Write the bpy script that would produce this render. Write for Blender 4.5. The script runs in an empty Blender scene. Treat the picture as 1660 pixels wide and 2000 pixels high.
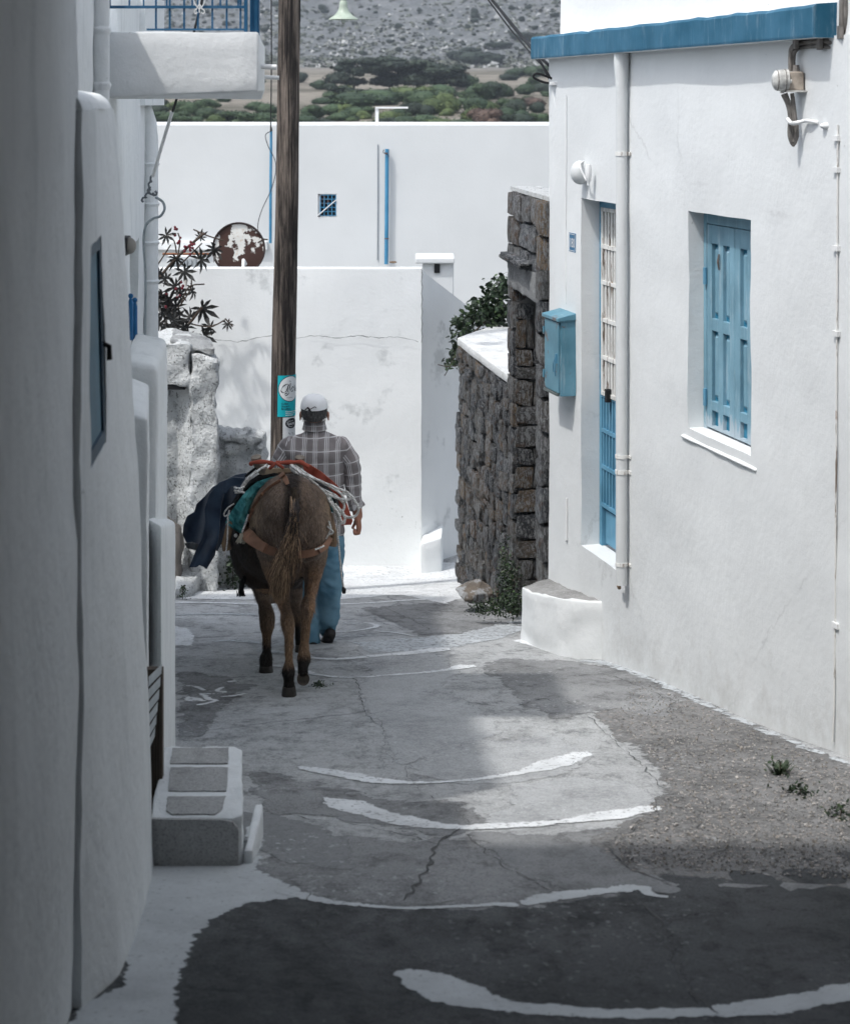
import bpy, bmesh, math, random
import numpy as np
from mathutils import Vector, Matrix, noise, Euler
from mathutils.geometry import delaunay_2d_cdt

rnd = random.Random(7)
SC = bpy.context.scene
COL = SC.collection

# ------------------------------------------------------------------ camera, world, sun, exposure
cam_d = bpy.data.cameras.new("camera")
cam = bpy.data.objects.new("camera", cam_d)
COL.objects.link(cam)
cam.location = (0, 0, 0)
cam.rotation_euler = (math.radians(90), 0, 0)
cam_d.sensor_fit = 'VERTICAL'
cam_d.sensor_height = 36.0
cam_d.lens = 64.8
cam_d.shift_y = -0.4
cam_d.clip_start = 0.05
cam_d.clip_end = 4000
cam_d.dof.use_dof = True
cam_d.dof.focus_distance = 11.8
cam_d.dof.aperture_fstop = 5.2
SC.camera = cam

SUN_H = Vector((0.76, 0.65, 0)).normalized()     # horizontal travel direction of the light
SUN_EL = math.radians(60)
world = bpy.data.worlds.new("World")
SC.world = world
world.use_nodes = True
wn = world.node_tree
sky = wn.nodes.new("ShaderNodeTexSky")
sky.sky_type = 'NISHITA'
sky.sun_disc = False
sky.sun_elevation = SUN_EL
sky.sun_rotation = math.atan2(-SUN_H.x, -SUN_H.y)
sky.air_density = 1.0
sky.dust_density = 2.5
sky.ozone_density = 1.0
bgn = wn.nodes["Background"]
bgn.inputs[1].default_value = 0.15
hs = wn.nodes.new("ShaderNodeHueSaturation")
hs.inputs['Saturation'].default_value = 0.42      # thin high haze
wn.links.new(sky.outputs[0], hs.inputs['Color'])
wn.links.new(hs.outputs[0], bgn.inputs[0])

sd = bpy.data.lights.new("sun", 'SUN')
sd.energy = 1.6
sd.angle = math.radians(1.6)
sd.color = (1.0, 0.975, 0.94)
sun = bpy.data.objects.new("sun", sd)
COL.objects.link(sun)
travel = Vector((SUN_H.x * math.cos(SUN_EL), SUN_H.y * math.cos(SUN_EL), -math.sin(SUN_EL)))
sun.rotation_euler = travel.to_track_quat('-Z', 'Y').to_euler()
sun.location = (-6, -4, 9)

SC.view_settings.view_transform = 'Standard'
SC.view_settings.look = 'None'
SC.view_settings.gamma = 1
SC.view_settings.use_curve_mapping = False
SC.view_settings.exposure = 0.93
SC.render.engine = 'CYCLES'
SC.cycles.use_denoising = True
SC.cycles.max_bounces = 8
SC.cycles.diffuse_bounces = 6
SC.cycles.transparent_max_bounces = 8

# ------------------------------------------------------------------ helpers
F = 3600.0
CX, CY = 830.0, 200.0
def P(px, py, d):
    "the point at depth d seen at (px, py) of the photograph"
    return Vector(((px - CX) / F * d, d, (CY - py) / F * d))

def wloc(o):
    v = Vector((0, 0, 0))
    while o is not None:
        v += o.location
        o = o.parent
    return v

def tag(o, label=None, cat=None, group=None, kind=None):
    if label: o['label'] = label
    if cat: o['category'] = cat
    if group: o['group'] = group
    if kind: o['kind'] = kind
    return o

def empty(name, loc, label, cat, group=None):
    o = bpy.data.objects.new(name, None)
    COL.objects.link(o)
    o.location = loc
    o.empty_display_size = 0.1
    return tag(o, label, cat, group)

def link(name, me, mats=None, parent=None, kind=None, smooth=False, origin=None):
    "me has world coordinates; it is moved to its parent's (or its own) base"
    if mats is not None and not isinstance(mats, (list, tuple)):
        mats = [mats]
    for m in (mats or []):
        me.materials.append(m)
    if smooth:
        me.polygons.foreach_set('use_smooth', [True] * len(me.polygons))
        if len(me.polygons) < 30000:
            bm = bmesh.new(); bm.from_mesh(me)
            for e in bm.edges:
                if len(e.link_faces) == 2 and e.calc_face_angle(0) > .85: e.smooth = False
            bm.to_mesh(me); bm.free()
    o = bpy.data.objects.new(name, me)
    COL.objects.link(o)
    if origin is None and parent is None and len(me.vertices):
        co = np.empty(len(me.vertices) * 3); me.vertices.foreach_get('co', co); co = co.reshape(-1, 3)
        lo, hi = co.min(0), co.max(0)
        origin = Vector(((lo[0] + hi[0]) / 2, (lo[1] + hi[1]) / 2, lo[2]))
    if parent is not None:
        base = wloc(parent)
        og = Vector(origin) if origin is not None else base
        me.transform(Matrix.Translation(-og))
        o.parent = parent
        o.location = og - base
    else:
        og = Vector(origin) if origin is not None else Vector((0, 0, 0))
        me.transform(Matrix.Translation(-og))
        o.location = og
    if kind: o['kind'] = kind
    me.update()
    return o

class MB:
    "collects geometry for ONE mesh object"
    def __init__(s): s.v = []; s.f = []; s.mi = []
    def add(s, vs, fs, m=0):
        b = len(s.v)
        s.v.extend([tuple(q) for q in vs])
        s.f.extend([tuple(i + b for i in q) for q in fs])
        s.mi.extend([m] * len(fs))
        return s
    def hexa(s, c, m=0):
        "c: 8 corners, bottom 4 counter-clockwise then top 4"
        return s.add(c, [(3, 2, 1, 0), (4, 5, 6, 7), (0, 1, 5, 4), (1, 2, 6, 5), (2, 3, 7, 6), (3, 0, 4, 7)], m)
    def box(s, x0, x1, y0, y1, z0, z1, m=0, fr=None):
        c = [(x0, y0, z0), (x1, y0, z0), (x1, y1, z0), (x0, y1, z0), (x0, y0, z1), (x1, y0, z1), (x1, y1, z1), (x0, y1, z1)]
        if fr: c = [fr(*q) for q in c]
        return s.hexa(c, m)
    def tube(s, pts, r, n=8, m=0, caps=True):
        pts = [Vector(p) for p in pts]
        rr = r if isinstance(r, (list, tuple)) else [r] * len(pts)
        vs = []; fs = []
        up = None
        for i, p in enumerate(pts):
            t = (pts[min(i + 1, len(pts) - 1)] - pts[max(i - 1, 0)])
            t = t.normalized() if t.length > 1e-9 else Vector((0, 0, 1))
            if up is None:
                up = t.cross(Vector((0, 0, 1)))
                if up.length < .1: up = t.cross(Vector((1, 0, 0)))
                up.normalize()
            else:
                up = (up - t * up.dot(t))
                if up.length < 1e-6: up = t.orthogonal()
                up.normalize()
            w = t.cross(up)
            for k in range(n):
                a = 2 * math.pi * k / n
                vs.append(p + (up * math.cos(a) + w * math.sin(a)) * rr[i])
        for i in range(len(pts) - 1):
            for k in range(n):
                a = i * n + k; b = i * n + (k + 1) % n
                fs.append((a, b, b + n, a + n))
        if caps:
            fs.append(tuple(range(n))[::-1]); fs.append(tuple((len(pts) - 1) * n + k for k in range(n)))
        return s.add(vs, fs, m)
    def sphere(s, c, r, nu=12, nv=8, m=0, rot=None):
        r = Vector(r) if not isinstance(r, (int, float)) else Vector((r, r, r))
        c = Vector(c); vs = []; fs = []
        for j in range(nv + 1):
            ph = math.pi * j / nv
            for i in range(nu):
                th = 2 * math.pi * i / nu
                q = Vector((r.x * math.sin(ph) * math.cos(th), r.y * math.sin(ph) * math.sin(th), r.z * math.cos(ph)))
                if rot is not None: q = rot @ q
                vs.append(c + q)
        for j in range(nv):
            for i in range(nu):
                a = j * nu + i; b = j * nu + (i + 1) % nu
                fs.append((a, a + nu, b + nu, b))
        return s.add(vs, fs, m)
    def mesh(s, name, weld=True):
        me = bpy.data.meshes.new(name)
        me.from_pydata(s.v, [], s.f)
        me.polygons.foreach_set('material_index', s.mi)
        if weld:
            bm = bmesh.new(); bm.from_mesh(me)
            bmesh.ops.remove_doubles(bm, verts=bm.verts, dist=1e-5)
            bmesh.ops.dissolve_degenerate(bm, edges=bm.edges, dist=1e-6)
            bm.to_mesh(me); bm.free()
        return me
    def build(s, name, mats, parent=None, bevel=0, seg=2, smooth=False, kind=None, weld=True, origin=None, rough=0, rscale=6, sub=0, outward=False):
        me = s.mesh(name, weld)
        if bevel or rough or outward:
            bm = bmesh.new(); bm.from_mesh(me)
            if outward: bmesh.ops.recalc_face_normals(bm, faces=bm.faces)
            if bevel:
                es = [e for e in bm.edges if len(e.link_faces) == 2 and e.calc_face_angle(0) > .5]
                bmesh.ops.bevel(bm, geom=es, offset=bevel, segments=seg, profile=.5, affect='EDGES', clamp_overlap=True)
            if rough:
                for _ in range(30):
                    es = [e for e in bm.edges if e.calc_length() > (sub or .1)]
                    if not es: break
                    bmesh.ops.subdivide_edges(bm, edges=es, cuts=1, use_grid_fill=True)
                    if len(bm.verts) > 60000: break
                bmesh.ops.triangulate(bm, faces=[f for f in bm.faces if len(f.verts) > 4])
                bm.normal_update()
                disp = []
                for v in bm.verts:
                    q = v.co * rscale
                    disp.append(v.normal * rough * (noise.noise(q) + .5 * noise.noise(q * 2.7)))
                for v, dv in zip(bm.verts, disp): v.co += dv
            bm.to_mesh(me); bm.free()
        return link(name, me, mats, parent, kind, smooth, origin)

def bez(pts, n=10):
    "smooth curve (Catmull-Rom) through the points"
    pts = [Vector(p) for p in pts]
    out = []
    for i in range(len(pts) - 1):
        p0 = pts[max(i - 1, 0)]; p1 = pts[i]; p2 = pts[i + 1]; p3 = pts[min(i + 2, len(pts) - 1)]
        for k in range(n):
            t = k / n
            out.append(.5 * ((2 * p1) + (-p0 + p2) * t + (2 * p0 - 5 * p1 + 4 * p2 - p3) * t * t + (-p0 + 3 * p1 - 3 * p2 + p3) * t ** 3))
    out.append(pts[-1])
    return out

# ------------------------------------------------------------------ materials
class NT:
    def __init__(s, name, rough=.85, spec=.3, metal=0):
        s.m = bpy.data.materials.new(name); s.m.use_nodes = True
        s.t = s.m.node_tree
        s.b = s.t.nodes["Principled BSDF"]
        s.b.inputs['Roughness'].default_value = rough
        s.b.inputs['Specular IOR Level'].default_value = spec
        s.b.inputs['Metallic'].default_value = metal
        s.out = s.t.nodes["Material Output"]
        s.tc = s.t.nodes.new("ShaderNodeTexCoord")
    def L(s, a, b): s.t.links.new(a, b)
    def n(s, typ, **kw):
        nd = s.t.nodes.new(typ)
        for k, v in kw.items():
            if k.startswith('i_'):
                key = k[2:].replace('_', ' ')
                tgt = nd.inputs[int(key)] if key.isdigit() else nd.inputs[key]
                if hasattr(v, 'is_linked') or isinstance(v, bpy.types.NodeSocket): s.L(v, tgt)
                else: tgt.default_value = v
            else: setattr(nd, k, v)
        return nd
    def map(s, scale=(1, 1, 1), src='Object', loc=(0, 0, 0), rot=(0, 0, 0)):
        return s.n("ShaderNodeMapping", i_Vector=s.tc.outputs[src], i_Scale=scale, i_Location=loc, i_Rotation=rot).outputs[0]
    def noise(s, scale, vec=None, detail=4, rough=.55, dist=0):
        return s.n("ShaderNodeTexNoise", i_Vector=vec if vec is not None else s.tc.outputs['Object'], i_Scale=scale, i_Detail=detail, i_Roughness=rough, i_Distortion=dist).outputs[0]
    def ramp(s, fac, stops, interp='LINEAR'):
        r = s.n("ShaderNodeValToRGB", i_Fac=fac)
        r.color_ramp.interpolation = interp
        e = r.color_ramp.elements
        while len(e) < len(stops): e.new(.5)
        for q, (p, c) in zip(e, stops):
            q.position = p
            if isinstance(c, (int, float)): c = (c, c, c)
            q.color = (c[0], c[1], c[2], 1)
        return r.outputs[0]
    def mix(s, fac, a, b, mode='MIX'):
        r = s.n("ShaderNodeMix", data_type='RGBA', blend_type=mode)
        for k, v in ((0, fac), (6, a), (7, b)):
            if isinstance(v, bpy.types.NodeSocket): s.L(v, r.inputs[k])
            elif k == 0: r.inputs[k].default_value = v
            else:
                if isinstance(v, (int, float)): v = (v, v, v)
                r.inputs[k].default_value = (v[0], v[1], v[2], 1)
        return r.outputs[2]
    def math(s, op, a, b=0.0, clamp=False):
        r = s.n("ShaderNodeMath", operation=op, use_clamp=clamp)
        for k, v in ((0, a), (1, b)):
            if isinstance(v, bpy.types.NodeSocket): s.L(v, r.inputs[k])
            else: r.inputs[k].default_value = v
        return r.outputs[0]
    def bump(s, h, strength=.3, dist=.01, prev=None):
        b = s.n("ShaderNodeBump", i_Height=h, i_Strength=strength, i_Distance=dist)
        if prev is not None: s.L(prev, b.inputs['Normal'])
        return b.outputs[0]
    def done(s, col=None, nrm=None, rough=None, alpha=None):
        if col is not None:
            if isinstance(col, bpy.types.NodeSocket): s.L(col, s.b.inputs['Base Color'])
            else: s.b.inputs['Base Color'].default_value = (*col, 1)
        if nrm is not None: s.L(nrm, s.b.inputs['Normal'])
        if rough is not None: s.L(rough, s.b.inputs['Roughness'])
        if alpha is not None: s.L(alpha, s.b.inputs['Alpha'])
        return s.m

def flat(name, col, rough=.6, spec=.3, metal=0, var=.15, scale=12, bump=0):
    t = NT(name, rough, spec, metal)
    nz = t.noise(scale)
    c = t.mix(t.ramp(nz, [(.3, 0.0), (.7, 1.0)]), tuple(q * (1 - var) for q in col), tuple(min(1, q * (1 + var)) for q in col))
    return t.done(c, t.bump(t.noise(scale * 4), bump, .004) if bump else None)

def whitewash(name, col=(.80, .81, .81), dirt=.25, streak=.2, bump=.35, speck=.5, peel=0.0, grain=1.0, pth=.63, foot=False):
    t = NT(name, .9, .2)
    big = t.noise(.9, detail=5)
    c = t.mix(t.ramp(big, [(.35, 0.0), (.75, 1.0)]), col, tuple(q * (1 - .09) for q in col))
    fine = t.noise(9, detail=6, rough=.7)
    c = t.mix(t.ramp(fine, [(.52, 0.0), (.8, dirt)]), c, (.50, .53, .54))
    st = t.noise(1, vec=t.map((9, 9, .7)), detail=5)
    c = t.mix(t.ramp(st, [(.55, 0.0), (.82, streak)]), c, (.42, .46, .47))
    sp = t.noise(55, detail=2)
    msk = t.math('MULTIPLY', t.ramp(sp, [(.70 if grain < 1.5 else .60, 0.0), (.76 if grain < 1.5 else .66, speck)]), t.ramp(t.noise(1.7 if grain < 1.5 else 5, vec=t.map(loc=(3, 1, 5))), [(.5 if grain < 1.5 else .36, 0.0), (.65 if grain < 1.5 else .5, 1.0)]))
    c = t.mix(msk, c, (.22, .23, .22))
    if peel:
        pn = t.noise(2.2, vec=t.map(loc=(9, 2, 1)), detail=8, rough=.68)
        c = t.mix(t.ramp(pn, [(pth, 0.0), (pth + .07, peel)]), c, (.36, .38, .38))
    if foot:
        s3 = t.n('ShaderNodeSeparateXYZ', i_0=t.tc.outputs['Object'])
        hh = t.math('ADD', t.math('ADD', s3.outputs[2], t.math('MULTIPLY', s3.outputs[1], .16)), -.1)
        lo = t.n('ShaderNodeMapRange', i_Value=hh, i_1=.0, i_2=.55, i_3=.34, i_4=0.0).outputs[0]
        nn = t.noise(7, vec=t.map((1, 1, .8), loc=(6, 1, 2)), detail=9, rough=.75)
        c = t.mix(t.ramp(t.math('ADD', nn, lo), [(.68, 0.0), (.90, .5)]), c, (.46, .46, .445))
        # hairline cracks and old repair outlines
        wv = t.n("ShaderNodeVectorMath", operation='ADD', i_0=t.tc.outputs['Object'], i_1=t.n("ShaderNodeVectorMath", operation='SCALE', i_0=t.n("ShaderNodeTexNoise", i_Scale=3.0, i_Detail=8, i_Roughness=.7).outputs['Color'], i_Scale=.6).outputs[0]).outputs[0]
        vc = t.n("ShaderNodeTexVoronoi", feature='DISTANCE_TO_EDGE', i_Scale=.55, i_Vector=wv)
        cm = t.math('MULTIPLY', t.ramp(vc.outputs['Distance'], [(.0, 1.0), (.006, 0.0)]), t.ramp(t.noise(1.1, detail=3), [(.52, 0.0), (.62, .4)]))
        c = t.mix(cm, c, (.40, .41, .41))
        pt = t.noise(1.6, vec=t.map(loc=(3, 8, 4)), detail=2)
        c = t.mix(t.ramp(pt, [(.52, 0.0), (.56, .25)]), c, tuple(min(.82, q * 1.06) for q in col))
    h = t.bump(t.noise(3.2, detail=3), bump * .6, .05)
    h = t.bump(t.noise(26, detail=5, rough=.7), bump * grain, .012 if grain < 1.5 else .03, h)
    if grain > 1.5:
        cv = t.n('ShaderNodeTexVoronoi', feature='DISTANCE_TO_EDGE', i_Scale=9, i_Vector=t.n('ShaderNodeVectorMath', operation='ADD', i_0=t.tc.outputs['Object'], i_1=t.n('ShaderNodeVectorMath', operation='SCALE', i_0=t.n('ShaderNodeTexNoise', i_Scale=9, i_Detail=6).outputs['Color'], i_Scale=.16).outputs[0]).outputs[0])
        ck = t.math('MULTIPLY', t.ramp(cv.outputs['Distance'], [(0.0, 1.0), (.05, 0.0)]), t.ramp(t.noise(6, vec=t.map(loc=(2, 9, 9))), [(.46, 0.0), (.58, .8)]))
        c = t.mix(ck, c, (.17, .175, .175)); h = t.bump(ck, -.8, .02, h)
    return t.done(c, h)

MAT = {}
MAT['wall'] = whitewash('whitewashed_plaster', col=(.72, .74, .745), dirt=.16, streak=.12, bump=.26, speck=.5)
MAT['wall_right'] = whitewash('right_house_plaster', col=(.69, .71, .715), dirt=.10, streak=.07, bump=.22, speck=.6, foot=True)
MAT['pipe_white'] = whitewash('painted_pipe', col=(.62, .64, .645), dirt=.25, streak=.2, bump=.2, speck=.6)
MAT['wall_left'] = whitewash('weathered_whitewash', col=(.77, .795, .80), dirt=.4, streak=.5, bump=.5, speck=.8)
MAT['wall_old'] = whitewash('old_patchy_whitewash', col=(.80, .82, .82), dirt=.10, streak=.08, bump=.25, speck=.9, peel=.45, pth=.58)
MAT['wall_far'] = whitewash('far_whitewash', col=(.61, .63, .635), dirt=.05, streak=.05, bump=.12, speck=.25)
MAT['rubble_white'] = whitewash('whitewashed_rubble', col=(.70, .72, .72), dirt=.65, streak=.45, bump=.9, speck=1.0, peel=.6, grain=1.6)
MAT['dark'] = flat('dark_interior', (.015, .016, .018), .9)
MAT['black'] = flat('black_cable', (.012, .013, .015), .5)

def blue_paint(name, col, wear=.5, rust=0.0, rough=.55, foot=0):
    t = NT(name, rough, .35)
    c = t.mix(t.ramp(t.noise(4, detail=5), [(.35, 0.0), (.7, 1.0)]), col, tuple(min(1, q * 1.35 + .03) for q in col))
    w = t.noise(1, vec=t.map((22, 22, 3)), detail=6, rough=.7)
    c = t.mix(t.ramp(w, [(.55, 0.0), (.72, wear)]), c, (.45, .55, .60))
    if foot:
        sp = t.n('ShaderNodeSeparateXYZ', i_0=t.tc.outputs['Object']).outputs[2]
        m_ = t.math('MULTIPLY', t.ramp(sp, [(0.0, 0.0), (1.0, 1.0)]), 1.0)
        lo = t.n('ShaderNodeMapRange', i_Value=sp, i_1=1.52, i_2=1.80, i_3=.55, i_4=0.0).outputs[0]
        w2 = t.noise(1, vec=t.map((16, 16, 4), loc=(2, 2, 2)), detail=7, rough=.75)
        c = t.mix(t.math('MULTIPLY', t.ramp(t.math('ADD', w2, lo), [(.80, 0.0), (.90, 1.0)]), foot), c, (.40, .47, .52))
    if rust:
        r = t.noise(6, vec=t.map(loc=(4, 4, 4)), detail=7, rough=.75)
        c = t.mix(t.ramp(r, [(.60, 0.0), (.64, rust)]), c, (.16, .07, .035))
    return t.done(c, t.bump(t.noise(1, vec=t.map((60, 60, 8)), detail=3), .25, .003))
MAT['cornice_blue'] = blue_paint('cornice_blue_paint', (.004, .080, .145), wear=.3)
MAT['shutter_blue'] = blue_paint('shutter_blue_paint', (.135, .265, .34), wear=.65, foot=.85)
MAT['shutter_deep'] = blue_paint('shutter_deep_blue', (.016, .155, .25), wear=.1)
MAT['door_blue'] = blue_paint('door_grey_blue', (.075, .22, .33), wear=.2)
MAT['box_blue'] = blue_paint('cabinet_blue_metal', (.075, .195, .26), wear=.4, rust=.7, rough=.45)
MAT['rail_blue'] = blue_paint('railing_blue', (.008, .075, .16), wear=.1)
MAT['pipe_blue'] = blue_paint('pipe_blue', (.03, .17, .30), wear=.2, rust=.9)
MAT['gate_blue'] = blue_paint('gate_bright_blue', (.004, .10, .25), wear=.05)
MAT['white_metal'] = flat('white_painted_metal', (.72, .73, .73), .5, var=.06)
t = NT('peeling_white_metal', .6)
c = t.mix(t.ramp(t.noise(1, vec=t.map((40, 40, 5)), detail=6, rough=.7), [(.54, 0.0), (.60, 1.0)]), (.70, .70, .68), (.20, .16, .13))
c = t.mix(t.ramp(t.noise(3, vec=t.map((9, 9, 2), loc=(1, 2, 3)), detail=5), [(.64, 0.0), (.70, 1.0)]), c, (.22, .09, .03))
MAT['peel_metal'] = t.done(c)

# ------------------------------------------------------------------ ground
def zg(x, y):
    if y < 16.6: b = -1.6 - .16 * y
    else:
        b = -1.6 - .16 * 16.6 - .03 * (y - 16.6)
    return b + .010 * math.sin(1.3 * x + .7 * y) + .008 * math.sin(2.1 * y - 1.7 * x + 1)
def G(px, py, lift=0.0):
    d = 1.6 / max((py - CY) / F - .16, .02)
    d = min(d, 40)
    for _ in range(12):
        x = (px - CX) / F * d
        err = zg(x, d) + lift + (py - CY) / F * d
        d -= err / ((py - CY) / F - (.16 if d < 16.6 else .03))
    return Vector(((px - CX) / F * d, d, zg((px - CX) / F * d, d) + lift))

def soft_edge(t, scale=22, wear=None):
    e = t.n("ShaderNodeAttribute", attribute_name='inside').outputs['Fac']
    nz = t.noise(scale, detail=7, rough=.72, vec=t.map(loc=(7, 3, 0)))
    v = t.math('ADD', t.math('MULTIPLY', e, 1.1), t.math('MULTIPLY', t.math('SUBTRACT', nz, .5), 3.4))
    al = t.ramp(v, [(.30, 0.0), (.42, 1.0)])
    if wear is not None: al = t.math('MULTIPLY', al, wear)
    return al
def concrete(name, base, dark, light, pebble=0.0, crack=1.0, rough=.85, bump=1.0, fleck=.7, edge=False, mottle=.6):
    t = NT(name, rough, .25)
    v = t.map((1, .45, 1))
    c = t.mix(t.ramp(t.noise(1.1, vec=t.map((1, .6, 1), loc=(2, 7, 0)), detail=6, rough=.6), [(.36, 0.0), (.62, 1.0)]), base, light)
    c = t.mix(t.ramp(t.noise(2.3, vec=t.map((1, .8, 1), loc=(11, 3, 0)), detail=8, rough=.72), [(.50, 0.0), (.68, .9)]), c, dark)
    c = t.mix(t.ramp(t.noise(38, detail=4, rough=.7), [(.38, 0.0), (.72, .55)]), c, tuple(q * 1.5 for q in base))
    c = t.mix(t.ramp(t.noise(120, detail=2), [(.50, 0.0), (.74, .55)]), c, tuple(q * .4 for q in dark))
    c = t.mix(t.ramp(t.noise(1, vec=t.map((9, 5.5, 9), loc=(1, 1, 8)), detail=10, rough=.78), [(.50, 0.0), (.66, .8 * mottle)]), c, tuple(q * .85 for q in dark))
    c = t.mix(t.ramp(t.noise(1, vec=t.map((3.6, 2.2, 3), loc=(21, 5, 8)), detail=9, rough=.75), [(.54, 0.0), (.62, .6 * mottle)]), c, tuple(min(.7, q * 1.35) for q in base))
    h = None
    # light flecks (old whitewash) in scattered spots
    fl = t.math('MULTIPLY', t.ramp(t.noise(34, vec=t.map((1, .6, 1), loc=(5, 5, 5)), detail=5), [(.60, 0.0), (.66, fleck)]), t.ramp(t.noise(1.4, vec=t.map(loc=(0, 9, 0))), [(.45, 0.0), (.62, 1.0)]))
    c = t.mix(fl, c, (.55, .57, .58))
    if pebble:
        vo = t.n("ShaderNodeTexVoronoi", i_Scale=34, i_Vector=t.tc.outputs['Object'])
        pc = t.ramp(vo.outputs['Color'], [(.0, tuple(q * .5 for q in base)), (.5, base), (.8, (.38, .34, .31)), (1.0, (.6, .58, .56))])
        pm = t.math('MULTIPLY', t.ramp(vo.outputs['Distance'], [(.25, 1.0), (.42, 0.0)]), pebble)
        c = t.mix(pm, c, pc)
        h = t.bump(t.ramp(vo.outputs['Distance'], [(.1, 1.0), (.55, 0.0)]), .8 * pebble, .012)
    if crack:
        wp = t.n("ShaderNodeVectorMath", operation='ADD', i_0=t.tc.outputs['Object'], i_1=t.n("ShaderNodeVectorMath", operation='SCALE', i_0=t.n("ShaderNodeTexNoise", i_Scale=2.2, i_Detail=7, i_Roughness=.72).outputs['Color'], i_Scale=.75).outputs[0]).outputs[0]
        vc = t.n("ShaderNodeTexVoronoi", feature='DISTANCE_TO_EDGE', i_Scale=.62, i_Vector=wp)
        cm = t.math('MULTIPLY', t.ramp(vc.outputs['Distance'], [(.0, 1.0), (.010, 0.0)]), t.ramp(t.noise(.9, detail=3), [(.45, 0.0), (.55, crack)]))
        c = t.mix(cm, c, (.03, .032, .033))
        h = t.bump(cm, -.6, .02, h)
    h = t.bump(t.noise(14, detail=8, rough=.75), .75 * bump, .04, h)
    h = t.bump(t.noise(70, detail=5, rough=.7), .5 * bump, .010, h)
    return t.done(c, h, alpha=soft_edge(t, 9) if edge else None)
MAT['concrete'] = concrete('worn_concrete', (.42, .43, .435), (.15, .154, .155), (.52, .53, .53), crack=.5, mottle=1.0)
MAT['cement_smooth'] = concrete('smooth_cement_patch', (.36, .37, .375), (.22, .225, .23), (.44, .45, .455), crack=.3, bump=.6, mottle=.35, edge=True)
MAT['cement_light'] = concrete('light_cement_patch', (.36, .37, .375), (.22, .225, .23), (.44, .45, .455), crack=.3, bump=.6, mottle=.35, edge=True)
MAT['cement_dark_shade'] = concrete('shaded_dark_concrete', (.078, .083, .086), (.028, .030, .032), (.155, .16, .165), crack=.4, mottle=.9, bump=1.1, fleck=.25, edge=True)  # foreground shade put into the colour, on top of really dark concrete
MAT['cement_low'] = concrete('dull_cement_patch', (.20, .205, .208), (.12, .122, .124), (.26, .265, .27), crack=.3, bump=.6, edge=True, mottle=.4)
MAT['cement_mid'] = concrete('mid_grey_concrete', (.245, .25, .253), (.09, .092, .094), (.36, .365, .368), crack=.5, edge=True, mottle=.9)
MAT['aggregate'] = concrete('exposed_aggregate', (.19, .19, .188), (.07, .07, .07), (.30, .298, .295), pebble=.9, crack=.5, edge=True)

def paint(name, col, thr=.60, width=.05):
    t = NT(name, .8, .25)
    nz = t.noise(30, detail=6, rough=.7)
    c = t.mix(t.ramp(t.noise(5, detail=5), [(.3, 0.0), (.75, 1.0)]), col, tuple(q * .8 for q in col))
    c = t.mix(t.ramp(t.noise(60, detail=3), [(.60, 0.0), (.70, .7)]), c, (.3, .31, .32))
    c = t.mix(t.ramp(t.noise(2.6, detail=8, rough=.7, vec=t.map(loc=(4, 4, 0))), [(.48, 0.0), (.70, .55)]), c, (.33, .34, .35))
    a = t.ramp(nz, [(thr, 1.0), (thr + width, 0.0)])
    return t.done(c, t.bump(t.noise(24, detail=6, rough=.7), .35, .012), alpha=soft_edge(t, 28, a))
MAT['paint'] = paint('white_lime_paint', (.72, .74, .75), .57, .09)
MAT['paint_worn'] = paint('worn_lime_paint', (.50, .53, .55), .52, .08)
MAT['paint_wash'] = paint('pavement_whitewash', (.54, .565, .575), .64, .07)

# street
mb = MB()
xs = np.arange(-3.2, 3.61, .08)
ys = np.concatenate([np.arange(-6, 3, .3), np.arange(3, 17.6, .08), np.arange(17.6, 24.1, .5)])
for y in ys:
    for x in xs:
        mb.v.append((x, y, zg(x, y)))
nx = len(xs)
for j in range(len(ys) - 1):
    for i in range(nx - 1):
        a = j * nx + i
        mb.f.append((a, a + 1, a + nx + 1, a + nx)); mb.mi.append(0)
ground = mb.build('ground', MAT['concrete'], smooth=True, weld=False, kind='structure', origin=(0, 0, 0))
tag(ground, 'worn grey concrete lane sloping down between white houses')

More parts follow.
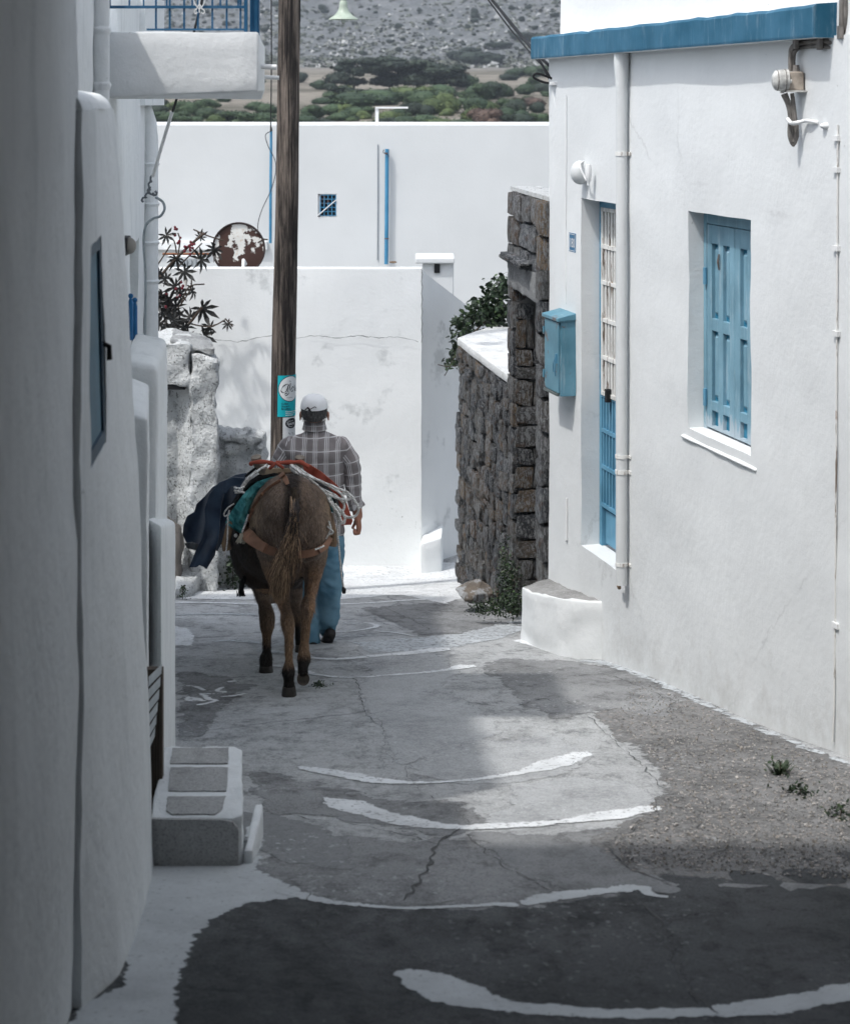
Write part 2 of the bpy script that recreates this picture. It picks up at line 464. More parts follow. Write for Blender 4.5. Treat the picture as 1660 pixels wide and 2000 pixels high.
def patch(name, pts, mat, lift, jitter=.01, step=.05, px=True, parent=None, closed=True, grid=.14, kind=None, seed=0, soft=None):
    "a thin sheet lying on the ground inside a closed outline"
    w = [G(*q) if px else Vector((q[0], q[1], 0)) for q in pts]
    out = []
    n = len(w); step = min(step, .035)
    for i in range(n):
        a, b = w[i], w[(i + 1) % n]
        k = max(1, int((b - a).length / step))
        for j in range(k):
            q = a.lerp(b, j / k)
            nn = noise.noise_vector(Vector((q.x * 9 + seed, q.y * 9, seed))) + .6 * noise.noise_vector(Vector((q.x * 31, q.y * 31 + seed, 2))) + .5 * noise.noise_vector(Vector((q.x * 90, q.y * 90 + seed, 2)))
            out.append(Vector((q.x + nn.x * jitter, q.y + nn.y * jitter * 1.3)))
    m = len(out)
    poly = [tuple(q) for q in out]
    def inside(x, y):
        c = False
        for i in range(m):
            x1, y1 = poly[i]; x2, y2 = poly[i - 1]
            if (y1 > y) != (y2 > y) and x < (x2 - x1) * (y - y1) / (y2 - y1) + x1: c = not c
        return c
    vs = [Vector(q) for q in poly]
    soft = soft or (.035 if grid > .11 else .02); step = min(step, .035)
    area = sum(poly[i - 1][0] * poly[i][1] - poly[i][0] * poly[i - 1][1] for i in range(m))
    sg = 1 if area > 0 else -1
    for i in range(m):
        t_ = Vector(poly[(i + 1) % m]) - Vector(poly[i - 1])
        if t_.length < 1e-6: continue
        t_.normalize(); q = Vector(poly[i]) + Vector((-t_.y, t_.x)) * sg * soft
        if inside(q.x, q.y): vs.append(q)
    x0 = min(q[0] for q in poly); x1 = max(q[0] for q in poly); y0 = min(q[1] for q in poly); y1 = max(q[1] for q in poly)
    for gx in np.arange(x0 + grid / 2, x1, grid):
        for gy in np.arange(y0 + grid / 2, y1, grid):
            if inside(gx, gy): vs.append(Vector((gx, gy)))
    r = delaunay_2d_cdt(vs, [(i, (i + 1) % m) for i in range(m)], [], 1, 1e-5)
    ov, of = r[0], r[2]
    mb = MB()
    mb.v = [(q.x, q.y, zg(q.x, q.y) + lift) for q in ov]
    mb.f = [tuple(q) for q in of]; mb.mi = [0] * len(of)
    me = mb.mesh(name, weld=False)
    bset = set(j for j, og in enumerate(r[3]) if any(k_ < m for k_ in og))
    at = me.attributes.new('inside', 'FLOAT', 'POINT'); at.data.foreach_set('value', [0.0 if j in bset else 1.0 for j in range(len(ov))])
    bm = bmesh.new(); bm.from_mesh(me)
    for f in bm.faces:
        f.normal_update()
        if f.normal.z < 0: f.normal_flip()
    bm.to_mesh(me); bm.free()
    return link(name, me, mat, parent, kind, True)

def stroke(name, pts, mat, lift, parent=None, jitter=.007, seed=0, kind=None):
    "a painted brush stroke: (px, py, half width in metres)"
    c = []; W = []
    q = [Vector((*G(p[0], p[1])[:2], p[2])) for p in pts]
    q = bez(q, 14)
    L = []; R = []
    for i, p in enumerate(q):
        t = (q[min(i + 1, len(q) - 1)] - q[max(i - 1, 0)]); t.z = 0
        t.normalize(); nrm = Vector((-t.y, t.x, 0))
        h = p.z * (1 + .35 * noise.noise(Vector((p.x * 5, p.y * 5, seed))) + .2 * noise.noise(Vector((p.x * 17, p.y * 17, seed))))
        L.append(Vector((p.x, p.y, 0)) + nrm * h); R.append(Vector((p.x, p.y, 0)) - nrm * h)
    a = q[0]; t = (q[1] - q[0]); t.z = 0; t.normalize()
    b = q[-1]; t2 = (q[-1] - q[-2]); t2.z = 0; t2.normalize()
    cap0 = Vector((a.x, a.y, 0)) - t * a.z * .8
    cap1 = Vector((b.x, b.y, 0)) + t2 * b.z * .8
    poly = L + [cap1] + R[::-1] + [cap0]
    return patch(name, [(v.x, v.y) for v in poly], mat, lift, jitter, .018, px=False, parent=parent, grid=.10, kind=kind, seed=seed, soft=.024)

def crack_line(pts, w=.006, parent=None, seed=0):
    q = [Vector(G(*p)) for p in pts]
    out = []
    for i in range(len(q) - 1):
        k = max(2, int((q[i + 1] - q[i]).length / .025))
        for j in range(k):
            p = q[i].lerp(q[i + 1], j / k)
            nn = noise.noise_vector(Vector((p.x * 12 + seed, p.y * 12, 0)))
            out.append(Vector((p.x + nn.x * .025, p.y + nn.y * .03, 0)))
    mb = MB()
    for i, p in enumerate(out):
        t = out[min(i + 1, len(out) - 1)] - out[max(i - 1, 0)]; t.normalize(); nn = Vector((-t.y, t.x, 0))
        h = w * .6 * (.25 + abs(noise.noise(Vector((p.x * 20, p.y * 20, seed)))) * 1.8) * (1 if 0 < i < len(out) - 1 else .1)
        for s in (-1, 1):
            v = p + nn * h * s
            mb.v.append((v.x, v.y, zg(v.x, v.y) + .0042))
    for i in range(len(out) - 1):
        mb.f.append((2 * i, 2 * i + 1, 2 * i + 3, 2 * i + 2)); mb.mi.append(0)
    me = mb.mesh('crack', False)
    return link('crack', me, MAT['crack'], parent)
MAT['crack'] = flat('dirt_in_crack', (.085, .087, .087), .95, var=.5, scale=8)
# ------------------------------------------------------------------ marks and patches on the lane
gp = ground
patch('dark_concrete_shade', [(-200, 2300), (-200, 1700), (380, 1692), (640, 1756), (800, 1776), (1030, 1770), (1200, 1748), (1290, 1700), (1400, 1650), (1560, 1620), (1800, 1600), (2100, 1600), (2100, 2300)], MAT['cement_dark_shade'], 0.00116, .02, .12, parent=gp, grid=.22, seed=3, soft=.07)  # dark patch stretched so its colour carries the foreground shade
patch('mid_concrete', [(300, 1700), (500, 1690), (520, 1640), (640, 1625), (800, 1640), (960, 1632), (1100, 1625), (1250, 1612), (1400, 1560), (1600, 1530), (1900, 1500), (2100, 1700), (1900, 1800), (1335, 1790), (1240, 1775), (1030, 1790), (800, 1796), (640, 1776), (380, 1712)], MAT['cement_mid'], .00108, .03, .12, parent=gp, grid=.2, seed=4, soft=.16)  # mid-grey band: fades the foreground shade out through the ground colour
patch('aggregate_edge', [(1200, 1292), (1330, 1345), (1440, 1398), (1560, 1450), (1700, 1510), (1960, 1620), (1960, 1740), (1600, 1735), (1380, 1722), (1180, 1705), (1150, 1640), (1215, 1600), (1290, 1545), (1260, 1490), (1200, 1440), (1150, 1400), (1190, 1352), (1120, 1315)], MAT['aggregate'], 0.00132, .035, .05, parent=gp, seed=5, soft=.20)
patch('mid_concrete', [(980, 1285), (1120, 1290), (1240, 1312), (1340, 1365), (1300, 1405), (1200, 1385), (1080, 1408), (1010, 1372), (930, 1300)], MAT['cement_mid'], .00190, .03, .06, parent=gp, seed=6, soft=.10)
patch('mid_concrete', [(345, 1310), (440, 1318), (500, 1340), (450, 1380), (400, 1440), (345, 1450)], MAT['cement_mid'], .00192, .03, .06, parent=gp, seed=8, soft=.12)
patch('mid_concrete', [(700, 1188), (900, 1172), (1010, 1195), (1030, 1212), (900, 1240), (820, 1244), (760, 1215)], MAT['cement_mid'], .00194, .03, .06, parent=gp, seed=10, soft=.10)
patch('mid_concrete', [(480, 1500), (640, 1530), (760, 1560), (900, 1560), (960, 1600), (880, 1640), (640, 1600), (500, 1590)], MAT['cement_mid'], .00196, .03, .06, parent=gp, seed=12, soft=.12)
patch('cement_patch', [(690, 1262), (780, 1252), (850, 1268), (900, 1310), (870, 1340), (960, 1400), (985, 1432), (840, 1480), (780, 1498), (752, 1462), (738, 1420), (712, 1392), (690, 1345), (716, 1318)], MAT['cement_smooth'], 0.00148, .02, .05, parent=gp, seed=7, soft=.06)
patch('cement_patch', [(792, 1500), (850, 1468), (930, 1440), (990, 1446), (1060, 1428), (1100, 1440), (1160, 1478), (1120, 1512), (1000, 1532), (900, 1533), (800, 1512)], MAT['cement_light'], 0.00164, .02, .05, parent=gp, seed=9, soft=.06)
patch('cement_patch', [(990, 1535), (1120, 1515), (1250, 1530), (1290, 1556), (1270, 1590), (1100, 1606), (960, 1612), (930, 1600), (990, 1575)], MAT['cement_light'], 0.00180, .02, .05, parent=gp, seed=11, soft=.06)
patch('cement_patch', [(900, 1625), (1060, 1628), (1170, 1655), (1250, 1702), (1340, 1728), (1330, 1752), (1240, 1738), (1120, 1744), (1030, 1720), (975, 1690), (935, 1652)], MAT['cement_low'], 0.00196, .02, .05, parent=gp, seed=13, soft=.06)
patch('cement_patch', [(1310, 1790), (1420, 1776), (1650, 1772), (2000, 1790), (2000, 2010), (1500, 1990), (1350, 1962), (1315, 1890), (1290, 1830)], MAT['cement_dark_shade'], 0.00212, .02, .08, parent=gp, seed=15, soft=.06)
patch('cement_patch', [(345, 1560), (480, 1585), (600, 1600), (700, 1650), (690, 1700), (560, 1690), (470, 1650), (345, 1640)], MAT['cement_low'], 0.00228, .02, .06, parent=gp, seed=17, soft=.06)
# whitewashed ground
patch('whitewashed_ground', [(-50, 2300), (150, 1960), (235, 1930), (248, 1760), (262, 1692), (300, 1688), (470, 1690), (478, 1612), (505, 1622), (522, 1640), (508, 1700), (560, 1722), (610, 1752), (560, 1757), (480, 1768), (420, 1795), (390, 1832), (368, 1880), (356, 1940), (345, 2010), (345, 2300)], MAT['paint_wash'], 0.00244, .012, .04, parent=gp, seed=19)
patch('whitewashed_ground', [(560, 1105), (900, 1098), (905, 1168), (870, 1180), (780, 1162), (660, 1172), (600, 1160), (540, 1172), (480, 1172), (350, 1170), (340, 1130), (430, 1128)], MAT['paint'], 0.00260, .02, .05, parent=gp, seed=21)
patch('whitewashed_ground', [(335, 1222), (372, 1228), (382, 1240), (378, 1262), (335, 1262)], MAT['paint'], 0.00276, .01, .03, parent=gp, seed=23)
patch('whitewashed_ground', [(1000, 1252), (1060, 1232), (1110, 1200), (1160, 1240), (1215, 1292), (1180, 1290), (1110, 1285), (1050, 1268)], MAT['paint'], 0.00292, .015, .03, parent=gp, seed=25)
patch('whitewashed_ground', [(690, 1256), (760, 1250), (900, 1238), (1030, 1205), (1040, 1228), (960, 1252), (860, 1270), (720, 1278)], MAT['paint_worn'], 0.00308, .03, .05, parent=gp, seed=27)
patch('whitewashed_ground', [(1190, 1290), (1330, 1345), (1440, 1398), (1560, 1450), (1720, 1515), (1640, 1490), (1560, 1462), (1400, 1392), (1290, 1342), (1200, 1306), (1120, 1290)], MAT['paint_worn'], 0.00324, .04, .04, parent=gp, seed=29)
def mark(pts, mat='paint', **k): return stroke('painted_line', pts, MAT[mat], .0036, parent=gp, **k)
mark([(590, 1500, .035), (660, 1512, .055), (740, 1526, .05), (830, 1530, .03), (920, 1524, .032), (1000, 1513, .04), (1070, 1496, .085), (1140, 1472, .05)], seed=1)
mark([(636, 1560, .02), (675, 1572, .075), (740, 1592, .08), (820, 1610, .06), (900, 1617, .045), (1000, 1613, .045), (1100, 1606, .04), (1200, 1592, .07), (1280, 1578, .04)], seed=2)
mark([(555, 1742, .05), (620, 1758, .04), (690, 1768, .025), (760, 1774, .015), (800, 1776, .014), (900, 1772, .02), (1010, 1768, .028)], 'paint_wash', seed=3)
mark([(1020, 1766, .03), (1100, 1750, .045), (1180, 1742, .04), (1245, 1736, .04), (1275, 1750, .02), (1330, 1757, .006)], 'paint_wash', seed=4)
mark([(780, 1900, .03), (830, 1915, .07), (900, 1945, .08), (980, 1965, .06), (1080, 1975, .05), (1200, 1982, .045), (1350, 1980, .05), (1500, 1968, .06), (1660, 1938, .06), (1800, 1900, .05)], 'paint_wash', seed=5)
mark([(600, 1285, .03), (660, 1288, .04), (740, 1281, .045), (800, 1276, .055), (865, 1268, .08)], seed=6)
mark([(600, 1316, .03), (680, 1324, .025), (780, 1318, .025), (860, 1311, .035), (915, 1301, .07)], seed=7)
mark([(510, 1301, .05), (560, 1303, .04), (610, 1316, .03)], seed=8)
mark([(500, 1272, .03), (560, 1276, .05), (610, 1284, .03)], 'paint_worn', seed=9)
mark([(345, 1177, .05), (420, 1178, .05), (520, 1181, .04), (680, 1180, .04), (780, 1174, .04), (900, 1166, .05)], seed=10)
mark([(345, 1202, .02), (400, 1200, .03), (500, 1201, .04)], 'paint_worn', seed=11)
mark([(420, 1253, .05), (460, 1252, .06), (520, 1258, .05)], 'paint_worn', seed=12)
mark([(365, 1340, .012), (385, 1343, .02), (402, 1350, .01)], seed=13)
mark([(366, 1362, .015), (380, 1368, .05), (398, 1370, .02)], seed=14)
mark([(437, 1343, .015), (425, 1350, .02), (440, 1353, .02), (420, 1356, .015), (395, 1356, .02), (410, 1366, .03), (420, 1370, .02), (388, 1378, .02)], seed=15)
mark([(432, 1362, .012), (455, 1360, .02), (478, 1356, .01)], seed=16)
mark([(448, 1333, .02), (460, 1331, .03)], seed=17)
mark([(640, 1236, .02), (700, 1232, .02), (735, 1224, .03), (720, 1218, .02), (690, 1219, .015), (660, 1215, .015)], seed=18)
mark([(730, 1233, .015), (770, 1236, .018), (812, 1244, .01)], seed=19)
mark([(640, 1246, .012), (700, 1243, .02), (770, 1240, .012)], 'paint_worn', seed=20)
for i, (c, w) in enumerate([
    ([(740, 1400), (752, 1462), (768, 1485), (755, 1500), (740, 1478), (800, 1490), (796, 1520), (840, 1560), (905, 1590), (915, 1620)], 0.0020),
    ([(895, 1620), (850, 1650), (838, 1690), (805, 1740), (792, 1768)], 0.0100),
    ([(910, 1628), (975, 1690), (1040, 1722), (1085, 1745)], 0.0040),
    ([(560, 1592), (700, 1612), (800, 1635), (880, 1660)], 0.0050),
    ([(690, 1190), (740, 1215), (790, 1232), (860, 1242)], 0.0040),
    ([(752, 1188), (800, 1208), (840, 1232)], 0.0060),
    ([(500, 1345), (590, 1352), (660, 1345), (740, 1350)], 0.0035),
    ([(690, 1325), (700, 1345), (712, 1392), (735, 1412)], 0.0040),
    ([(1120, 1318), (1200, 1322), (1270, 1352), (1320, 1370), (1300, 1395)], 0.0060),
    ([(1220, 1290), (1330, 1340), (1420, 1380)], 0.0050),
    ([(1280, 1560), (1285, 1600), (1240, 1620), (1180, 1650), (1230, 1700), (1320, 1735)], 0.0060),
    ([(1340, 1540), (1375, 1575), (1360, 1620), (1440, 1640), (1380, 1680)], 0.0060),
    ([(1250, 1762), (1290, 1800), (1310, 1880), (1330, 1930), (1410, 1990)], 0.0090),
    ([(1010, 1380), (1060, 1365), (1090, 1372)], 0.0075),
    ([(1150, 1400), (1200, 1450), (1260, 1500), (1300, 1545)], 0.0040),
    ([(600, 1745), (640, 1850), (700, 1920), (740, 1990)], 0.0050)]):
    crack_line(c, w, gp, i)

# pebbles loose on the broken right side (too many to count)
mb = MB(); r = random.Random(3)
reg = [(1230, 1320), (1440, 1412), (1560, 1464), (1700, 1524), (1960, 1634), (1960, 1720), (1600, 1715), (1380, 1702), (1220, 1685), (1200, 1645), (1245, 1600), (1310, 1545), (1290, 1495), (1240, 1445), (1190, 1400), (1225, 1352)]
n = 0
while n < 4500:
    px = r.uniform(1090, 1900); py = r.uniform(1300, 1760)
    c = False
    for i in range(len(reg)):
        x1, y1 = reg[i]; x2, y2 = reg[i - 1]
        if (y1 > py) != (y2 > py) and px < (x2 - x1) * (py - y1) / (y2 - y1) + x1: c = not c
    if not c: continue
    n += 1
    g = G(px, py, .006)
    s = r.uniform(.002, .006) * (1.8 if r.random() < .05 else 1)
    rot = Euler((r.random() * 6, r.random() * 6, r.random() * 6)).to_matrix()
    vs = [g + rot @ Vector(v) * s for v in ((1, 0, 0), (-1, .2, 0), (0, 1.2, .1), (0, -1, 0), (.1, 0, .8), (0, .1, -.8))]
    fs = [(0, 2, 4), (2, 1, 4), (1, 3, 4), (3, 0, 4), (2, 0, 5), (1, 2, 5), (3, 1, 5), (0, 3, 5)]
    mb.add(vs, fs, r.choice([0, 0, 1, 1, 2]))
mb.build('pebbles', [flat('pebble_pale', (.40, .38, .36), .9), flat('pebble_grey', (.22, .22, .22), .9), flat('pebble_brown', (.27, .25, .225), .9)], kind='stuff', weld=False)
bpy.data.objects['pebbles']['label'] = 'loose pebbles on the broken lane edge by the right wall'

# ------------------------------------------------------------------ plaster wall with openings
def wall_grid(fr, a0, a1, z0, z1, holes, mat, name, parent, step=.10, amp=.004, depth=.14, seed=0, thick=.4, ends=True):
    def brk(lo, hi, ex):
        e = sorted({lo, hi, *[q for q in ex if lo < q < hi]})
        out = []
        for p, q in zip(e, e[1:]):
            k = max(1, round((q - p) / step))
            out += [p + (q - p) * i / k for i in range(k)]
        return out + [hi]
    A = brk(a0, a1, [h[0] for h in holes] + [h[1] for h in holes])
    Z = brk(z0, z1, [h[2] for h in holes] + [h[3] for h in holes])
    mb = MB(); idx = {}
    def off(a, z):
        q = Vector((a * 1.1, z * 1.1, seed))
        return amp * (noise.noise(q * 1.5) * 1.6 + noise.noise(q * 5) * .6 + noise.noise(q * 14) * .3)
    for i, a in enumerate(A):
        for j, z in enumerate(Z):
            idx[i, j] = len(mb.v)
            mb.v.append(fr(a + .004 * noise.noise(Vector((a * 7, z * 7, 1 + seed))), off(a, z), z + .004 * noise.noise(Vector((a * 7, z * 7, 5 + seed)))))
    def hole(i, j):
        ca = (A[i] + A[i + 1]) / 2; cz = (Z[j] + Z[j + 1]) / 2
        for h in holes:
            if h[0] < ca < h[1] and h[2] < cz < h[3]: return h
        return None
    H = [[hole(i, j) for j in range(len(Z) - 1)] for i in range(len(A) - 1)]
    back = {}
    def bk(i, j, dep):
        if (i, j) not in back:
            back[i, j] = len(mb.v)
            v = Vector(mb.v[idx[i, j]]); w = Vector(fr(A[i], 0, Z[j])); b = Vector(fr(A[i], -dep, Z[j]))
            mb.v.append(b + (v - w) * .6)
        return back[i, j]
    for i in range(len(A) - 1):
        for j in range(len(Z) - 1):
            if H[i][j] is None:
                mb.f.append((idx[i, j], idx[i + 1, j], idx[i + 1, j + 1], idx[i, j + 1])); mb.mi.append(0)
            else:
                dep = H[i][j][4]
                for di, dj, e in ((-1, 0, ((i, j), (i, j + 1))), (1, 0, ((i + 1, j + 1), (i + 1, j))), (0, -1, ((i + 1, j), (i, j))), (0, 1, ((i, j + 1), (i + 1, j + 1)))):
                    ii, jj = i + di, j + dj
                    if 0 <= ii < len(A) - 1 and 0 <= jj < len(Z) - 1 and H[ii][jj] is None:
                        p, q = e
                        mb.f.append((idx[p], idx[q], bk(*q, dep), bk(*p, dep))); mb.mi.append(0)
    if ends:
        for i in (0, len(A) - 1):
            for j in range(len(Z) - 1):
                p, q = (i, j), (i, j + 1)
                mb.f.append((idx[p], idx[q], bk(*q, thick), bk(*p, thick))); mb.mi.append(0)
        j = len(Z) - 1
        for i in range(len(A) - 1):
            p, q = (i, j), (i + 1, j)
            mb.f.append((idx[p], idx[q], bk(*q, thick), bk(*p, thick))); mb.mi.append(0)
    me = mb.mesh(name, False)
    bm = bmesh.new(); bm.from_mesh(me)
    bmesh.ops.recalc_face_normals(bm, faces=bm.faces)
    # make sure the street side faces out
    tgt = Vector(fr((a0 + a1) / 2, 1, (z0 + z1) / 2)) - Vector(fr((a0 + a1) / 2, 0, (z0 + z1) / 2))
    s = sum(f.normal.dot(tgt) * f.calc_area() for f in bm.faces)
    if s < 0: bmesh.ops.reverse_faces(bm, faces=bm.faces)
    for e in bm.edges:
        e.smooth = not (len(e.link_faces) == 2 and e.calc_face_angle(0) > .7)
    bm.to_mesh(me); bm.free()
    return link(name, me, mat, parent, None, True)

# ------------------------------------------------------------------ right house
def RW(y, out, z): return (3.89 - .25 * y - .97 * out, y - .2425 * out, z)
house_r = empty('white_house', RW(10, 0, -3.3), 'white plastered house on the right with blue cornice, closed blue shutters and narrow barred door', 'house')
WIN = (9.12, 9.91, -1.75, -.583, .125)
DOOR = (10.86, 11.62, -2.79, -.604, .14)
wall_grid(RW, 6.4, 12.26, -4.3, .30, [WIN, DOOR], MAT['wall_right'], 'wall', house_r, step=.09, amp=.006)
wall_grid(lambda y, o, z: RW(y, o - .012, z), 6.4, 12.06, .29, 2.6, [], MAT['wall'], 'upper_wall', house_r, step=.18, amp=.006)
# far end wall of the house
mb = MB(); mb.box(.82 + .02, 6, 12.262, 12.5, -4.6, .30)
mb.build('end_wall', MAT['wall'], house_r)
# cornice: a ledge with a bright blue front and white soffit
mb = MB(); Y = list(np.arange(8.24, 12.33, .12)) + [12.34]
t_ = []
for y in Y:
    jz = .006 * noise.noise(Vector((y * 5, 0, 0))); jt = .010 * noise.noise(Vector((y * 6, 3, 0)))
    t_.append([RW(y, -.02, .289), RW(y, .10 + jz, .289), RW(y, .103 + jz, .289 + .012), RW(y, .103 + jz, .422 + jt), RW(y, .09, .437 + jt), RW(y, -.02, .445 + jt)])
for s in t_: mb.v += s
k = 6
for i in range(len(t_) - 1):
    for j, m in ((0, 1), (1, 0), (2, 0), (3, 0), (4, 1)):
        mb.f.append((i * k + j, i * k + j + 1, (i + 1) * k + j + 1, (i + 1) * k + j)); mb.mi.append(m)
mb.f.append(tuple(range(6))); mb.mi.append(0)
mb.f.append(tuple((len(t_) - 1) * k + j for j in range(6))); mb.mi.append(0)
o = mb.build('cornice', [MAT['cornice_blue'], MAT['wall']], house_r, weld=False, outward=True); tag(o, 'bright blue painted cornice ledge')
# sill
mb = MB(); mb.hexa([RW(9.05, .012, -1.812), RW(9.05, -.115, -1.84), RW(9.99, -.115, -1.84), RW(9.99, .012, -1.812), RW(9.05, .010, -1.800), RW(9.05, -.115, -1.748), RW(9.99, -.115, -1.748), RW(9.99, .010, -1.800)])
mb.build('sill', MAT['wall'], house_r, bevel=.006, rough=.003, rscale=9, sub=.06, smooth=True, outward=True)
# window with closed blue shutters
win = MB(); win.box(9.12, 9.91, -.16, -.135, -1.75, -.583, fr=RW)
win_o = win.build('window', MAT['dark'], house_r)
fm = MB()
for (a, b, c, d) in ((9.868, 9.908, -1.75, -.585), (9.122, 9.15, -1.75, -.585), (9.15, 9.868, -.648, -.585)):
    fm.box(a, b, -.132, -.088, c, d, fr=RW)
fm.build('window_frame', MAT['shutter_blue'], win_o, bevel=.002)
def leaf(y0, y1):
    w = y1 - y0
    o = -.118
    mb = MB()
    zt, zb = -.652, -1.738
    st = .062
    # stiles and rails stand 16 mm proud of the panels
    mid = (y0 + y1) / 2
    for a, b in ((y0, y0 + st), (mid - .030, mid + .030), (y1 - st, y1)):
        mb.box(a, b, o, o + .028, zb, zt, fr=RW)
    rails = [(-.752, zt), (-1.215, -1.150), (-1.640, -1.590), (zb, -1.722)]
    for a, b in ((y0 + st, mid - .030), (mid + .030, y1 - st)):
        for c, d in rails: mb.box(a, b, o, o + .0275, c, d, fr=RW)
    L = mb.build('shutter', MAT['shutter_blue'], house_r, bevel=.002, seg=1)
    for a, b in ((y0 + st, mid - .030), (mid + .030, y1 - st)):
        for c, d in ((-1.150, -.752), (-1.590, -1.215), (-1.722, -1.640)):
            pm = MB(); pm.box(a, b, o + .001, o + .006, c, d, fr=RW, m=1)
            if d - c > .2:
                pm.hexa([RW(a + .016, o + .006, c + .02), RW(b - .016, o + .006, c + .02), RW(b - .026, o + .019, c + .035), RW(a + .026, o + .019, c + .035),
                         RW(a + .016, o + .006, d - .02), RW(b - .016, o + .006, d - .02), RW(b - .026, o + .019, d - .035), RW(a + .026, o + .019, d - .035)])
            pm.build('panel', [MAT['shutter_blue'], MAT['shutter_deep']], L)
    return L
L1 = leaf(9.514, 9.866); L2 = leaf(9.152, 9.508)
for z in (-.93, -1.58):
    hm = MB(); hm.tube([RW(9.868, -.080, z - .045), RW(9.868, -.080, z + .045)], .011, 8)
    hm.build('hinge', MAT['door_blue'], L1)
hm = MB(); hm.tube([RW(9.69, -.082, -.80), RW(9.69, -.076, -.84), RW(9.69, -.082, -.885)], [.004, .007, .003], 6)
hm.build('latch', MAT['rust'] if 'rust' in MAT else flat('old_iron', (.12, .10, .09), .6), L1)
# narrow door
dm = MB(); dm.box(10.86, 11.62, -.20, -.165, -2.79, -.604, fr=RW)
door = dm.build('door', MAT['door_blue'], house_r)
fm = MB()
for (a, b, c, d) in ((11.575, 11.618, -2.79, -.606), (10.862, 10.90, -2.79, -.606), (10.90, 11.575, -.672, -.606)):
    fm.box(a, b, -.162, -.118, c, d, fr=RW)
fm.build('door_frame', MAT['door_blue'], door, bevel=.002)
zz = [-.672, -.905, -1.13, -1.365, -1.60, -1.825]
wm = MB(); wm.box(10.90, 11.575, -.164, -.150, -1.825, -.672, fr=RW)
wm.build('glass_panel', flat('dusty_glass', (.10, .11, .11), .25, .5), door)
bars = [11.555 - i * .052 for i in range(13)]
ub = MB()
for z in zz: ub.box(10.90, 11.575, -.135, -.112, z - .012, z + .012, fr=RW)
ub.box(11.545, 11.575, -.140, -.113, -1.825, -.672, fr=RW)
ub.build('grille_frame', MAT['peel_metal'], door)
for i, b in enumerate(bars):
    m1 = MB(); m1.box(b - .011, b + .011, -.134, -.118, -1.825, -.672, fr=RW)
    m1.build('upper_bar', MAT['peel_metal'], door)
    m2 = MB(); m2.box(b - .009, b + .009, -.140, -.122, -2.52, -1.84, fr=RW)
    m2.build('lower_bar', MAT['door_blue'], door)
lb = MB()
for z in (-1.84, -2.06, -2.29, -2.53): lb.box(10.90, 11.575, -.142, -.118, z - .012, z + .012, fr=RW)
lb.build('grille_frame', MAT['door_blue'], door)
pm = MB(); pm.box(10.93, 11.55, -.158, -.135, -2.77, -2.56, fr=RW)
pm.build('kick_panel', MAT['door_blue'], door, bevel=.004)
hm = MB()
hm.box(11.40, 11.43, -.118, -.085, -1.86, -1.78, fr=RW); hm.build('handle', MAT['dark'], door)

# downpipe with a hopper, collars and clips (white)
pc = RW(10.79, .046, 0)
mb = MB()
def pz(z, r, m=0): return (Vector((pc[0], pc[1], z)), r)
prof = [(.288, .044), (.24, .045), (.19, .042), (.10, .034), (-.30, .033), (-.31, .033)]
mb.tube([p for p, r in [pz(*q) for q in prof]], [q[1] for q in prof], 16)
mb.tube([Vector((pc[0], pc[1], -.30)), Vector((pc[0], pc[1], -2.82))], .0335, 16)
dp = mb.build('downpipe', MAT['pipe_white'], house_r, smooth=True)
for z, w in ((-.30, .012), (-2.07, .010), (-2.16, .012), (-2.70, .010)):
    cm = MB(); cm.tube([Vector((pc[0], pc[1], z - w)), Vector((pc[0], pc[1], z + w))], .0375, 16)
    cm.box(10.74, 10.86, .0, .012, z - w * .8, z + w * .8, fr=RW)
    cm.build('clip', MAT['peel_metal'], dp)
cm = MB(); cm.tube([RW(10.87, .03, -2.86), RW(10.83, .05, -2.83)], .012, 8); cm.build('elbow_bolt', flat('rusty_bolt', (.22, .14, .08), .7), dp)
# long thin conduit on the near part of the wall
mb = MB()
cz = [(-.10, 8.20), (-.6, 8.205), (-1.05, 8.21), (-1.6, 8.215), (-2.3, 8.225), (-2.72, 8.235), (-2.86, 8.25)]
mb.tube([RW(y, .006, z) for z, y in cz], .0045, 8)
cd = mb.build('conduit', MAT['peel_metal'], house_r)
for z in (-.16, -.30, -.65, -1.03, -2.33):
    cm = MB(); cm.box(8.19, 8.24, .0, .016, z - .012, z + .012, fr=RW); cm.build('clip', MAT['white_metal'], cd)
# thin cable down the far corner, and small conduit by the cabinet
mb = MB(); mb.tube([RW(11.90, .006, .05), RW(11.90, .006, -.4), RW(11.91, .006, -1.3)], .004, 6)
mb.build('corner_cable', MAT['white_metal'], house_r)
mb = MB(); mb.tube([RW(11.88, .008, -2.55), RW(11.88, .008, -2.82), RW(11.90, .008, -2.83)], .006, 6)
mb.build('corner_cable', MAT['white_metal'], house_r)

# bench-like step at the foot of the far corner
def bench():
    mb = MB()
    zt_f, zt_n = -3.17, -3.05
    pts_t = [RW(12.25, -.02, zt_f), RW(12.2, .215, zt_f - .02), RW(11.95, .23, zt_f + .01), RW(11.50, .195, zt_n - .03), RW(11.36, .13, zt_n - .01), RW(11.25, -.02, zt_n)]
    b = [Vector((p[0], p[1], -3.9)) for p in pts_t]
    n = len(b)
    mb.v = [tuple(q) for q in b] + [tuple(q) for q in pts_t]
    mb.f = [tuple(range(n))[::-1], tuple(range(n, 2 * n))] + [(i, (i + 1) % n, (i + 1) % n + n, i + n) for i in range(n)]
    mb.mi = [0, 1] + [0] * n
    o = mb.build('stone_bench', [MAT['wall'], MAT['cement_top']], rough=.012, rscale=7, sub=.06, bevel=.012, smooth=True, outward=True)
    tag(o, 'low whitewashed corner bench with bare grey top at the foot of the right house', 'bench')
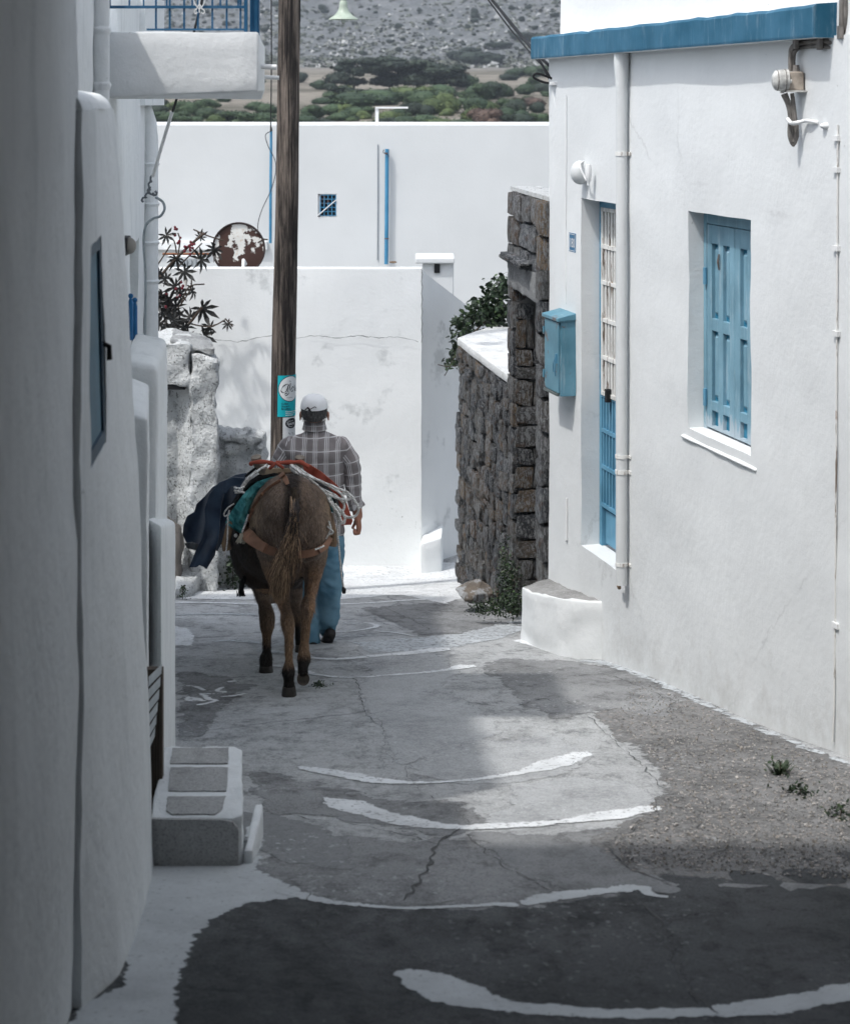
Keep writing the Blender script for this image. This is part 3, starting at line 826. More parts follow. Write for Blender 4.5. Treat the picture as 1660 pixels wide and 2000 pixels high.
MAT['cement_top'] = concrete('bare_cement_top', (.27, .27, .265), (.17, .17, .165), (.42, .42, .415), crack=0, bump=.8)
bench()

# ------------------------------------------------------------------ left houses
def LA(y, out, z):            # near left wall
    fy = max(0, min(1, (y - 4.8) / 1.5)); g_ = max(0, min(1, (y - 4.8) / .3)); q_ = max(0, min(1, (-1.7 - z) / .8))
    bulge = fy * (-.05 + .14 * max(0, -z / 2.3) ** .7) + (1 - fy) * g_ * .09 * q_ * q_ * (3 - 2 * q_)
    return (-.0887 * y - .466 + bulge + out * .996, y + out * .088, z)
near = empty('white_house', (-1.3, 4.8, -2.4), 'near whitewashed house wall with a small recessed blue window at the left edge', 'house')
WA = (5.0, 5.43, -1.0, -.39, .03)
wall_grid(LA, 4.80, 6.30, -3.1, -.02, [WA], MAT['wall_left'], 'wall', near, step=.07, amp=.008, seed=4, thick=.25)
mb = MB()       # rounded shoulder on top
for y in np.linspace(4.80, 6.30, 16):
    for k in range(7):
        a = math.pi / 2 * k / 6
        mb.v.append(LA(y, -.07 + .07 * math.cos(a) if k else 0, -.02 + .055 * math.sin(a) + .004 * noise.noise(Vector((y * 4, k, 0)))))
    mb.v.append(LA(y, -.25, .04))
for i in range(15):
    for k in range(7):
        a = i * 8 + k; mb.f.append((a, a + 1, a + 9, a + 8)); mb.mi.append(0)
mb.f.append(tuple(range(8))); mb.mi.append(0); mb.f.append(tuple(15 * 8 + k for k in range(8))[::-1]); mb.mi.append(0)
mb.build('wall_shoulder', MAT['wall_left'], near, smooth=True, weld=False, outward=True)
wm = MB(); wm.box(5.0, 5.43, -.04, -.012, -1.0, -.39, fr=LA)
wo = wm.build('window', flat('window_blue_board', (.05, .14, .20), .6, bump=.3), near)
fm = MB()
for a, b, c, d in ((5.0, 5.04, -1.0, -.39), (5.39, 5.43, -1.0, -.39), (5.04, 5.39, -.43, -.39), (5.04, 5.39, -1.0, -.96)):
    fm.box(a, b, -.0118, -.004, c, d, fr=LA)
fm.build('window_frame', flat('window_blue_frame', (.02, .06, .10), .6), wo)
hm = MB(); hm.tube([LA(5.42, -.02, -.70), LA(5.44, .012, -.72), LA(5.44, .012, -.76)], .008, 6); hm.build('hook', MAT['dark'], wo)
# nearer wall face, set back
def LB(y, out, z): return (-.0887 * y - .487 + out, y, z)
wall_grid(LB, -3.0, 4.86, -3.2, .91, [], MAT['wall_left'], 'near_wall', near, step=.12, amp=.011, seed=9, thick=.3)
mb = MB(); mb.box(-3.2, -1.12, 4.3, 6.28, -3.2, -.03); mb.build('core_wall', MAT['wall_left'], near)
mb = MB()        # drip bumps on the joint between both faces
for z in (-.40, -1.02, -1.42, -1.86):
    mb = MB(); mb.sphere(LB(4.84, .012, z), (.012, .02, .012), 8, 6); mb.build('plaster_bump', MAT['wall_left'], near, smooth=True)

# unseen roof, wall and floor added to darken the foreground
blocker = empty('foreground_blocker', (0, 0, 1.1), 'unseen roof added over the lane to darken the foreground', 'light_blocker')
MAT['light_blocker'] = flat('dark_blocker_stone', (.12, .115, .11), .9, bump=.6)  # dark surfaces out of view, added to cut light and bounce
mb = MB(); mb.box(-4, 6, -16, 4.75, .90, 2.3); mb.build('blocker_roof', MAT['light_blocker'], blocker, bevel=.03)
wall_grid(RW, -12, 6.4, -3.6, .90, [], MAT['light_blocker'], 'blocker_wall', blocker, step=.4, amp=.01)
mb = MB(); mb.box(-1.0, 1.9, -8, 2.6, -1.6, -1.55); mb.v = [(x, y, zg(x, y) + (.001 if z < -1.57 else .02)) for x, y, z in mb.v]; mb.build('blocker_floor', MAT['light_blocker'], blocker)
# second left house: long wall carrying the balcony
def LC(y, out, z): return (-.115 * y - .48 + out * .993, y + out * .114, z)
midh = empty('white_house', (-2.2, 9.5, -3.0), 'tall whitewashed house on the left carrying the white balcony', 'house')
wall_grid(LC, 6.31, 13.2, -4.2, .62, [(8.60, 9.35, -2.9, -.98, .22), (10.7, 11.8, -3.3, -.86, .22)], MAT['wall_left'], 'wall', midh, step=.14, amp=.014, seed=14, thick=.6)
mb = MB(); mb.box(-4.5, -2.05, 6.3, 13.2, -4.3, .60); mb.build('rear_wall', MAT['wall_left'], midh)
mb = MB(); mb.box(8.55, 9.4, -.26, -.23, -2.95, -.95, fr=LC); mb.build('door', MAT['gate_blue'], midh)
mb = MB(); mb.box(10.65, 11.85, -.26, -.23, -3.4, -.8, fr=LC); mb.build('door', flat('grey_door', (.30, .36, .38), .7), midh)
def joint_pipe(y, z0, z1, r, joints, top_curve=True):
    c = LC(y, r * .9, 0)
    mb = MB()
    pts = [Vector((c[0], c[1], z0)), Vector((c[0], c[1], z1 - .25))]
    if top_curve: pts += [Vector((c[0] - .012, c[1], z1 - .12)), Vector((c[0] - .04, c[1], z1 - .03)), Vector((c[0] - .09, c[1], z1))]
    else: pts.append(Vector((c[0], c[1], z1)))
    mb.tube(pts, r, 14)
    o = mb.build('downpipe', MAT['wall_left'], midh, smooth=True)
    for z in joints:
        jm = MB(); jm.tube([Vector((c[0], c[1], z - .02)), Vector((c[0], c[1], z)), Vector((c[0], c[1], z + .012))], [r * 1.02, r * 1.22, r * 1.03], 14)
        jm.build('collar', MAT['wall_left'], o, smooth=True)
joint_pipe(7.35, -1.2, .60, .036, [.29, .07], False)
joint_pipe(12.9, -4.1, -.02, .052, [-.43, -.71, -.98, -1.25, -1.7, -2.2])
# grey streaky pilaster between the pipe and the wall
# balcony
balc = empty('balcony', P(350, 190, 8), 'white balcony box with blue railing on the left house', 'balcony')
bt, bb = .308, .018
x0, x1, xc = -1.42, (505 - 830) / 3600 * 8, (518 - 830) / 3600 * 8.12
mb = MB()
plan = [(x0, 8.0), (x1, 8.0), (xc, 8.12), ((512 - 830) / 3600 * 9.3, 9.3), (x0 - .15, 9.3)]
n = len(plan)
zt = [bt, bt, bt - .07, bt, bt]; zb = [bb - .0, bb + .028, bb + .03, bb, bb]
mb.v = [(p[0], p[1], z) for p, z in zip(plan, zb)] + [(p[0], p[1], z) for p, z in zip(plan, zt)]
mb.f = [tuple(range(n))[::-1], tuple(range(n, 2 * n))] + [(i, (i + 1) % n, (i + 1) % n + n, i + n) for i in range(n)]
mb.mi = [0] * len(mb.f)
mb.build('parapet', MAT['wall'], balc, bevel=.01, rough=.004, rscale=4, sub=.12, smooth=True, outward=True)
for (z, y) in ((.16, 8.06), (.115, 8.2)):
    m = MB(); xx = xc - .02
    m.tube([(xx - .05, y, z), (xx + .075, y, z - .006)], .012 if y < 8.1 else .010, 10); m.build('drain_spout', MAT['white_metal'], balc, smooth=True)
rail = MB()
zr1, zr0 = P(0, 13, 8).z, P(0, 57, 8).z
xr0, xr1 = (285 - 830) / 3600 * 8, (480 - 830) / 3600 * 8
rail.box(x0 + .02, xr1, 7.995 + .03, 8.045, zr1 - .006, zr1 + .006)
rail.box(xr0, xr1, 7.995 + .03, 8.045, zr0 - .004, zr0 + .004)
rail.build('rail', MAT['rail_blue'], balc)
for px in (305, 332, 360, 387, 415, 443, 470):
    m = MB(); xx = (px - 830) / 3600 * 8.03
    m.box(xx - .004, xx + .004, 8.031, 8.039, zr0 - .0, .62); m.build('baluster', MAT['rail_blue'], balc)
for px in (214, 252, 280, 325, 375, 430, 465):
    m = MB(); xx = (px - 830) / 3600 * 8.03
    m.box(xx - .0035, xx + .0035, 8.046, 8.053, zr1, .62); m.build('baluster', MAT['rail_blue'], balc)
m = MB(); xx = (480 - 830) / 3600 * 8.03; m.box(xx - .006, xx + .008, 8.02, 8.05, bt, .50); m.box(xx + .012, xx + .052, 8.10, 8.14, bt - .03, .50); m.build('corner_post', MAT['rail_blue'], balc)
m = MB()
cx = (389 - 830) / 3600 * 8.0
for s in (-1, 1):
    m.tube(bez([(cx, 8.02, .43), (cx + s * .012, 8.02, .408), (cx + s * .022, 8.02, .398), (cx + s * .018, 8.02, .386), (cx + s * .008, 8.02, .392)]), .0025, 6)
    m.tube(bez([(cx, 8.02, .405), (cx + s * .02, 8.02, .43), (cx + s * .035, 8.02, .48)]), .0025, 6)
m.tube([(cx, 8.02, .39), (cx, 8.02, .50)], .003, 6)
m.build('scroll_ornament', MAT['white_metal'], balc)
# white house corner beyond the balcony
mb = MB(); mb.box(P(240, 0, 12).x, P(260, 0, 12).x, 12.0, 13.0, .2, .72); mb.box(P(260.5, 0, 12.2).x, P(284, 0, 12.2).x, 12.2, 13.1, -.02, .72)
mb.build('corner_column', MAT['wall_left'], midh)

# low parapets and stair walls on the left
def lowwall(name, label, plan, z0, tops, mat='wall_left', bevel=.02, rough=.006, cat='wall'):
    n = len(plan); mb = MB()
    mb.v = [(p[0], p[1], z0) for p in plan] + [(p[0], p[1], z) for p, z in zip(plan, tops)]
    mb.f = [tuple(range(n))[::-1], tuple(range(n, 2 * n))] + [(i, (i + 1) % n, (i + 1) % n + n, i + n) for i in range(n)]
    mb.mi = [0] * len(mb.f)
    o = mb.build(name, MAT[mat], bevel=bevel, rough=rough, rscale=5, sub=.08, smooth=True, outward=True)
    return tag(o, label, cat)
Xa = lambda px, d: (px - 830) / 3600 * d
lowwall('garden_wall', 'tall smooth white end post with slanting top beside the left doorway', [(Xa(245, 7.6), 7.6), (Xa(308, 7.6), 7.6), (Xa(328, 8.5), 8.5), (Xa(262, 8.5), 8.5)], -3.2, [-1.06, -1.085, -1.085, -1.055], bevel=.03)
lowwall('garden_wall', 'short white stair wall below the tall post, behind the blue-windowed house', [(Xa(240, 6.75), 6.75), (Xa(289, 6.75), 6.75), (Xa(292, 7.2), 7.2), (Xa(240, 7.2), 7.2)], -3.2, [-1.13, -1.16, -1.10, -1.06], bevel=.012)
pier = lowwall('garden_wall', 'lower white pier with chamfered top beside the step block', [(Xa(316, 7.06), 7.06), (Xa(343, 8.49), 8.49), (Xa(318, 8.6), 8.6), (Xa(285, 7.2), 7.2)], -3.3, [-1.62, -1.93, -1.93, -1.62], bevel=.015, rough=.004)
# doorway recess between house and pier: brown door and tiled step
dr = empty('side_door', (Xa(300, 6.7), 6.7, -2.6), 'narrow brown door in the recess behind the near left house', 'door')
mb = MB(); mb.box(Xa(280, 6.72), Xa(322, 6.72), 6.66, 6.70, -2.62, -2.05); 
mb.build('door_leaf', flat('brown_wood', (.095, .075, .06), .7, bump=.3), dr)
mb = MB()
for i in range(5): mb.box(Xa(286 + i * 6, 6.66), Xa(288 + i * 6, 6.66), 6.655, 6.662, -2.6, -2.08)
mb.build('moulding', flat('brown_wood_dark', (.05, .04, .03), .7), dr)
tl = MB()
for i in range(6):
    z = -2.06 - i * .045
    tl.hexa([P(291, 200 - z / 6.5 * 3600, 6.5), P(316 - i * 2.6, 200 - z / 6.6 * 3600 - 8, 6.64), P(316 - i * 2.6, 200 - z / 6.6 * 3600 - 8, 6.66), P(291, 200 - z / 6.5 * 3600, 6.52)] + [P(291, 200 - (z + .035) / 6.5 * 3600, 6.5), P(317 - i * 2.6, 200 - (z + .035) / 6.6 * 3600 - 8, 6.64), P(317 - i * 2.6, 200 - (z + .035) / 6.6 * 3600 - 8, 6.66), P(291, 200 - (z + .035) / 6.5 * 3600, 6.52)])
tl.build('slat', flat('pale_slats', (.42, .46, .48), .6), dr)

# step block, whitewashed edges and bare cement panels
stp = empty('step_block', (Xa(390, 6.6), 6.6, -2.62), 'grey cement step block edged with white paint on the left', 'step')
zs = -2.445
fl, fr_, bl, br = P(294, 0, 6.3).x, P(472, 0, 6.3).x, P(322, 0, 7.0).x, P(474, 0, 7.0).x
fr2 = P(473, 0, 6.3).x
mb = MB()
plan = [(fl, 6.3), (fr2 - .03, 6.3), (fr2, 6.33), (br, 6.96), (br - .03, 7.0), (bl, 7.0)]
n = len(plan)
mb.v = [(p[0], p[1], -2.75) for p in plan] + [(p[0], p[1], zs) for p in plan]
mb.f = [tuple(range(n))[::-1], tuple(range(n, 2 * n))] + [(i, (i + 1) % n, (i + 1) % n + n, i + n) for i in range(n)]
mb.mi = [0] * len(mb.f)
mb.build('block', MAT['wall_left'], stp, bevel=.007, rough=.006, rscale=11, sub=.035, smooth=True, outward=True)
def lerp2(px, py):      # point on the block's top seen at (px,py)
    d = -zs / ((py - 200) / 3600)
    return ((px - 830) / 3600 * d, d)
MAT['bare_cement'] = concrete('bare_cement', (.36, .365, .36), (.22, .22, .218), (.42, .42, .418), crack=0, bump=.6, fleck=.1)
def pan(pts, z, name='cement_panel'):
    q = []
    w = [Vector(lerp2(*p)) for p in pts]
    m = MB()
    k = []
    for i in range(len(w)):
        a, b = w[i], w[(i + 1) % len(w)]
        for j in range(8):
            v = a.lerp(b, j / 8); k.append((v.x + .003 * noise.noise(Vector((v.x * 60, v.y * 60, 0))), v.y + .006 * noise.noise(Vector((v.x * 60, v.y * 60, 4)))))
    n = len(k)
    m.v = [(p[0], p[1], z - .004) for p in k] + [(p[0], p[1], z + .004) for p in k]
    m.f = [tuple(range(n, 2 * n))] + [(i, (i + 1) % n, (i + 1) % n + n, i + n) for i in range(n)]; m.mi = [0] * len(m.f)
    m.build(name, MAT['bare_cement'], stp, outward=True)
pan([(333, 1494), (446, 1494), (447, 1464), (338, 1464)], zs + .003)
pan([(329, 1548), (443, 1548), (446, 1502), (334, 1502)], zs + .003)
pan([(326, 1586), (336, 1593), (420, 1593), (434, 1584), (440, 1559), (328, 1559)], zs + .003)
# front face panel
m = MB()
k = [P(295, 1690, 6.29), P(466, 1693, 6.29), P(466, 1622, 6.29), P(455, 1606, 6.29), P(436, 1602, 6.29), P(297, 1600, 6.29)]
n = len(k); m.v = [tuple(p) for p in k] + [(p.x, p.y + .02, p.z) for p in k]
m.f = [tuple(range(n))] + [(i, (i + 1) % n, (i + 1) % n + n, i + n) for i in range(n)]; m.mi = [0] * len(m.f)
m.build('cement_panel', MAT['bare_cement'], stp, outward=True)
m = MB(); m.box(fr2 + .003, fr2 + .035, 6.32, 6.75, -2.75, -2.565); m.build('side_ledge', MAT['wall_left'], stp, bevel=.01, rough=.004, rscale=8, sub=.05, smooth=True, outward=True)

# ------------------------------------------------------------------ houses at the end of the lane
def rough_prism(mb_plan, z0, tops, name, mat, parent=None, sub=.05, rough=.02, rs=6, bevel=.02, rocks=1.0, smooth=True):
    n = len(mb_plan); mb = MB()
    mb.v = [(p[0], p[1], z0) for p in mb_plan] + [(p[0], p[1], z) for p, z in zip(mb_plan, tops)]
    mb.f = [tuple(range(n))[::-1], tuple(range(n, 2 * n))] + [(i, (i + 1) % n, (i + 1) % n + n, i + n) for i in range(n)]
    mb.mi = [0] * len(mb.f)
    me = mb.mesh(name)
    bm = bmesh.new(); bm.from_mesh(me)
    bmesh.ops.recalc_face_normals(bm, faces=bm.faces)
    if bevel: bmesh.ops.bevel(bm, geom=list(bm.edges), offset=bevel, segments=2, profile=.5, affect='EDGES')
    for _ in range(12):
        es = [e for e in bm.edges if e.calc_length() > sub]
        if not es or len(bm.verts) > 40000: break
        bmesh.ops.subdivide_edges(bm, edges=es, cuts=1, use_grid_fill=True)
    bm.normal_update()
    dd = []
    for v in bm.verts:
        q = v.co * rs
        h = noise.noise(q * .5) * .9 + noise.noise(q) * .7 + .5 * noise.noise(q * 2.3) + .34 * noise.noise(q * 5) + .26 * abs(noise.noise(q * 8.5))
        cell = noise.voronoi(Vector((q.x, q.y, q.z * 1.6)) * .55)[0]
        h += rocks * (.5 - min(.9, cell[0] * 1.1)) * 1.2
        dd.append(v.normal * rough * h)
    for v, d in zip(bm.verts, dd): v.co += d
    bm.to_mesh(me); bm.free()
    return link(name, me, mat, parent, None, smooth)

K = empty('white_house', (0, 22.7, -4.6), 'long flat-roofed white house closing the end of the lane', 'house')
kz = -45 / 3600 * 22.5
def KW(x, out, z): return (x, 22.5 - out, z)
wx0, wx1, wz0, wz1 = P(621, 0, 22.5).x, P(657, 0, 22.5).x, P(0, 424, 22.5).z, P(0, 379, 22.5).z
wall_grid(KW, -5.5, 5.0, -5.2, kz, [(wx0, wx1, wz0, wz1, .09)], MAT['wall_far'], 'wall', K, step=.3, amp=.006, seed=30, thick=4)
mb = MB(); mb.box(-5.5, 5, 26.4, 26.6, -5, kz); mb.build('rear_wall', MAT['wall_far'], K)
w = MB(); w.box(wx0, wx1, 22.585, 22.62, wz0, wz1); wk = w.build('window', MAT['dark'], K)
f = MB(); ft = .022
for a, b, c, d in ((wx0, wx0 + ft * 1.4, wz0, wz1), (wx1 - ft * .3, wx1, wz0, wz1), (wx0, wx1, wz1 - ft * .6, wz1), (wx0, wx1, wz0, wz0 + ft * .8)): f.box(a, b, 22.53, 22.58, c, d)
f.build('window_frame', MAT['white_metal'], wk)
gr = MB(); gx0, gx1, gz0, gz1 = wx0 + ft * 1.4, wx1 - ft * .3, wz0 + ft * .8, wz1 - ft * .6
for i in range(5):
    xx = gx0 + (gx1 - gx0) * i / 4; gr.box(xx - .005, xx + .005, 22.50, 22.51, gz0, gz1)
for i in range(6):
    zz_ = gz0 + (gz1 - gz0) * i / 5; gr.box(gx0, gx1, 22.511, 22.52, zz_ - .005, zz_ + .005)
gr.build('grille', MAT['pipe_blue'], wk)
m = MB(); m.tube([(wx0, 22.49, wz0 + .02), (wx1, 22.49, wz1 - .07)], .006, 6); m.build('stick', MAT['white_metal'], wk)
m = MB(); m.tube([P(738, 282, 22.49), P(738, 400, 22.49), P(737.5, 508, 22.49)], .006, 6); m.build('cable', flat('grey_cable', (.22, .25, .28), .6), K)
m = MB(); m.box(P(733, 0, 22.7).x, P(739.5, 0, 22.7).x, 22.68, 22.72, kz - .02, P(0, 210, 22.7).z)
m.box(P(733, 0, 22.7).x, P(797, 0, 22.7).x, 22.665, 22.70, P(0, 212, 22.7).z, P(0, 208.5, 22.7).z); m.build('roof_post', MAT['white_metal'], K)

# low terrace house J: front, shaded slanting flank, terrace floor and chimney
J = empty('white_house', (-1.2, 17.2, -4.4), 'low cracked white terrace house with slanting right flank at the bend', 'house')
jt = -325 / 3600 * 17
jx = (823 - 830) / 3600 * 17
def JW(x, out, z): return (x, 17.0 - out, z)
wall_grid(JW, -3.4, jx, -5.0, jt, [], MAT['wall_old'], 'front_wall', J, step=.12, amp=.010, seed=41, thick=.2, ends=True)
mb = MB(); u = Vector((.358, .5, 0)).normalized(); nrm = Vector((u.y, -u.x, 0))
n1 = 30; n2 = 16
for i in range(n1 + 1):
    s = 3.2 * i / n1
    top = jt - .012 - .53 * s
    for j in range(n2 + 1):
        z = -5 + (max(top, -4.2) + 5) * j / n2
        p = Vector((jx + .001, 17.0, 0)) + u * s + nrm * (.006 * noise.noise(Vector((s * 3, z * 3, 0))))
        mb.v.append((p.x, p.y, z))
for i in range(n1):
    for j in range(n2):
        a = i * (n2 + 1) + j; mb.f.append((a, a + n2 + 1, a + n2 + 2, a + 1)); mb.mi.append(0)
me_base = len(mb.v)
for i in range(n1 + 1):
    s = 3.2 * i / n1; top = max(jt - .012 - .53 * s, -4.2)
    p = Vector((jx, 17.0, 0)) + u * s; q = p - nrm * .22
    mb.v += [(p.x, p.y, top), (q.x, q.y, top)]
for i in range(n1):
    a = me_base + 2 * i; mb.f.append((a, a + 2, a + 3, a + 1)); mb.mi.append(0)
mb.build('flank_wall', MAT['wall_old'], J, smooth=False, weld=True)
mb = MB(); mb.box(-3.4, jx - .03, 17.1, 22.4, -2.35, -2.3); mb.build('terrace', MAT['cement_top'], J)
mb = MB(); mb.box(-3.4, 2.6, 18.5, 22.49, -5.0, -2.7); mb.build('lower_terrace', MAT['cement_top'], J)
ch = MB(); ch.box(P(825, 0, 18.9).x, P(886, 0, 18.9).x, 18.9, 19.4, -3, P(0, 514, 18.9).z)
cho = ch.build('chimney', MAT['wall_far'], J, bevel=.012)
ch = MB(); ch.box(P(811, 0, 18.86).x, P(888, 0, 18.86).x, 18.84, 19.46, P(0, 514, 18.9).z, P(0, 503, 18.9).z); ch.build('chimney_cap', MAT['wall_far'], cho, bevel=.012)
ch = MB(); ch.box(P(848, 0, 18.88).x, P(859, 0, 18.88).x, 18.885, 18.95, P(0, 533, 18.9).z, P(0, 514.5, 18.9).z); ch.build('chimney_slot', MAT['dark'], cho)
mb = MB()     # long crack across the front
def wcrack(pts, d, w=.004, seed=0):
    q = []
    for a, b in zip(pts, pts[1:]):
        for j in range(8):
            t = j / 8; px = a[0] + (b[0] - a[0]) * t; py = a[1] + (b[1] - a[1]) * t
            q.append(P(px, py + 3 * noise.noise(Vector((px * .09, seed, 0))), d))
    for i in range(len(q) - 1):
        h = w * (.4 + abs(noise.noise(Vector((q[i].x * 8, seed, 2)))) * 2)
        a, b = q[i], q[i + 1]
        mb.add([(a.x, a.y, a.z - h), (b.x, b.y, b.z - h), (b.x, b.y, b.z + h), (a.x, a.y, a.z + h)], [(0, 1, 2, 3)])
wcrack([(420, 663), (470, 668), (500, 660), (536, 655), (580, 660), (620, 655), (660, 661), (700, 655), (740, 660), (780, 658), (822, 668)], 16.975, .0035)
q = [P(823 + (2 if i % 2 else 0), 525 + i * 12, 16.975) for i in range(13)]
for a, b in zip(q, q[1:]): mb.add([(a.x - .003, a.y, a.z), (a.x + .004, a.y, a.z), (b.x + .004, b.y, b.z), (b.x - .003, b.y, b.z)], [(0, 1, 2, 3)])
mb.build('crack', flat('hairline_grey', (.20, .21, .215), .9), J, weld=False)  # thin grey lines for the cracks on the front and its corner
mb = MB(); b0 = P(822, 1048, 16.9)
lowwall('corner_step', 'small white corner step at the foot of the terrace house', [(jx - .01, 16.72), (P(863, 0, 16.8).x, 16.80), (P(866, 0, 17.3).x, 17.4), (jx + .02, 17.2)], -4.6, [-4.0, -3.96, -3.96, -4.0], mat='wall_old', bevel=.02, cat='step')

# rough whitewashed gatehouse and rubble wall on the left
gh = empty('rubble_gatehouse', (P(375, 0, 15.3).x, 15.3, -4.1), 'rough whitewashed rubble gate pier with dark doorway at the left', 'gatehouse')
dG = 15.2
zz_ = lambda y, d=dG: (200 - y) / 3600 * d
rough_prism([(Xa(372, dG), dG), (Xa(424, dG), dG), (Xa(418, 16.0), 16.0), (Xa(372, 16.0), 16.0)], -4.5, [zz_(690), zz_(705), zz_(712), zz_(690)], 'pier', MAT['rubble_white'], gh, rough=.034, rs=6, sub=.04)
rough_prism([(Xa(300, dG), dG), (Xa(373, dG), dG), (Xa(373, 16.0), 16.0), (Xa(300, 16.0), 16.0)], zz_(756), [zz_(668), zz_(672), zz_(672), zz_(668)], 'lintel', MAT['rubble_white'], gh, rough=.03, rs=6)
rough_prism([(Xa(298, 15.3), 15.32), (Xa(345, 15.3), 15.42), (Xa(376, 15.4), 15.28), (Xa(372, 16.0), 16.0), (Xa(300, 16.0), 16.0)], -4.5, [zz_(750)] * 5, 'recessed_wall', MAT['rubble_white'], gh, rough=.025, rs=5)
rough_prism([(Xa(332, dG), dG + .02), (Xa(418, dG), dG + .02), (Xa(412, 15.9), 15.9), (Xa(338, 15.9), 15.9)], zz_(690), [zz_(664), zz_(688), zz_(684), zz_(660)], 'cap_stone', MAT['rock'] if 'rock' in MAT else concrete('grey_cap_rock', (.30, .31, .31), (.13, .135, .14), (.50, .51, .51), crack=0, bump=1.4), gh, rough=.03, rs=7)
mb = MB(); mb.box(Xa(318, 15.24), Xa(362, 15.24), 15.22, 15.5, zz_(762), zz_(751)); mb.build('lintel_shadow_board', MAT['dark'], gh)
rough_prism([(Xa(326, 15.0), 15.0), (Xa(352, 15.0), 15.0), (Xa(356, 15.3), 15.3), (Xa(326, 15.3), 15.3)], -4.5, [zz_(1015, 15.1), zz_(1040, 15.1), zz_(1035, 15.1), zz_(1012, 15.1)], 'rock', flat('dark_rock', (.13, .12, .11), .9, bump=.8), gh, rough=.02, rs=8)
rub = rough_prism([(Xa(405, 15.5), 15.5), (Xa(513, 15.5), 15.5), (Xa(512, 16.1), 16.1), (Xa(402, 16.2), 16.2)], -4.6, [zz_(862, 15.5), zz_(858, 15.5), zz_(858, 15.5), zz_(862, 15.5)], 'rubble_wall', MAT['rubble_white'], None, rough=.055, rs=5, sub=.04)
tag(rub, 'broken whitewashed rubble wall end beside the gate pier', 'wall')
def boulder(name, c, r, mat, parent=None, seed=0, sub=3, jag=.28, rot=(0, 0, 0), smooth=False):
    bm = bmesh.new(); bmesh.ops.create_icosphere(bm, subdivisions=sub, radius=1)
    R = Euler(rot).to_matrix()
    rr = random.Random(seed); planes = []
    for _ in range(14):
        nn = Vector((rr.gauss(0, 1), rr.gauss(0, 1), rr.gauss(0, 1))).normalized(); planes.append((nn, rr.uniform(.62, .92)))
    for v in bm.verts:
        p = v.co.copy()
        for nn, h in planes:
            k = p.dot(nn)
            if k > h: p -= nn * (k - h)
        p *= 1 + jag * .35 * noise.noise(p * 2.2 + Vector((seed, 0, 0)))
        v.co = R @ Vector((p.x * r[0], p.y * r[1], p.z * r[2])) + Vector(c)
    me = bpy.data.meshes.new(name); bm.to_mesh(me); bm.free()
    return link(name, me, mat, parent, None, smooth)
for i, (px, py, r) in enumerate([(445, 850, .07), (470, 848, .09), (495, 853, .08), (482, 838, .05), (452, 872, .08), (508, 868, .045), (430, 880, .06)]):
    boulder('stone', P(px, py + 3, 15.5), (r, r * 1.2, r * .7), MAT['rubble_white'], rub, seed=i + 20, sub=3)
crb = rough_prism([(Xa(343, 14.6), 14.6), (Xa(372, 14.7), 14.7), (Xa(400, 15.4), 15.5), (Xa(340, 15.4), 15.5)], -4.4, [zz_(1150, 14.6), zz_(1150, 14.7), zz_(1118, 15.2), zz_(1110, 15.2)], 'whitewashed_ramp', MAT['rubble_white'], None, rough=.015, rs=6)
tag(crb, 'lumpy whitewashed ramp at the foot of the gate pier', 'ramp')
# ------------------------------------------------------------------ stone walls
def stone_mat(name, lime=.3, dark=1.0):
    t = NT(name, .85, .3)
    oi = t.n("ShaderNodeObjectInfo")
    base = t.ramp(oi.outputs['Random'], [(.0, (.06 * dark, .067 * dark, .078 * dark)), (.22, (.11 * dark, .12 * dark, .135 * dark)), (.42, (.19 * dark, .18 * dark, .165 * dark)), (.58, (.26 * dark, .19 * dark, .125 * dark)), (.68, (.095 * dark, .10 * dark, .108 * dark)), (.80, (.14 * dark, .095 * dark, .065 * dark)), (.90, (.21 * dark, .205 * dark, .195 * dark)), (1.0, (.06 * dark, .063 * dark, .066 * dark))])
    base = t.mix(t.ramp(t.noise(1, vec=t.map((2.2, 2.2, 3)), detail=8, rough=.75), [(.42, 0.0), (.66, .85)]), base, tuple(q * dark for q in (.06, .062, .066)))
    base = t.mix(t.ramp(t.noise(1, vec=t.map((7, 7, 3.2), loc=(3, 3, 3)), detail=8, rough=.8), [(.49, 0.0), (.56, lime)]), base, (.50, .52, .54))
    base = t.mix(t.ramp(t.noise(1.6, vec=t.map(loc=(8, 8, 1)), detail=6), [(.60, 0.0), (.68, .5)]), base, (.17, .09, .045))
    h = t.bump(t.noise(3.5, detail=10, rough=.78), 0.8, .05)
    h = t.bump(t.noise(14, detail=6, rough=.7), .7, .03, h)
    return t.done(base, h)
MAT['stone'] = stone_mat('slate_stone', .9, 1.5)
MAT['stone_lime'] = stone_mat('lime_streaked_stone', 1.0, 1.8)
MAT['stone_dark'] = stone_mat('shaded_slate', .9, 1.1)  # darker slate copy: the jamb's shade put into the colour; boulder shares it
MAT['mortar'] = flat('dark_mortar', (.19, .187, .18), .95, bump=.6)
MAT['slab'] = concrete('pale_cap_slab', (.50, .51, .505), (.34, .35, .345), (.60, .61, .605), crack=0, bump=.4)

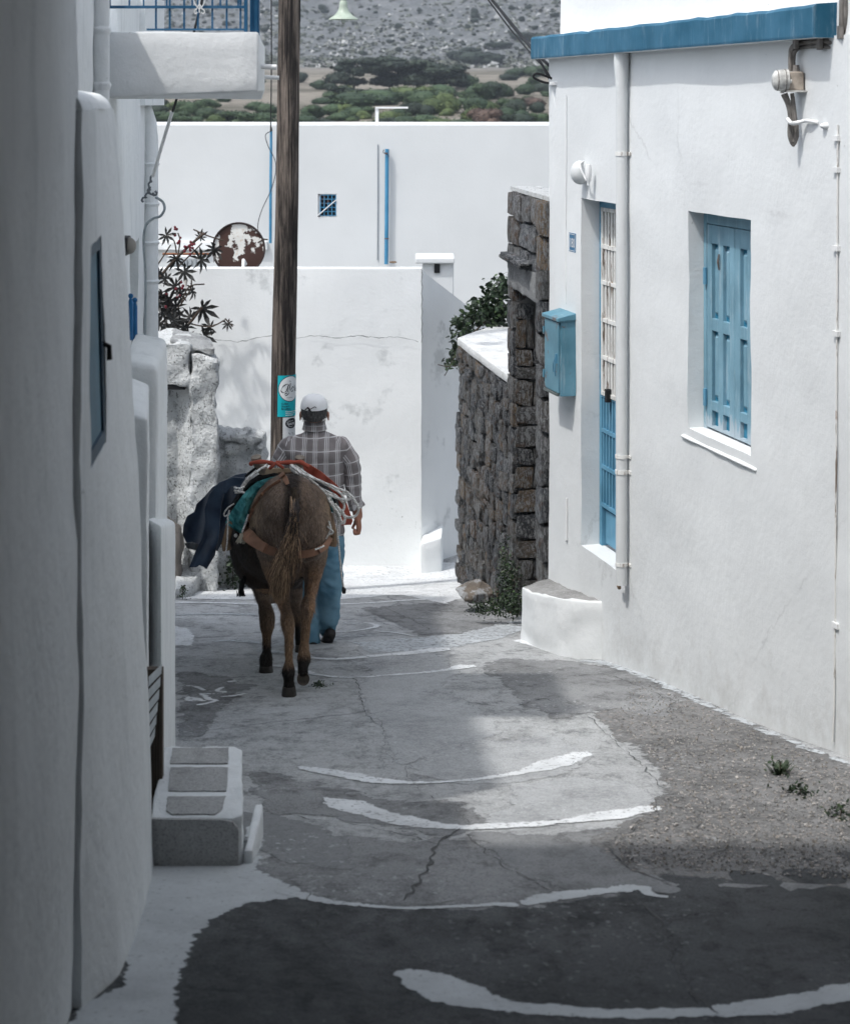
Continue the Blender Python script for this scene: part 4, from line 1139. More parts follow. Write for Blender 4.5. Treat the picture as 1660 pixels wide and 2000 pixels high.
def stone_mesh(seed, cuts=2):
    bm = bmesh.new(); bmesh.ops.create_cube(bm, size=1)
    bmesh.ops.subdivide_edges(bm, edges=bm.edges, cuts=cuts, use_grid_fill=True)
    rr = random.Random(seed)
    skew = [rr.uniform(-.12, .12) for _ in range(4)]
    for v in bm.verts:
        p = v.co * 2
        k = (abs(p.x) ** 9 + abs(p.y) ** 9 + abs(p.z) ** 9) ** (1 / 9)
        p = p / max(k, 1e-6) * max(abs(p.x), abs(p.y), abs(p.z))
        p += noise.noise_vector(p * 1.1 + Vector((seed * 3.1, 0, 0))) * .15
        v.co = Vector((p.x + skew[0] * p.z, p.y, p.z + skew[1] * p.x)) * .5
    bmesh.ops.triangulate(bm, faces=bm.faces)
    me = bpy.data.meshes.new('stone'); bm.to_mesh(me); bm.free()
    return me
STONES = {}
def stones_for(mkey):
    if mkey not in STONES:
        L = [stone_mesh(s) for s in range(7)]
        for m in L: m.materials.append(MAT[mkey])
        STONES[mkey] = L
    return STONES[mkey]
def put_stone(parent, center, xdir, size, mkey='stone', roll=0.0, rr=rnd):
    "size = (along, out, up)"
    me = rr.choice(stones_for(mkey))
    o = bpy.data.objects.new('stone', me); COL.objects.link(o)
    xd = Vector(xdir).normalized(); zd = Vector((0, 0, 1)); yd = zd.cross(xd)
    R = Matrix((xd, yd, zd)).transposed() @ Matrix.Rotation(roll, 3, 'Y')
    if rr.random() < .5: R = R @ Matrix.Rotation(math.pi, 3, 'Z')
    o.parent = parent; o.location = Vector(center) - wloc(parent)
    o.rotation_euler = R.to_euler(); o.scale = size
    return o

# wall L: random rubble under a pale slab
A = Vector((.311, 16.0, 0)); B = Vector((.643, 13.85, 0)); du = (B - A).normalized(); LL = (B - A).length
nL = Vector((-abs(du.y), -abs(du.x) * (1 if du.x > 0 else -1), 0)); nL = Vector((du.y, -du.x, 0)); nL = nL if nL.x < 0 else -nL
ztop = -2.105
lw = empty('stone_wall', (A + B) / 2 + Vector((.2, 0, -4.1)), 'dark dry slate wall topped by a pale concrete slab', 'wall')
mb = MB()
mb.hexa([A - nL * .02 + Vector((0, 0, -4.6)), B - nL * .02 + Vector((0, 0, -4.6)), B - nL * .40 + Vector((0, 0, -4.6)), A - nL * .40 + Vector((0, 0, -4.6)),
         A - nL * .02 + Vector((0, 0, ztop)), B - nL * .02 + Vector((0, 0, ztop)), B - nL * .40 + Vector((0, 0, ztop)), A - nL * .40 + Vector((0, 0, ztop))])
mb.build('mortar_core', MAT['mortar'], lw, outward=True)
rs = random.Random(11)
z = ztop - .01
while z > -4.3:
    h = rs.uniform(.075, .15)
    s = rs.uniform(-.08, 0)
    while s < LL:
        w = rs.uniform(.11, .26) if rs.random() < .75 else rs.uniform(.07, .12)
        hh = h * rs.uniform(.85, 1.25)
        c = A + du * min(max(s + w / 2, w * .4), LL - .02) + nL * rs.uniform(-.035, .004) + Vector((0, 0, z - h / 2 + rs.uniform(-.02, .02)))
        if w > .2 and rs.random() < .25:      # two thin ones on top of each other
            put_stone(lw, c + Vector((0, 0, h * .27)), du, (w * .97, .10, hh * .52), roll=rs.uniform(-.12, .12), rr=rs)
            put_stone(lw, c - Vector((0, 0, h * .27)), du, (w * .95, .10, hh * .50), roll=rs.uniform(-.12, .12), rr=rs)
        else:
            put_stone(lw, c, du, (w * .98, .11, hh), roll=rs.uniform(-.16, .16), rr=rs)
        s += w * .96
    z -= h * .96
# cap slab
mb = MB()
far = P(950, 637, 2.04 * 3600 / 437)
t0 = A + nL * .03; t1 = B + nL * .03 - du * (-.02)
pl = [(t0.x, t0.y), (t1.x, t1.y), (t1.x + .75, t1.y + .1), (P(1075, 0, 16.7).x, 16.78), (P(955, 0, 16.78).x, 16.78), (P(925, 0, 16.4).x, 16.42)]
n = 6
mb.v = [(p[0], p[1], ztop - .004) for p in pl] + [(p[0], p[1], ztop + .062) for p in pl]
mb.f = [tuple(range(n))[::-1], tuple(range(n, 2 * n))] + [(i, (i + 1) % n, (i + 1) % n + n, i + n) for i in range(n)]; mb.mi = [0] * len(mb.f)
mb.build('cap_slab', MAT['slab'], lw, bevel=.008, rough=.004, rscale=5, sub=.1, smooth=True, outward=True)

# gate pier M
mg = empty('stone_gateway', (.75, 13.2, -3.9), 'tall slate stone gateway with a big lintel between the wall and the white house', 'gateway')
A2 = Vector((.643, 13.86, 0)); B2 = Vector((.827, 12.28, 0)); dm_ = (B2 - A2).normalized(); L2_ = (B2 - A2).length
nM = Vector((dm_.y, -dm_.x, 0)); nM = nM if nM.x < 0 else -nM
def MW(s, out, z): p = A2 + dm_ * s + nM * out; return Vector((p.x, p.y, z))
zM = -.66
def mbx(s0, s1, o0, o1, z0, z1, name, mat, m=None):
    b = MB(); b.box(s0, s1, o0, o1, z0, z1, fr=lambda a, b_, c: MW(a, b_, c)); return b.build(name, mat, mg, outward=True)
mbx(.0, .24, -.21, -.02, -4.5, zM + .0, 'pier_core', MAT['mortar'])
mbx(.24, L2_, -.21, -.02, -1.36, zM + .0, 'head_core', MAT['mortar'])
mbx(1.36, L2_ - .0, -.21, -.02, -4.5, -1.36, 'near_pier_core', MAT['mortar'])
mbx(.26, 1.34, -.34, -.30, -4.5, -1.37, 'dark_door', MAT['dark'])
mbx(-.01, L2_, -.22, .0, zM, zM + .03, 'lime_top', MAT['rubble_white'])
rs = random.Random(5)
# street-side stones of the far pier
z = zM
while z > -4.1:
    h = rs.uniform(.12, .22); s = 0
    for w in ((.12, .13) if rs.random() < .5 else (.25,)):
        put_stone(mg, MW(s + w / 2, -.03, z - h / 2), dm_, (w * .99, .12, h * .97), 'stone_lime' if z > -2.2 else 'stone', rs.uniform(-.05, .05), rs); s += w
    z -= h
# stones over the opening
z = zM; 
for h in (.20, .19, .15):
    s = .24
    while s < L2_ - .05:
        w = min(rs.uniform(.25, .5), L2_ - s)
        put_stone(mg, MW(s + w / 2, -.03 + rs.uniform(-.01, .01), z - h / 2), dm_, (w * .98, .12, h * .95), 'stone_lime', rs.uniform(-.05, .05), rs); s += w
    z -= h
for s0, w in ((.10, .45), (.56, .50)):
    put_stone(mg, MW(s0 + w / 2, .03, -1.135), dm_, (w * 1.02, .16, .05), 'stone_lime', .03, rs)
lint = MB(); lint.box(.03, L2_ - .10, -.20, .03, -1.375, -1.165, fr=lambda a, b_, c: MW(a, b_, c)); lint.build('lintel', MAT['lintel'] if 'lintel' in MAT else concrete('lintel_stone', (.24, .245, .25), (.10, .105, .11), (.46, .47, .475), crack=0, bump=2.0), mg, bevel=.015, rough=.012, rscale=6, sub=.05, outward=True)
# the jamb facing the camera: quoins
ycam = [(592, 624), (624, 681), (681, 716), (716, 740), (742, 792), (792, 828), (830, 872), (874, 908), (910, 953), (955, 1001), (1003, 1052), (1055, 1090), (1092, 1132), (1132, 1170)]
dJ = 13.62
for i, (a, b) in enumerate(ycam):
    za, zb = (200 - a) / F * dJ, (200 - b) / F * dJ
    full = .215
    if i < 2: full = .135
    parts = [full] if rs.random() < .55 else [full * .62, full * .38]
    x = MW(.24, .005, 0).x
    for w in parts:
        o = put_stone(mg, (x + w / 2 + .0, dJ + .02, (za + zb) / 2), (1, 0, 0), (w * .98, .10, (za - zb) * .98), 'stone_dark', rs.uniform(-.03, .03), rs); x += w
b = MB(); b.box(MW(.24, .0, 0).x + .01, MW(.24, 0, 0).x + .225, dJ + .03, dJ + .05, -4.5, -1.36); b.build('jamb_core', MAT['mortar'], mg)
# near pier edge, lime washed
z = -1.37
while z > -3.9:
    h = rs.uniform(.15, .26)
    put_stone(mg, MW(1.46, -.01, z - h / 2), dm_, (.24, .13, h * .98), 'stone_lime', rs.uniform(-.03, .03), rs); z -= h
z = zM
while z > -1.37:
    h = rs.uniform(.15, .26)
    put_stone(mg, MW(1.49, .0, z - h / 2), dm_, (.18, .13, h * .98), 'stone_lime', rs.uniform(-.03, .03), rs); z -= h

tag(boulder('boulder', P(925, 1158, 13.9), (.15, .16, .095), MAT['stone_dark'], None, 4, 4, .3, (.1, .15, .2)), 'grey boulder lying at the foot of the dry slate wall', 'boulder')
tag(boulder('boulder', P(1036, 1185, 12.9), (.075, .10, .16), MAT['stone_lime'], None, 9, 4, .3, (0, 0, .4)), 'upright grey stone between dark weeds and white bench', 'boulder')

# ------------------------------------------------------------------ foliage makers
def leaf_mat(name, cols, rough=.5, trans=.15):
    t = NT(name, rough, .35)
    g = t.n("ShaderNodeNewGeometry")
    c = t.ramp(g.outputs['Random Per Island'], cols)
    oi = t.n("ShaderNodeObjectInfo")
    c = t.mix(t.math('MULTIPLY', oi.outputs['Random'], .45), c, tuple(q * .55 for q in cols[len(cols) // 2][1]))
    return t.done(c)
MAT['leaf_dark'] = leaf_mat('dark_leaves', [(0, (.010, .018, .010)), (.5, (.018, .034, .017)), (.85, (.030, .055, .022)), (1, (.06, .10, .035))])
MAT['leaf_weed'] = leaf_mat('weed_leaves', [(0, (.018, .032, .016)), (.6, (.035, .06, .028)), (1, (.08, .10, .05))])
MAT['twig'] = flat('brown_twigs', (.06, .045, .035), .85)
def leaves(mb, c, n, size, spread, r, up=0.0, drop=0.0, shape='oval', m=0):
    c = Vector(c)
    for _ in range(n):
        p = c + Vector((r.gauss(0, spread[0]), r.gauss(0, spread[1]), r.gauss(0, spread[2])))
        s = size * r.uniform(.6, 1.3)
        R = Euler((r.uniform(-1.2, 1.2), r.uniform(-1.2, 1.2), r.uniform(0, 6.28))).to_matrix()
        vs = [p + R @ (Vector(q) * s) for q in ((0, -.5, 0), (.3, -.1, .05), (.22, .3, .02), (0, .55, -.06), (-.22, .3, .02), (-.3, -.1, .05))]
        mb.add(vs, [(0, 1, 2, 3, 4, 5)], m)
# climbing bush behind the slate wall
bush = empty('climbing_bush', P(960, 640, 16.8), 'dark leafy bush spilling over the wall slab beside the stone gateway', 'bush')
r = random.Random(21); mb = MB()
for (px, py, sx, sy, n, d) in ((972, 575, 16, 22, 260, 17.0), (955, 610, 24, 18, 260, 16.95), (930, 622, 22, 10, 170, 16.9), (900, 632, 10, 6, 60, 16.8), (975, 620, 20, 16, 200, 16.9), (985, 555, 10, 12, 90, 17.0), (905, 655, 14, 12, 110, 16.6), (893, 690, 8, 14, 70, 16.45), (882, 706, 9, 5, 30, 16.4), (890, 625, 6, 3, 18, 16.6), (938, 600, 14, 12, 100, 16.9), (876, 718, 4, 3, 10, 16.3)):
    leaves(mb, P(px, py, d), n, .058, (sx / F * 16.8 * .8, .10, sy / F * 16.8 * .8), r)
mb.build('foliage', MAT['leaf_dark'], bush, weld=False)
mb = MB()
mb.tube(bez([P(855, 712, 16.3), P(875, 716, 16.3), P(898, 713, 16.35)]), .004, 5); mb.tube(bez([P(868, 734, 16.3), P(875, 722, 16.3), P(886, 700, 16.35), P(905, 660, 16.5)]), .004, 5)
mb.tube(bez([P(905, 660, 16.6), P(935, 640, 16.8), P(970, 600, 17)]), .008, 5)
mb.build('twigs', MAT['twig'], bush, kind='stuff')
# dark weeds at the wall foot
wd = empty('weed_clump', G(985, 1190), 'dark green weed clump growing at the foot of the slate wall', 'weeds')
mb = MB()
for (px, py, sx, sy, n, d) in ((990, 1150, 14, 30, 260, 13.3), (985, 1100, 7, 30, 110, 13.4), (1000, 1180, 14, 14, 260, 13.0), (965, 1185, 18, 10, 180, 13.0), (935, 1190, 14, 4, 80, 13.0), (1000, 1120, 8, 20, 80, 13.3)):
    leaves(mb, P(px, py, d), int(n * 2.2), .020, (sx / F * 13.2 * .8, .06, sy / F * 13.2 * .8), r)
mb.build('foliage', MAT['leaf_dark'], wd, weld=False)
def sprout(name, label, base, h, n, mat='leaf_weed', size=.02, spread=.02, blades=0, cat='weed'):
    e = empty(name, base, label, cat)
    mb = MB(); b = Vector(base)
    for i in range(n):
        k = r.random(); leaves(mb, b + Vector((0, 0, h * k)), 1, size, (spread * (1.2 - k), spread, .004), r)
    for i in range(blades):
        a = r.uniform(0, 6.28); L = r.uniform(.4, 1) * h; o = Vector((math.cos(a), math.sin(a), 0)); p = b + o * spread * r.random()
        w = Vector((-o.y, o.x, 0)) * size * .25
        mb.add([p - w, p + w, p + o * L * .5 + w + Vector((0, 0, L * .7)), p + o * L * .5 - w + Vector((0, 0, L * .7)), p + o * L * .9 + Vector((0, 0, L))], [(0, 1, 2, 3), (3, 2, 4)])
    mb.build('leaves', MAT[mat], e, weld=False)
    st = MB(); st.tube([b, b + Vector((0.004, 0, h))], .003, 5); st.build('stem', MAT['twig'], e)
sprout('weed', 'little fir-shaped weed by the white pier on the left', G(357, 1171), .11, 60, size=.022, spread=.03)
sprout('weed', 'grassy tuft nearest the right wall on broken concrete', G(1522, 1512), .05, 40, size=.022, spread=.035, blades=60)
sprout('weed', 'low dark weed cushion just below the grassy tuft', G(1562, 1552), .03, 90, mat='leaf_dark', size=.022, spread=.045)
sprout('weed', 'third dark weed cushion nearer the picture edge on the right', G(1640, 1595), .025, 90, mat='leaf_dark', size=.02, spread=.06)
sprout('moss', 'small green moss streak beside the rear hoof of the donkey', G(622, 1340), .012, 90, size=.016, spread=.035, cat='moss')
sprout('weed', 'weeds growing under the rubble wall behind the donkey', G(455, 1150), .28, 160, size=.04, spread=.07)
sprout('weed', 'tiny weed at the foot of the near left house', G(255, 1708), .05, 50, mat='leaf_dark', size=.02, spread=.03)

# ------------------------------------------------------------------ castor plant
MAT['castor'] = leaf_mat('castor_leaves', [(0, (.022, .010, .018)), (.4, (.020, .016, .020)), (.8, (.030, .034, .028)), (1, (.06, .045, .02))], rough=.35)
MAT['castor_red'] = flat('castor_seed_red', (.11, .010, .018), .6, bump=.5)
def star_leaf(seed):
    rr = random.Random(seed); mb = MB(); nl = 8
    c = (0, 0, 0); vs = [c]
    for k in range(nl):
        a = -2.45 + 4.9 * k / (nl - 1); L = (1 - .28 * abs(a) / 2.45) * rr.uniform(.85, 1.1)
        da = 4.9 / (nl - 1) / 2
        zt = -.25 - .2 * rr.random()
        vs += [(math.sin(a - da) * .22, math.cos(a - da) * .22, -.02), (math.sin(a - da * .62) * L * .60, math.cos(a - da * .62) * L * .60, -.04), (math.sin(a) * L, math.cos(a) * L, zt), (math.sin(a + da * .62) * L * .60, math.cos(a + da * .62) * L * .60, -.04), (math.sin(a) * L * .5, math.cos(a) * L * .5, .02)]
    a = 2.45 + 4.9 / (nl - 1) / 2
    vs.append((math.sin(a) * .22, math.cos(a) * .22, -.02))
    fs = []
    for k in range(nl):
        b = 1 + 5 * k; nx_ = b + 5
        fs += [(0, b, b + 1, b + 4), (b + 1, b + 2, b + 4), (b + 4, b + 2, b + 3), (0, b + 4, b + 3, nx_)]
    mb.add(vs, fs)
    me = mb.mesh('leaf', False); me.materials.append(MAT['castor']); return me
SL = [star_leaf(i) for i in range(5)]
cp = empty('castor_plant', P(312, 700, 16.6), 'purple castor bean plant with red seed clusters over the left gate pier', 'plant')
r = random.Random(8)
def castor_leaf(px, py, size, rot=None, d=16.6):
    size *= 1.12
    o = bpy.data.objects.new('leaf', r.choice(SL)); COL.objects.link(o); o.parent = cp
    o.location = P(px, py, d + r.uniform(-.15, .15)) - wloc(cp); s = size / F * 16.6; o.scale = (s, s, s)
    o.rotation_euler = rot or (math.radians(90) + r.uniform(-.5, .6), r.uniform(-.5, .5), 0)
    if rot is None: o.rotation_euler = (Matrix.Rotation(r.uniform(-2.4, 2.4), 3, 'Y') @ Euler((math.radians(-90) + r.uniform(-.7, .7), r.uniform(-.5, .5), 0)).to_matrix()).to_euler()
for q in [(392, 507, 30), (360, 530, 28), (325, 460, 22), (312, 535, 20), (420, 487, 24), (392, 463, 16), (345, 505, 24), (378, 568, 20), (396, 603, 34), (412, 640, 20), (330, 590, 30), (345, 600, 28), (320, 610, 30), (340, 625, 30), (318, 575, 30), (352, 575, 22), (362, 640, 24), (330, 650, 30), (310, 655, 30), (398, 655, 30), (365, 660, 22), (344, 560, 26), (313, 630, 26), (325, 545, 20), (372, 620, 22), (318, 668, 24), (350, 640, 26), (445, 632, 15), (306, 590, 26), (335, 610, 24)]:
    castor_leaf(*q)
for i, pts in enumerate([[(300, 560), (330, 520), (365, 485), (400, 455)], [(300, 640), (340, 610), (370, 570), (375, 545)], [(345, 495), (340, 470), (322, 462)], [(348, 500), (352, 470), (348, 455)], [(300, 530), (320, 500), (334, 478)], [(350, 520), (380, 490), (395, 475)], [(300, 690), (350, 655), (395, 600)], [(370, 632), (410, 638), (440, 625)], [(440, 622), (455, 638)], [(378, 448), (400, 458), (420, 465), (438, 470)], [(355, 590), (370, 560), (400, 555)], [(300, 660), (320, 640), (330, 600)], [(365, 650), (380, 660), (395, 655)], [(300, 668), (300, 760)]]):
    m = MB(); m.tube(bez([P(x, y, 16.6) for x, y in pts], 6), .007 if i not in (0, 6) else .014, 6); m.build('stem', MAT['twig'], cp)
rs = random.Random(4)
for cl in [(342, 446, 6, 3), (350, 470, 6, 3), (368, 482, 11, 11), (354, 558, 8, 5), (352, 575, 5, 2), (325, 574, 3, 1), (325, 600, 4, 3), (372, 478, 9, 6), (338, 462, 6, 2)]:
    m = MB()
    for i in range(cl[3]):
        c = P(cl[0] + rs.gauss(0, cl[2] * .6), cl[1] + rs.gauss(0, cl[2] * .6), 16.5 + rs.uniform(-.05, .05)); m.sphere(c, rs.uniform(.010, .016), 7, 5)
    m.build('seed_cluster', MAT['castor_red'], cp, kind='stuff')

# ------------------------------------------------------------------ utility pole, lamp, wires, posters
t = NT('weathered_pole_wood', .85, .2)
c = t.mix(t.ramp(t.noise(1, vec=t.map((17, 17, 1.3)), detail=9, rough=.75), [(.42, 0.0), (.62, 1.0)]), (.035, .030, .028), (.27, .225, .19))
c = t.mix(t.ramp(t.noise(1, vec=t.map((60, 60, 1.1), loc=(3, 0, 0)), detail=6, rough=.7), [(.50, 0.0), (.62, .95)]), c, (.014, .012, .012))
c = t.mix(t.ramp(t.noise(1, vec=t.map((8, 8, 1.6), loc=(1, 4, 0)), detail=6), [(.52, 0.0), (.64, .85)]), c, (.022, .020, .019))
MAT['pole'] = t.done(c, t.bump(t.noise(1, vec=t.map((70, 70, 1.4)), detail=8, rough=.75), 1.0, .03))
dp_ = 15.0
pole = empty('utility_pole', G(541, 1165), 'dark weathered wooden utility pole leaning a little behind the man', 'utility pole')
pts = []; rr_ = []
for i in range(60):
    py = 1180 - i * (1180 + 420) / 59
    cx_ = 541 + (1180 - py) * .0215
    cx_ = 544 + (870 - py) * (566.5 - 553) / 870 + (8 if py < 700 else 8 * max(0, (1180 - py) / 480)) if False else np.interp(py, [-420, 0, 400, 700, 870, 1180], [570, 565.5, 561, 554, 552, 549])
    w = np.interp(py, [-420, 0, 400, 700, 870, 1180], [20.5, 21.2, 22.3, 23.2, 23.5, 25])
    pts.append(P(cx_ + .5 * noise.noise(Vector((py * .01, 0, 0))), py, dp_)); rr_.append(w / F * dp_)
mb = MB(); mb.tube(pts, rr_, 40)
for i, v in enumerate(mb.v):
    p = Vector(v); a = i % 40
    k = 1
    c0 = pts[min(i // 40, 59)]
    d_ = p - c0
    g = noise.noise(Vector((math.cos(a * math.pi / 20) * 4, math.sin(a * math.pi / 20) * 4, p.z * .8))) * .05 + noise.noise(Vector((math.cos(a * math.pi / 20) * 12, math.sin(a * math.pi / 20) * 12, p.z * .9))) * .03
    mb.v[i] = tuple(c0 + d_ * (1 + g))
mb.build('post', MAT['pole'], pole, smooth=True)
m = MB(); x = P(585, 0, dp_).x; m.tube([P(585, -420, dp_ - .02), P(586, 42, dp_ - .02)], .006, 8); m.build('down_wire', MAT['black'], pole)
# street lamp hung from an arm of the pole (the arm is above the picture)
lamp = empty('street_lamp', P(671, 42, 14.6), 'old pale green enamel street lamp with bare bulb on an arm of the pole', 'street lamp')
def lathe(prof, c, n=32, axis=None):
    mb = MB(); c = Vector(c)
    for r_, z_ in prof:
        for k in range(n):
            a = 2 * math.pi * k / n; mb.v.append((c.x + r_ * math.cos(a), c.y + r_ * math.sin(a), c.z + z_))
    for j in range(len(prof) - 1):
        for k in range(n):
            a = j * n + k; b = j * n + (k + 1) % n; mb.f.append((a, b, b + n, a + n)); mb.mi.append(0)
    return mb
lc = P(671, 0, 14.6)
def lz(y): return (200 - y) / F * 14.6 - lc.z
K_ = 14.6 / F
MAT['enamel'] = flat('pale_green_enamel', (.36, .42, .35), .4, var=.2)
lathe([(.03 * 0 + 6 * K_, lz(2)), (8 * K_, lz(6)), (8 * K_, lz(12)), (11 * K_, lz(22)), (18 * K_, lz(30)), (28.5 * K_, lz(36.5)), (29 * K_, lz(38.5)), (27.5 * K_, lz(37.6)), (17 * K_, lz(33)), (9 * K_, lz(27)), (2 * K_, lz(25))], lc).build('lamp_shade', MAT['enamel'], lamp, smooth=True)
lathe([(0.001, lz(-12)), (5 * K_, lz(-10)), (6.2 * K_, lz(0)), (5 * K_, lz(5))], lc).build('socket', MAT['enamel'], lamp, smooth=True)
t = NT('clear_bulb_glass', .1, .6); t.b.inputs['Transmission Weight'].default_value = .7; t.b.inputs['Alpha'].default_value = .75
MAT['bulb'] = t.done((.75, .78, .78))
lathe([(.001, lz(47.5)), (3 * K_, lz(46)), (5 * K_, lz(41)), (4.5 * K_, lz(36)), (2.5 * K_, lz(31))], lc).build('bulb', MAT['bulb'], lamp, smooth=True)
m = MB(); m.tube(bez([lc + Vector((0, 0, lz(-8))), lc + Vector((-.02, 0, lz(-60))), lc + Vector((-.12, .1, lz(-110))), P(580, -130, dp_)]), .012, 8); m.build('arm', MAT['enamel'], lamp, smooth=True)

# posters wrapped round the pole
def text_mesh(s, size, font_shear=0, extr=0.0):
    cu = bpy.data.curves.new('lettering', 'FONT'); cu.body = s; cu.size = size; cu.shear = font_shear; cu.align_x = 'LEFT'; cu.resolution_u = 3
    o = bpy.data.objects.new('lettering', cu); COL.objects.link(o)
    dg = bpy.context.evaluated_depsgraph_get(); me = bpy.data.meshes.new_from_object(o.evaluated_get(dg))
    vs = [v.co.copy() for v in me.vertices]; fs = [tuple(p.vertices) for p in me.polygons]
    bpy.data.objects.remove(o); bpy.data.curves.remove(cu); bpy.data.meshes.remove(me)
    return vs, fs
pc_ = P(553.5, 0, dp_)
def wrap(x_px, y_px, lift=0.0, R=None):
    "poster coordinates: unrolled pixels from the pole centre line"
    R = (23.6 * dp_ / F + .004 + lift) if R is None else R
    a = (x_px * dp_ / F) / R
    cxp = np.interp(y_px, [700, 870], [554, 552])
    c = P(cxp, y_px, dp_)
    return Vector((c.x + R * math.sin(a), dp_ - R * math.cos(a), c.z))
poster = empty('poster', P(560, 810, dp_ - .1), 'teal cafe poster wrapped round the wooden pole', 'poster')
def wsheet(x0, x1, y0, y1, mat, name, par, lift, nx=14, ny=4):
    m = MB()
    for j in range(ny + 1):
        for i in range(nx + 1): m.v.append(wrap(x0 + (x1 - x0) * i / nx, y0 + (y1 - y0) * j / ny, lift))
    for j in range(ny):
        for i in range(nx):
            a = j * (nx + 1) + i; m.f.append((a, a + nx + 1, a + nx + 2, a + 1)); m.mi.append(0)
    return m.build(name, mat, par, smooth=True)
tealm = flat('teal_print', (.008, .38, .44), .5, var=.05); inkm = flat('black_print', (.012, .014, .022), .6); wpr = flat('white_print', (.72, .74, .74), .6, var=.03); paperm = flat('paper', (.62, .64, .65), .7, var=.06)
sh = wsheet(-9, 46, 730, 810, tealm, 'poster_sheet', poster, .0015)
def wdisc(cx, cy, rx, ry, mat, name, par, lift, n=40):
    m = MB(); m.v = []
    for k in range(5):
        for i in range(n):
            a = 2 * math.pi * i / n; m.v.append(wrap(cx + rx * (k + .02) / 4 * math.cos(a), cy + ry * (k + .02) / 4 * math.sin(a), lift))
    for k in range(4):
        for i in range(n): a = k * n + i; b = k * n + (i + 1) % n; m.f.append((a, b, b + n, a + n)); m.mi.append(0)
    return m.build(name, mat, par, smooth=True)
wdisc(17, 756, 24.5, 25, inkm, 'ring', poster, .0022); wdisc(17, 756, 23.3, 23.8, wpr, 'disc', poster, .003)
def wtext(s, x, y, size, mat, par, lift, shear=0, bold=0):
    vs, fs = text_mesh(s, size, shear)
    m = MB(); m.add([wrap(x + v.x, y - v.y, lift) for v in vs], fs)
    if bold: m.add([wrap(x + v.x + bold, y - v.y, lift + .0001) for v in vs], fs)
    return m.build('lettering', mat, par, weld=False)
# hand-drawn script word
def wstroke(pts, w, par, mat=inkm, lift=.0042):
    m = MB(); q = bez([Vector((a, b, 0)) for a, b in pts], 8)
    for i, p in enumerate(q):
        t_ = (q[min(i + 1, len(q) - 1)] - q[max(i - 1, 0)]).normalized(); n_ = Vector((-t_.y, t_.x, 0)) * w * (.65 + .35 * math.sin(i * .4))
        m.v += [wrap(p.x + n_.x, p.y + n_.y, lift), wrap(p.x - n_.x, p.y - n_.y, lift)]
    for i in range(len(q) - 1): m.f.append((2 * i, 2 * i + 1, 2 * i + 3, 2 * i + 2)); m.mi.append(0)
    return m.build('script_letter', mat, par, weld=False)
wstroke([(11, 752), (13, 748), (8, 747), (1, 752), (-2, 759), (2, 763), (8, 760), (12, 752), (11, 762)], 1.0, poster)
wstroke([(17, 745), (15, 757), (13, 765), (7, 769), (6, 765), (11, 764)], .9, poster)
wstroke([(21, 754), (18, 759), (20, 762), (24, 759), (25, 754), (21, 753)], .9, poster)
wstroke([(28, 750), (29, 762)], .8, poster); wstroke([(33, 756), (30, 760), (34, 762), (37, 758), (34, 755)], .8, poster)
wtext('το', 13.5, 743, 4.5, inkm, poster, .0042); wtext('AMORGOS', 9, 774, 2.6, inkm, poster, .0042)
for i, s in enumerate(('Coffee', 'Dessert', 'Breakfast')): wtext(s, -1.5, 786.5 + i * 5, 5.2, inkm, poster, .0022, bold=.25)
for i, s in enumerate(('Homemade sweets', 'Panoramic view', 'to Amorgos')): wtext(s, 7, 801.5 + i * 3.4, 3.6, wpr, poster, .0022, bold=.25)
poster2 = empty('poster', P(568, 866, dp_ - .1), 'small white poster with black oval below the teal poster', 'poster')
wsheet(2, 44, 811.5, 868, paperm, 'poster_sheet', poster2, .0005)
wdisc(21, 823.5, 14, 10, inkm, 'oval', poster2, .0012); wtext('ταβέρνα', 11, 820, 3.6, wpr, poster2, .002); wtext('Τρατα', 9, 826.5, 7, wpr, poster2, .002, shear=.1, bold=.4); wtext('Amorgos', 13, 830.5, 3, wpr, poster2, .002)
wstroke([(14, 841), (18, 845), (23, 842), (27, 847)], .5, poster2, lift=.0015)

# wires
def wire(name, label, pts, r_, mat=MAT['black'], cat='cable', n=8, parent=None):
    m = MB(); m.tube(bez(pts, n), r_, 7)
    o = m.build(name, mat, parent, smooth=True)
    if parent is None: tag(o, label, cat)
    return o
wc = empty('power_cable', P(1060, 150, 12.4), 'bundle of black cables coming down to the cornice corner of the right house', 'cable')
for pts, r_ in (([P(940, -25, 13.6), P(990, 35, 13.2), P(1042, 98, 12.6), P(1072, 128, 12.35)], .011), ([P(950, -15, 13.5), P(1000, 50, 13.1), P(1045, 105, 12.5), P(1075, 158, 12.3)], .009), ([P(935, -25, 13.6), P(995, 55, 13.1), P(1040, 108, 12.5), P(1062, 132, 12.3), P(1080, 160, 12.2)], .006),
                ([P(1080, 164, 12.2), P(1060, 160, 12.2), P(1044, 153, 12.2), P(1042, 147, 12.2), P(1052, 144, 12.2), P(1082, 155, 12.2)], .008), ([P(1078, 166, 12.2), P(1083, 200, 12.15), P(1091, 226, 12.1), P(1099, 205, 12.1), P(1096, 170, 12.1)], .003)):
    m = MB(); m.tube(bez(pts, 8), r_, 7); m.build('cable_strand', MAT['black'] if r_ > .004 else MAT['white_metal'], wc, smooth=True)
m = MB(); m.box(P(1072, 0, 12.2).x, P(1102, 0, 12.2).x, 12.1, 12.2, P(0, 167, 12.2).z, P(0, 160, 12.2).z); m.build('anchor', MAT['white_metal'], wc, bevel=.004)
wire('thin_cable', 'thin black cable dropping to the left blue roof pipe', [P(530, -40, 19.9), P(530.5, 120, 19.9), P(529, 255, 19.9)], .007)
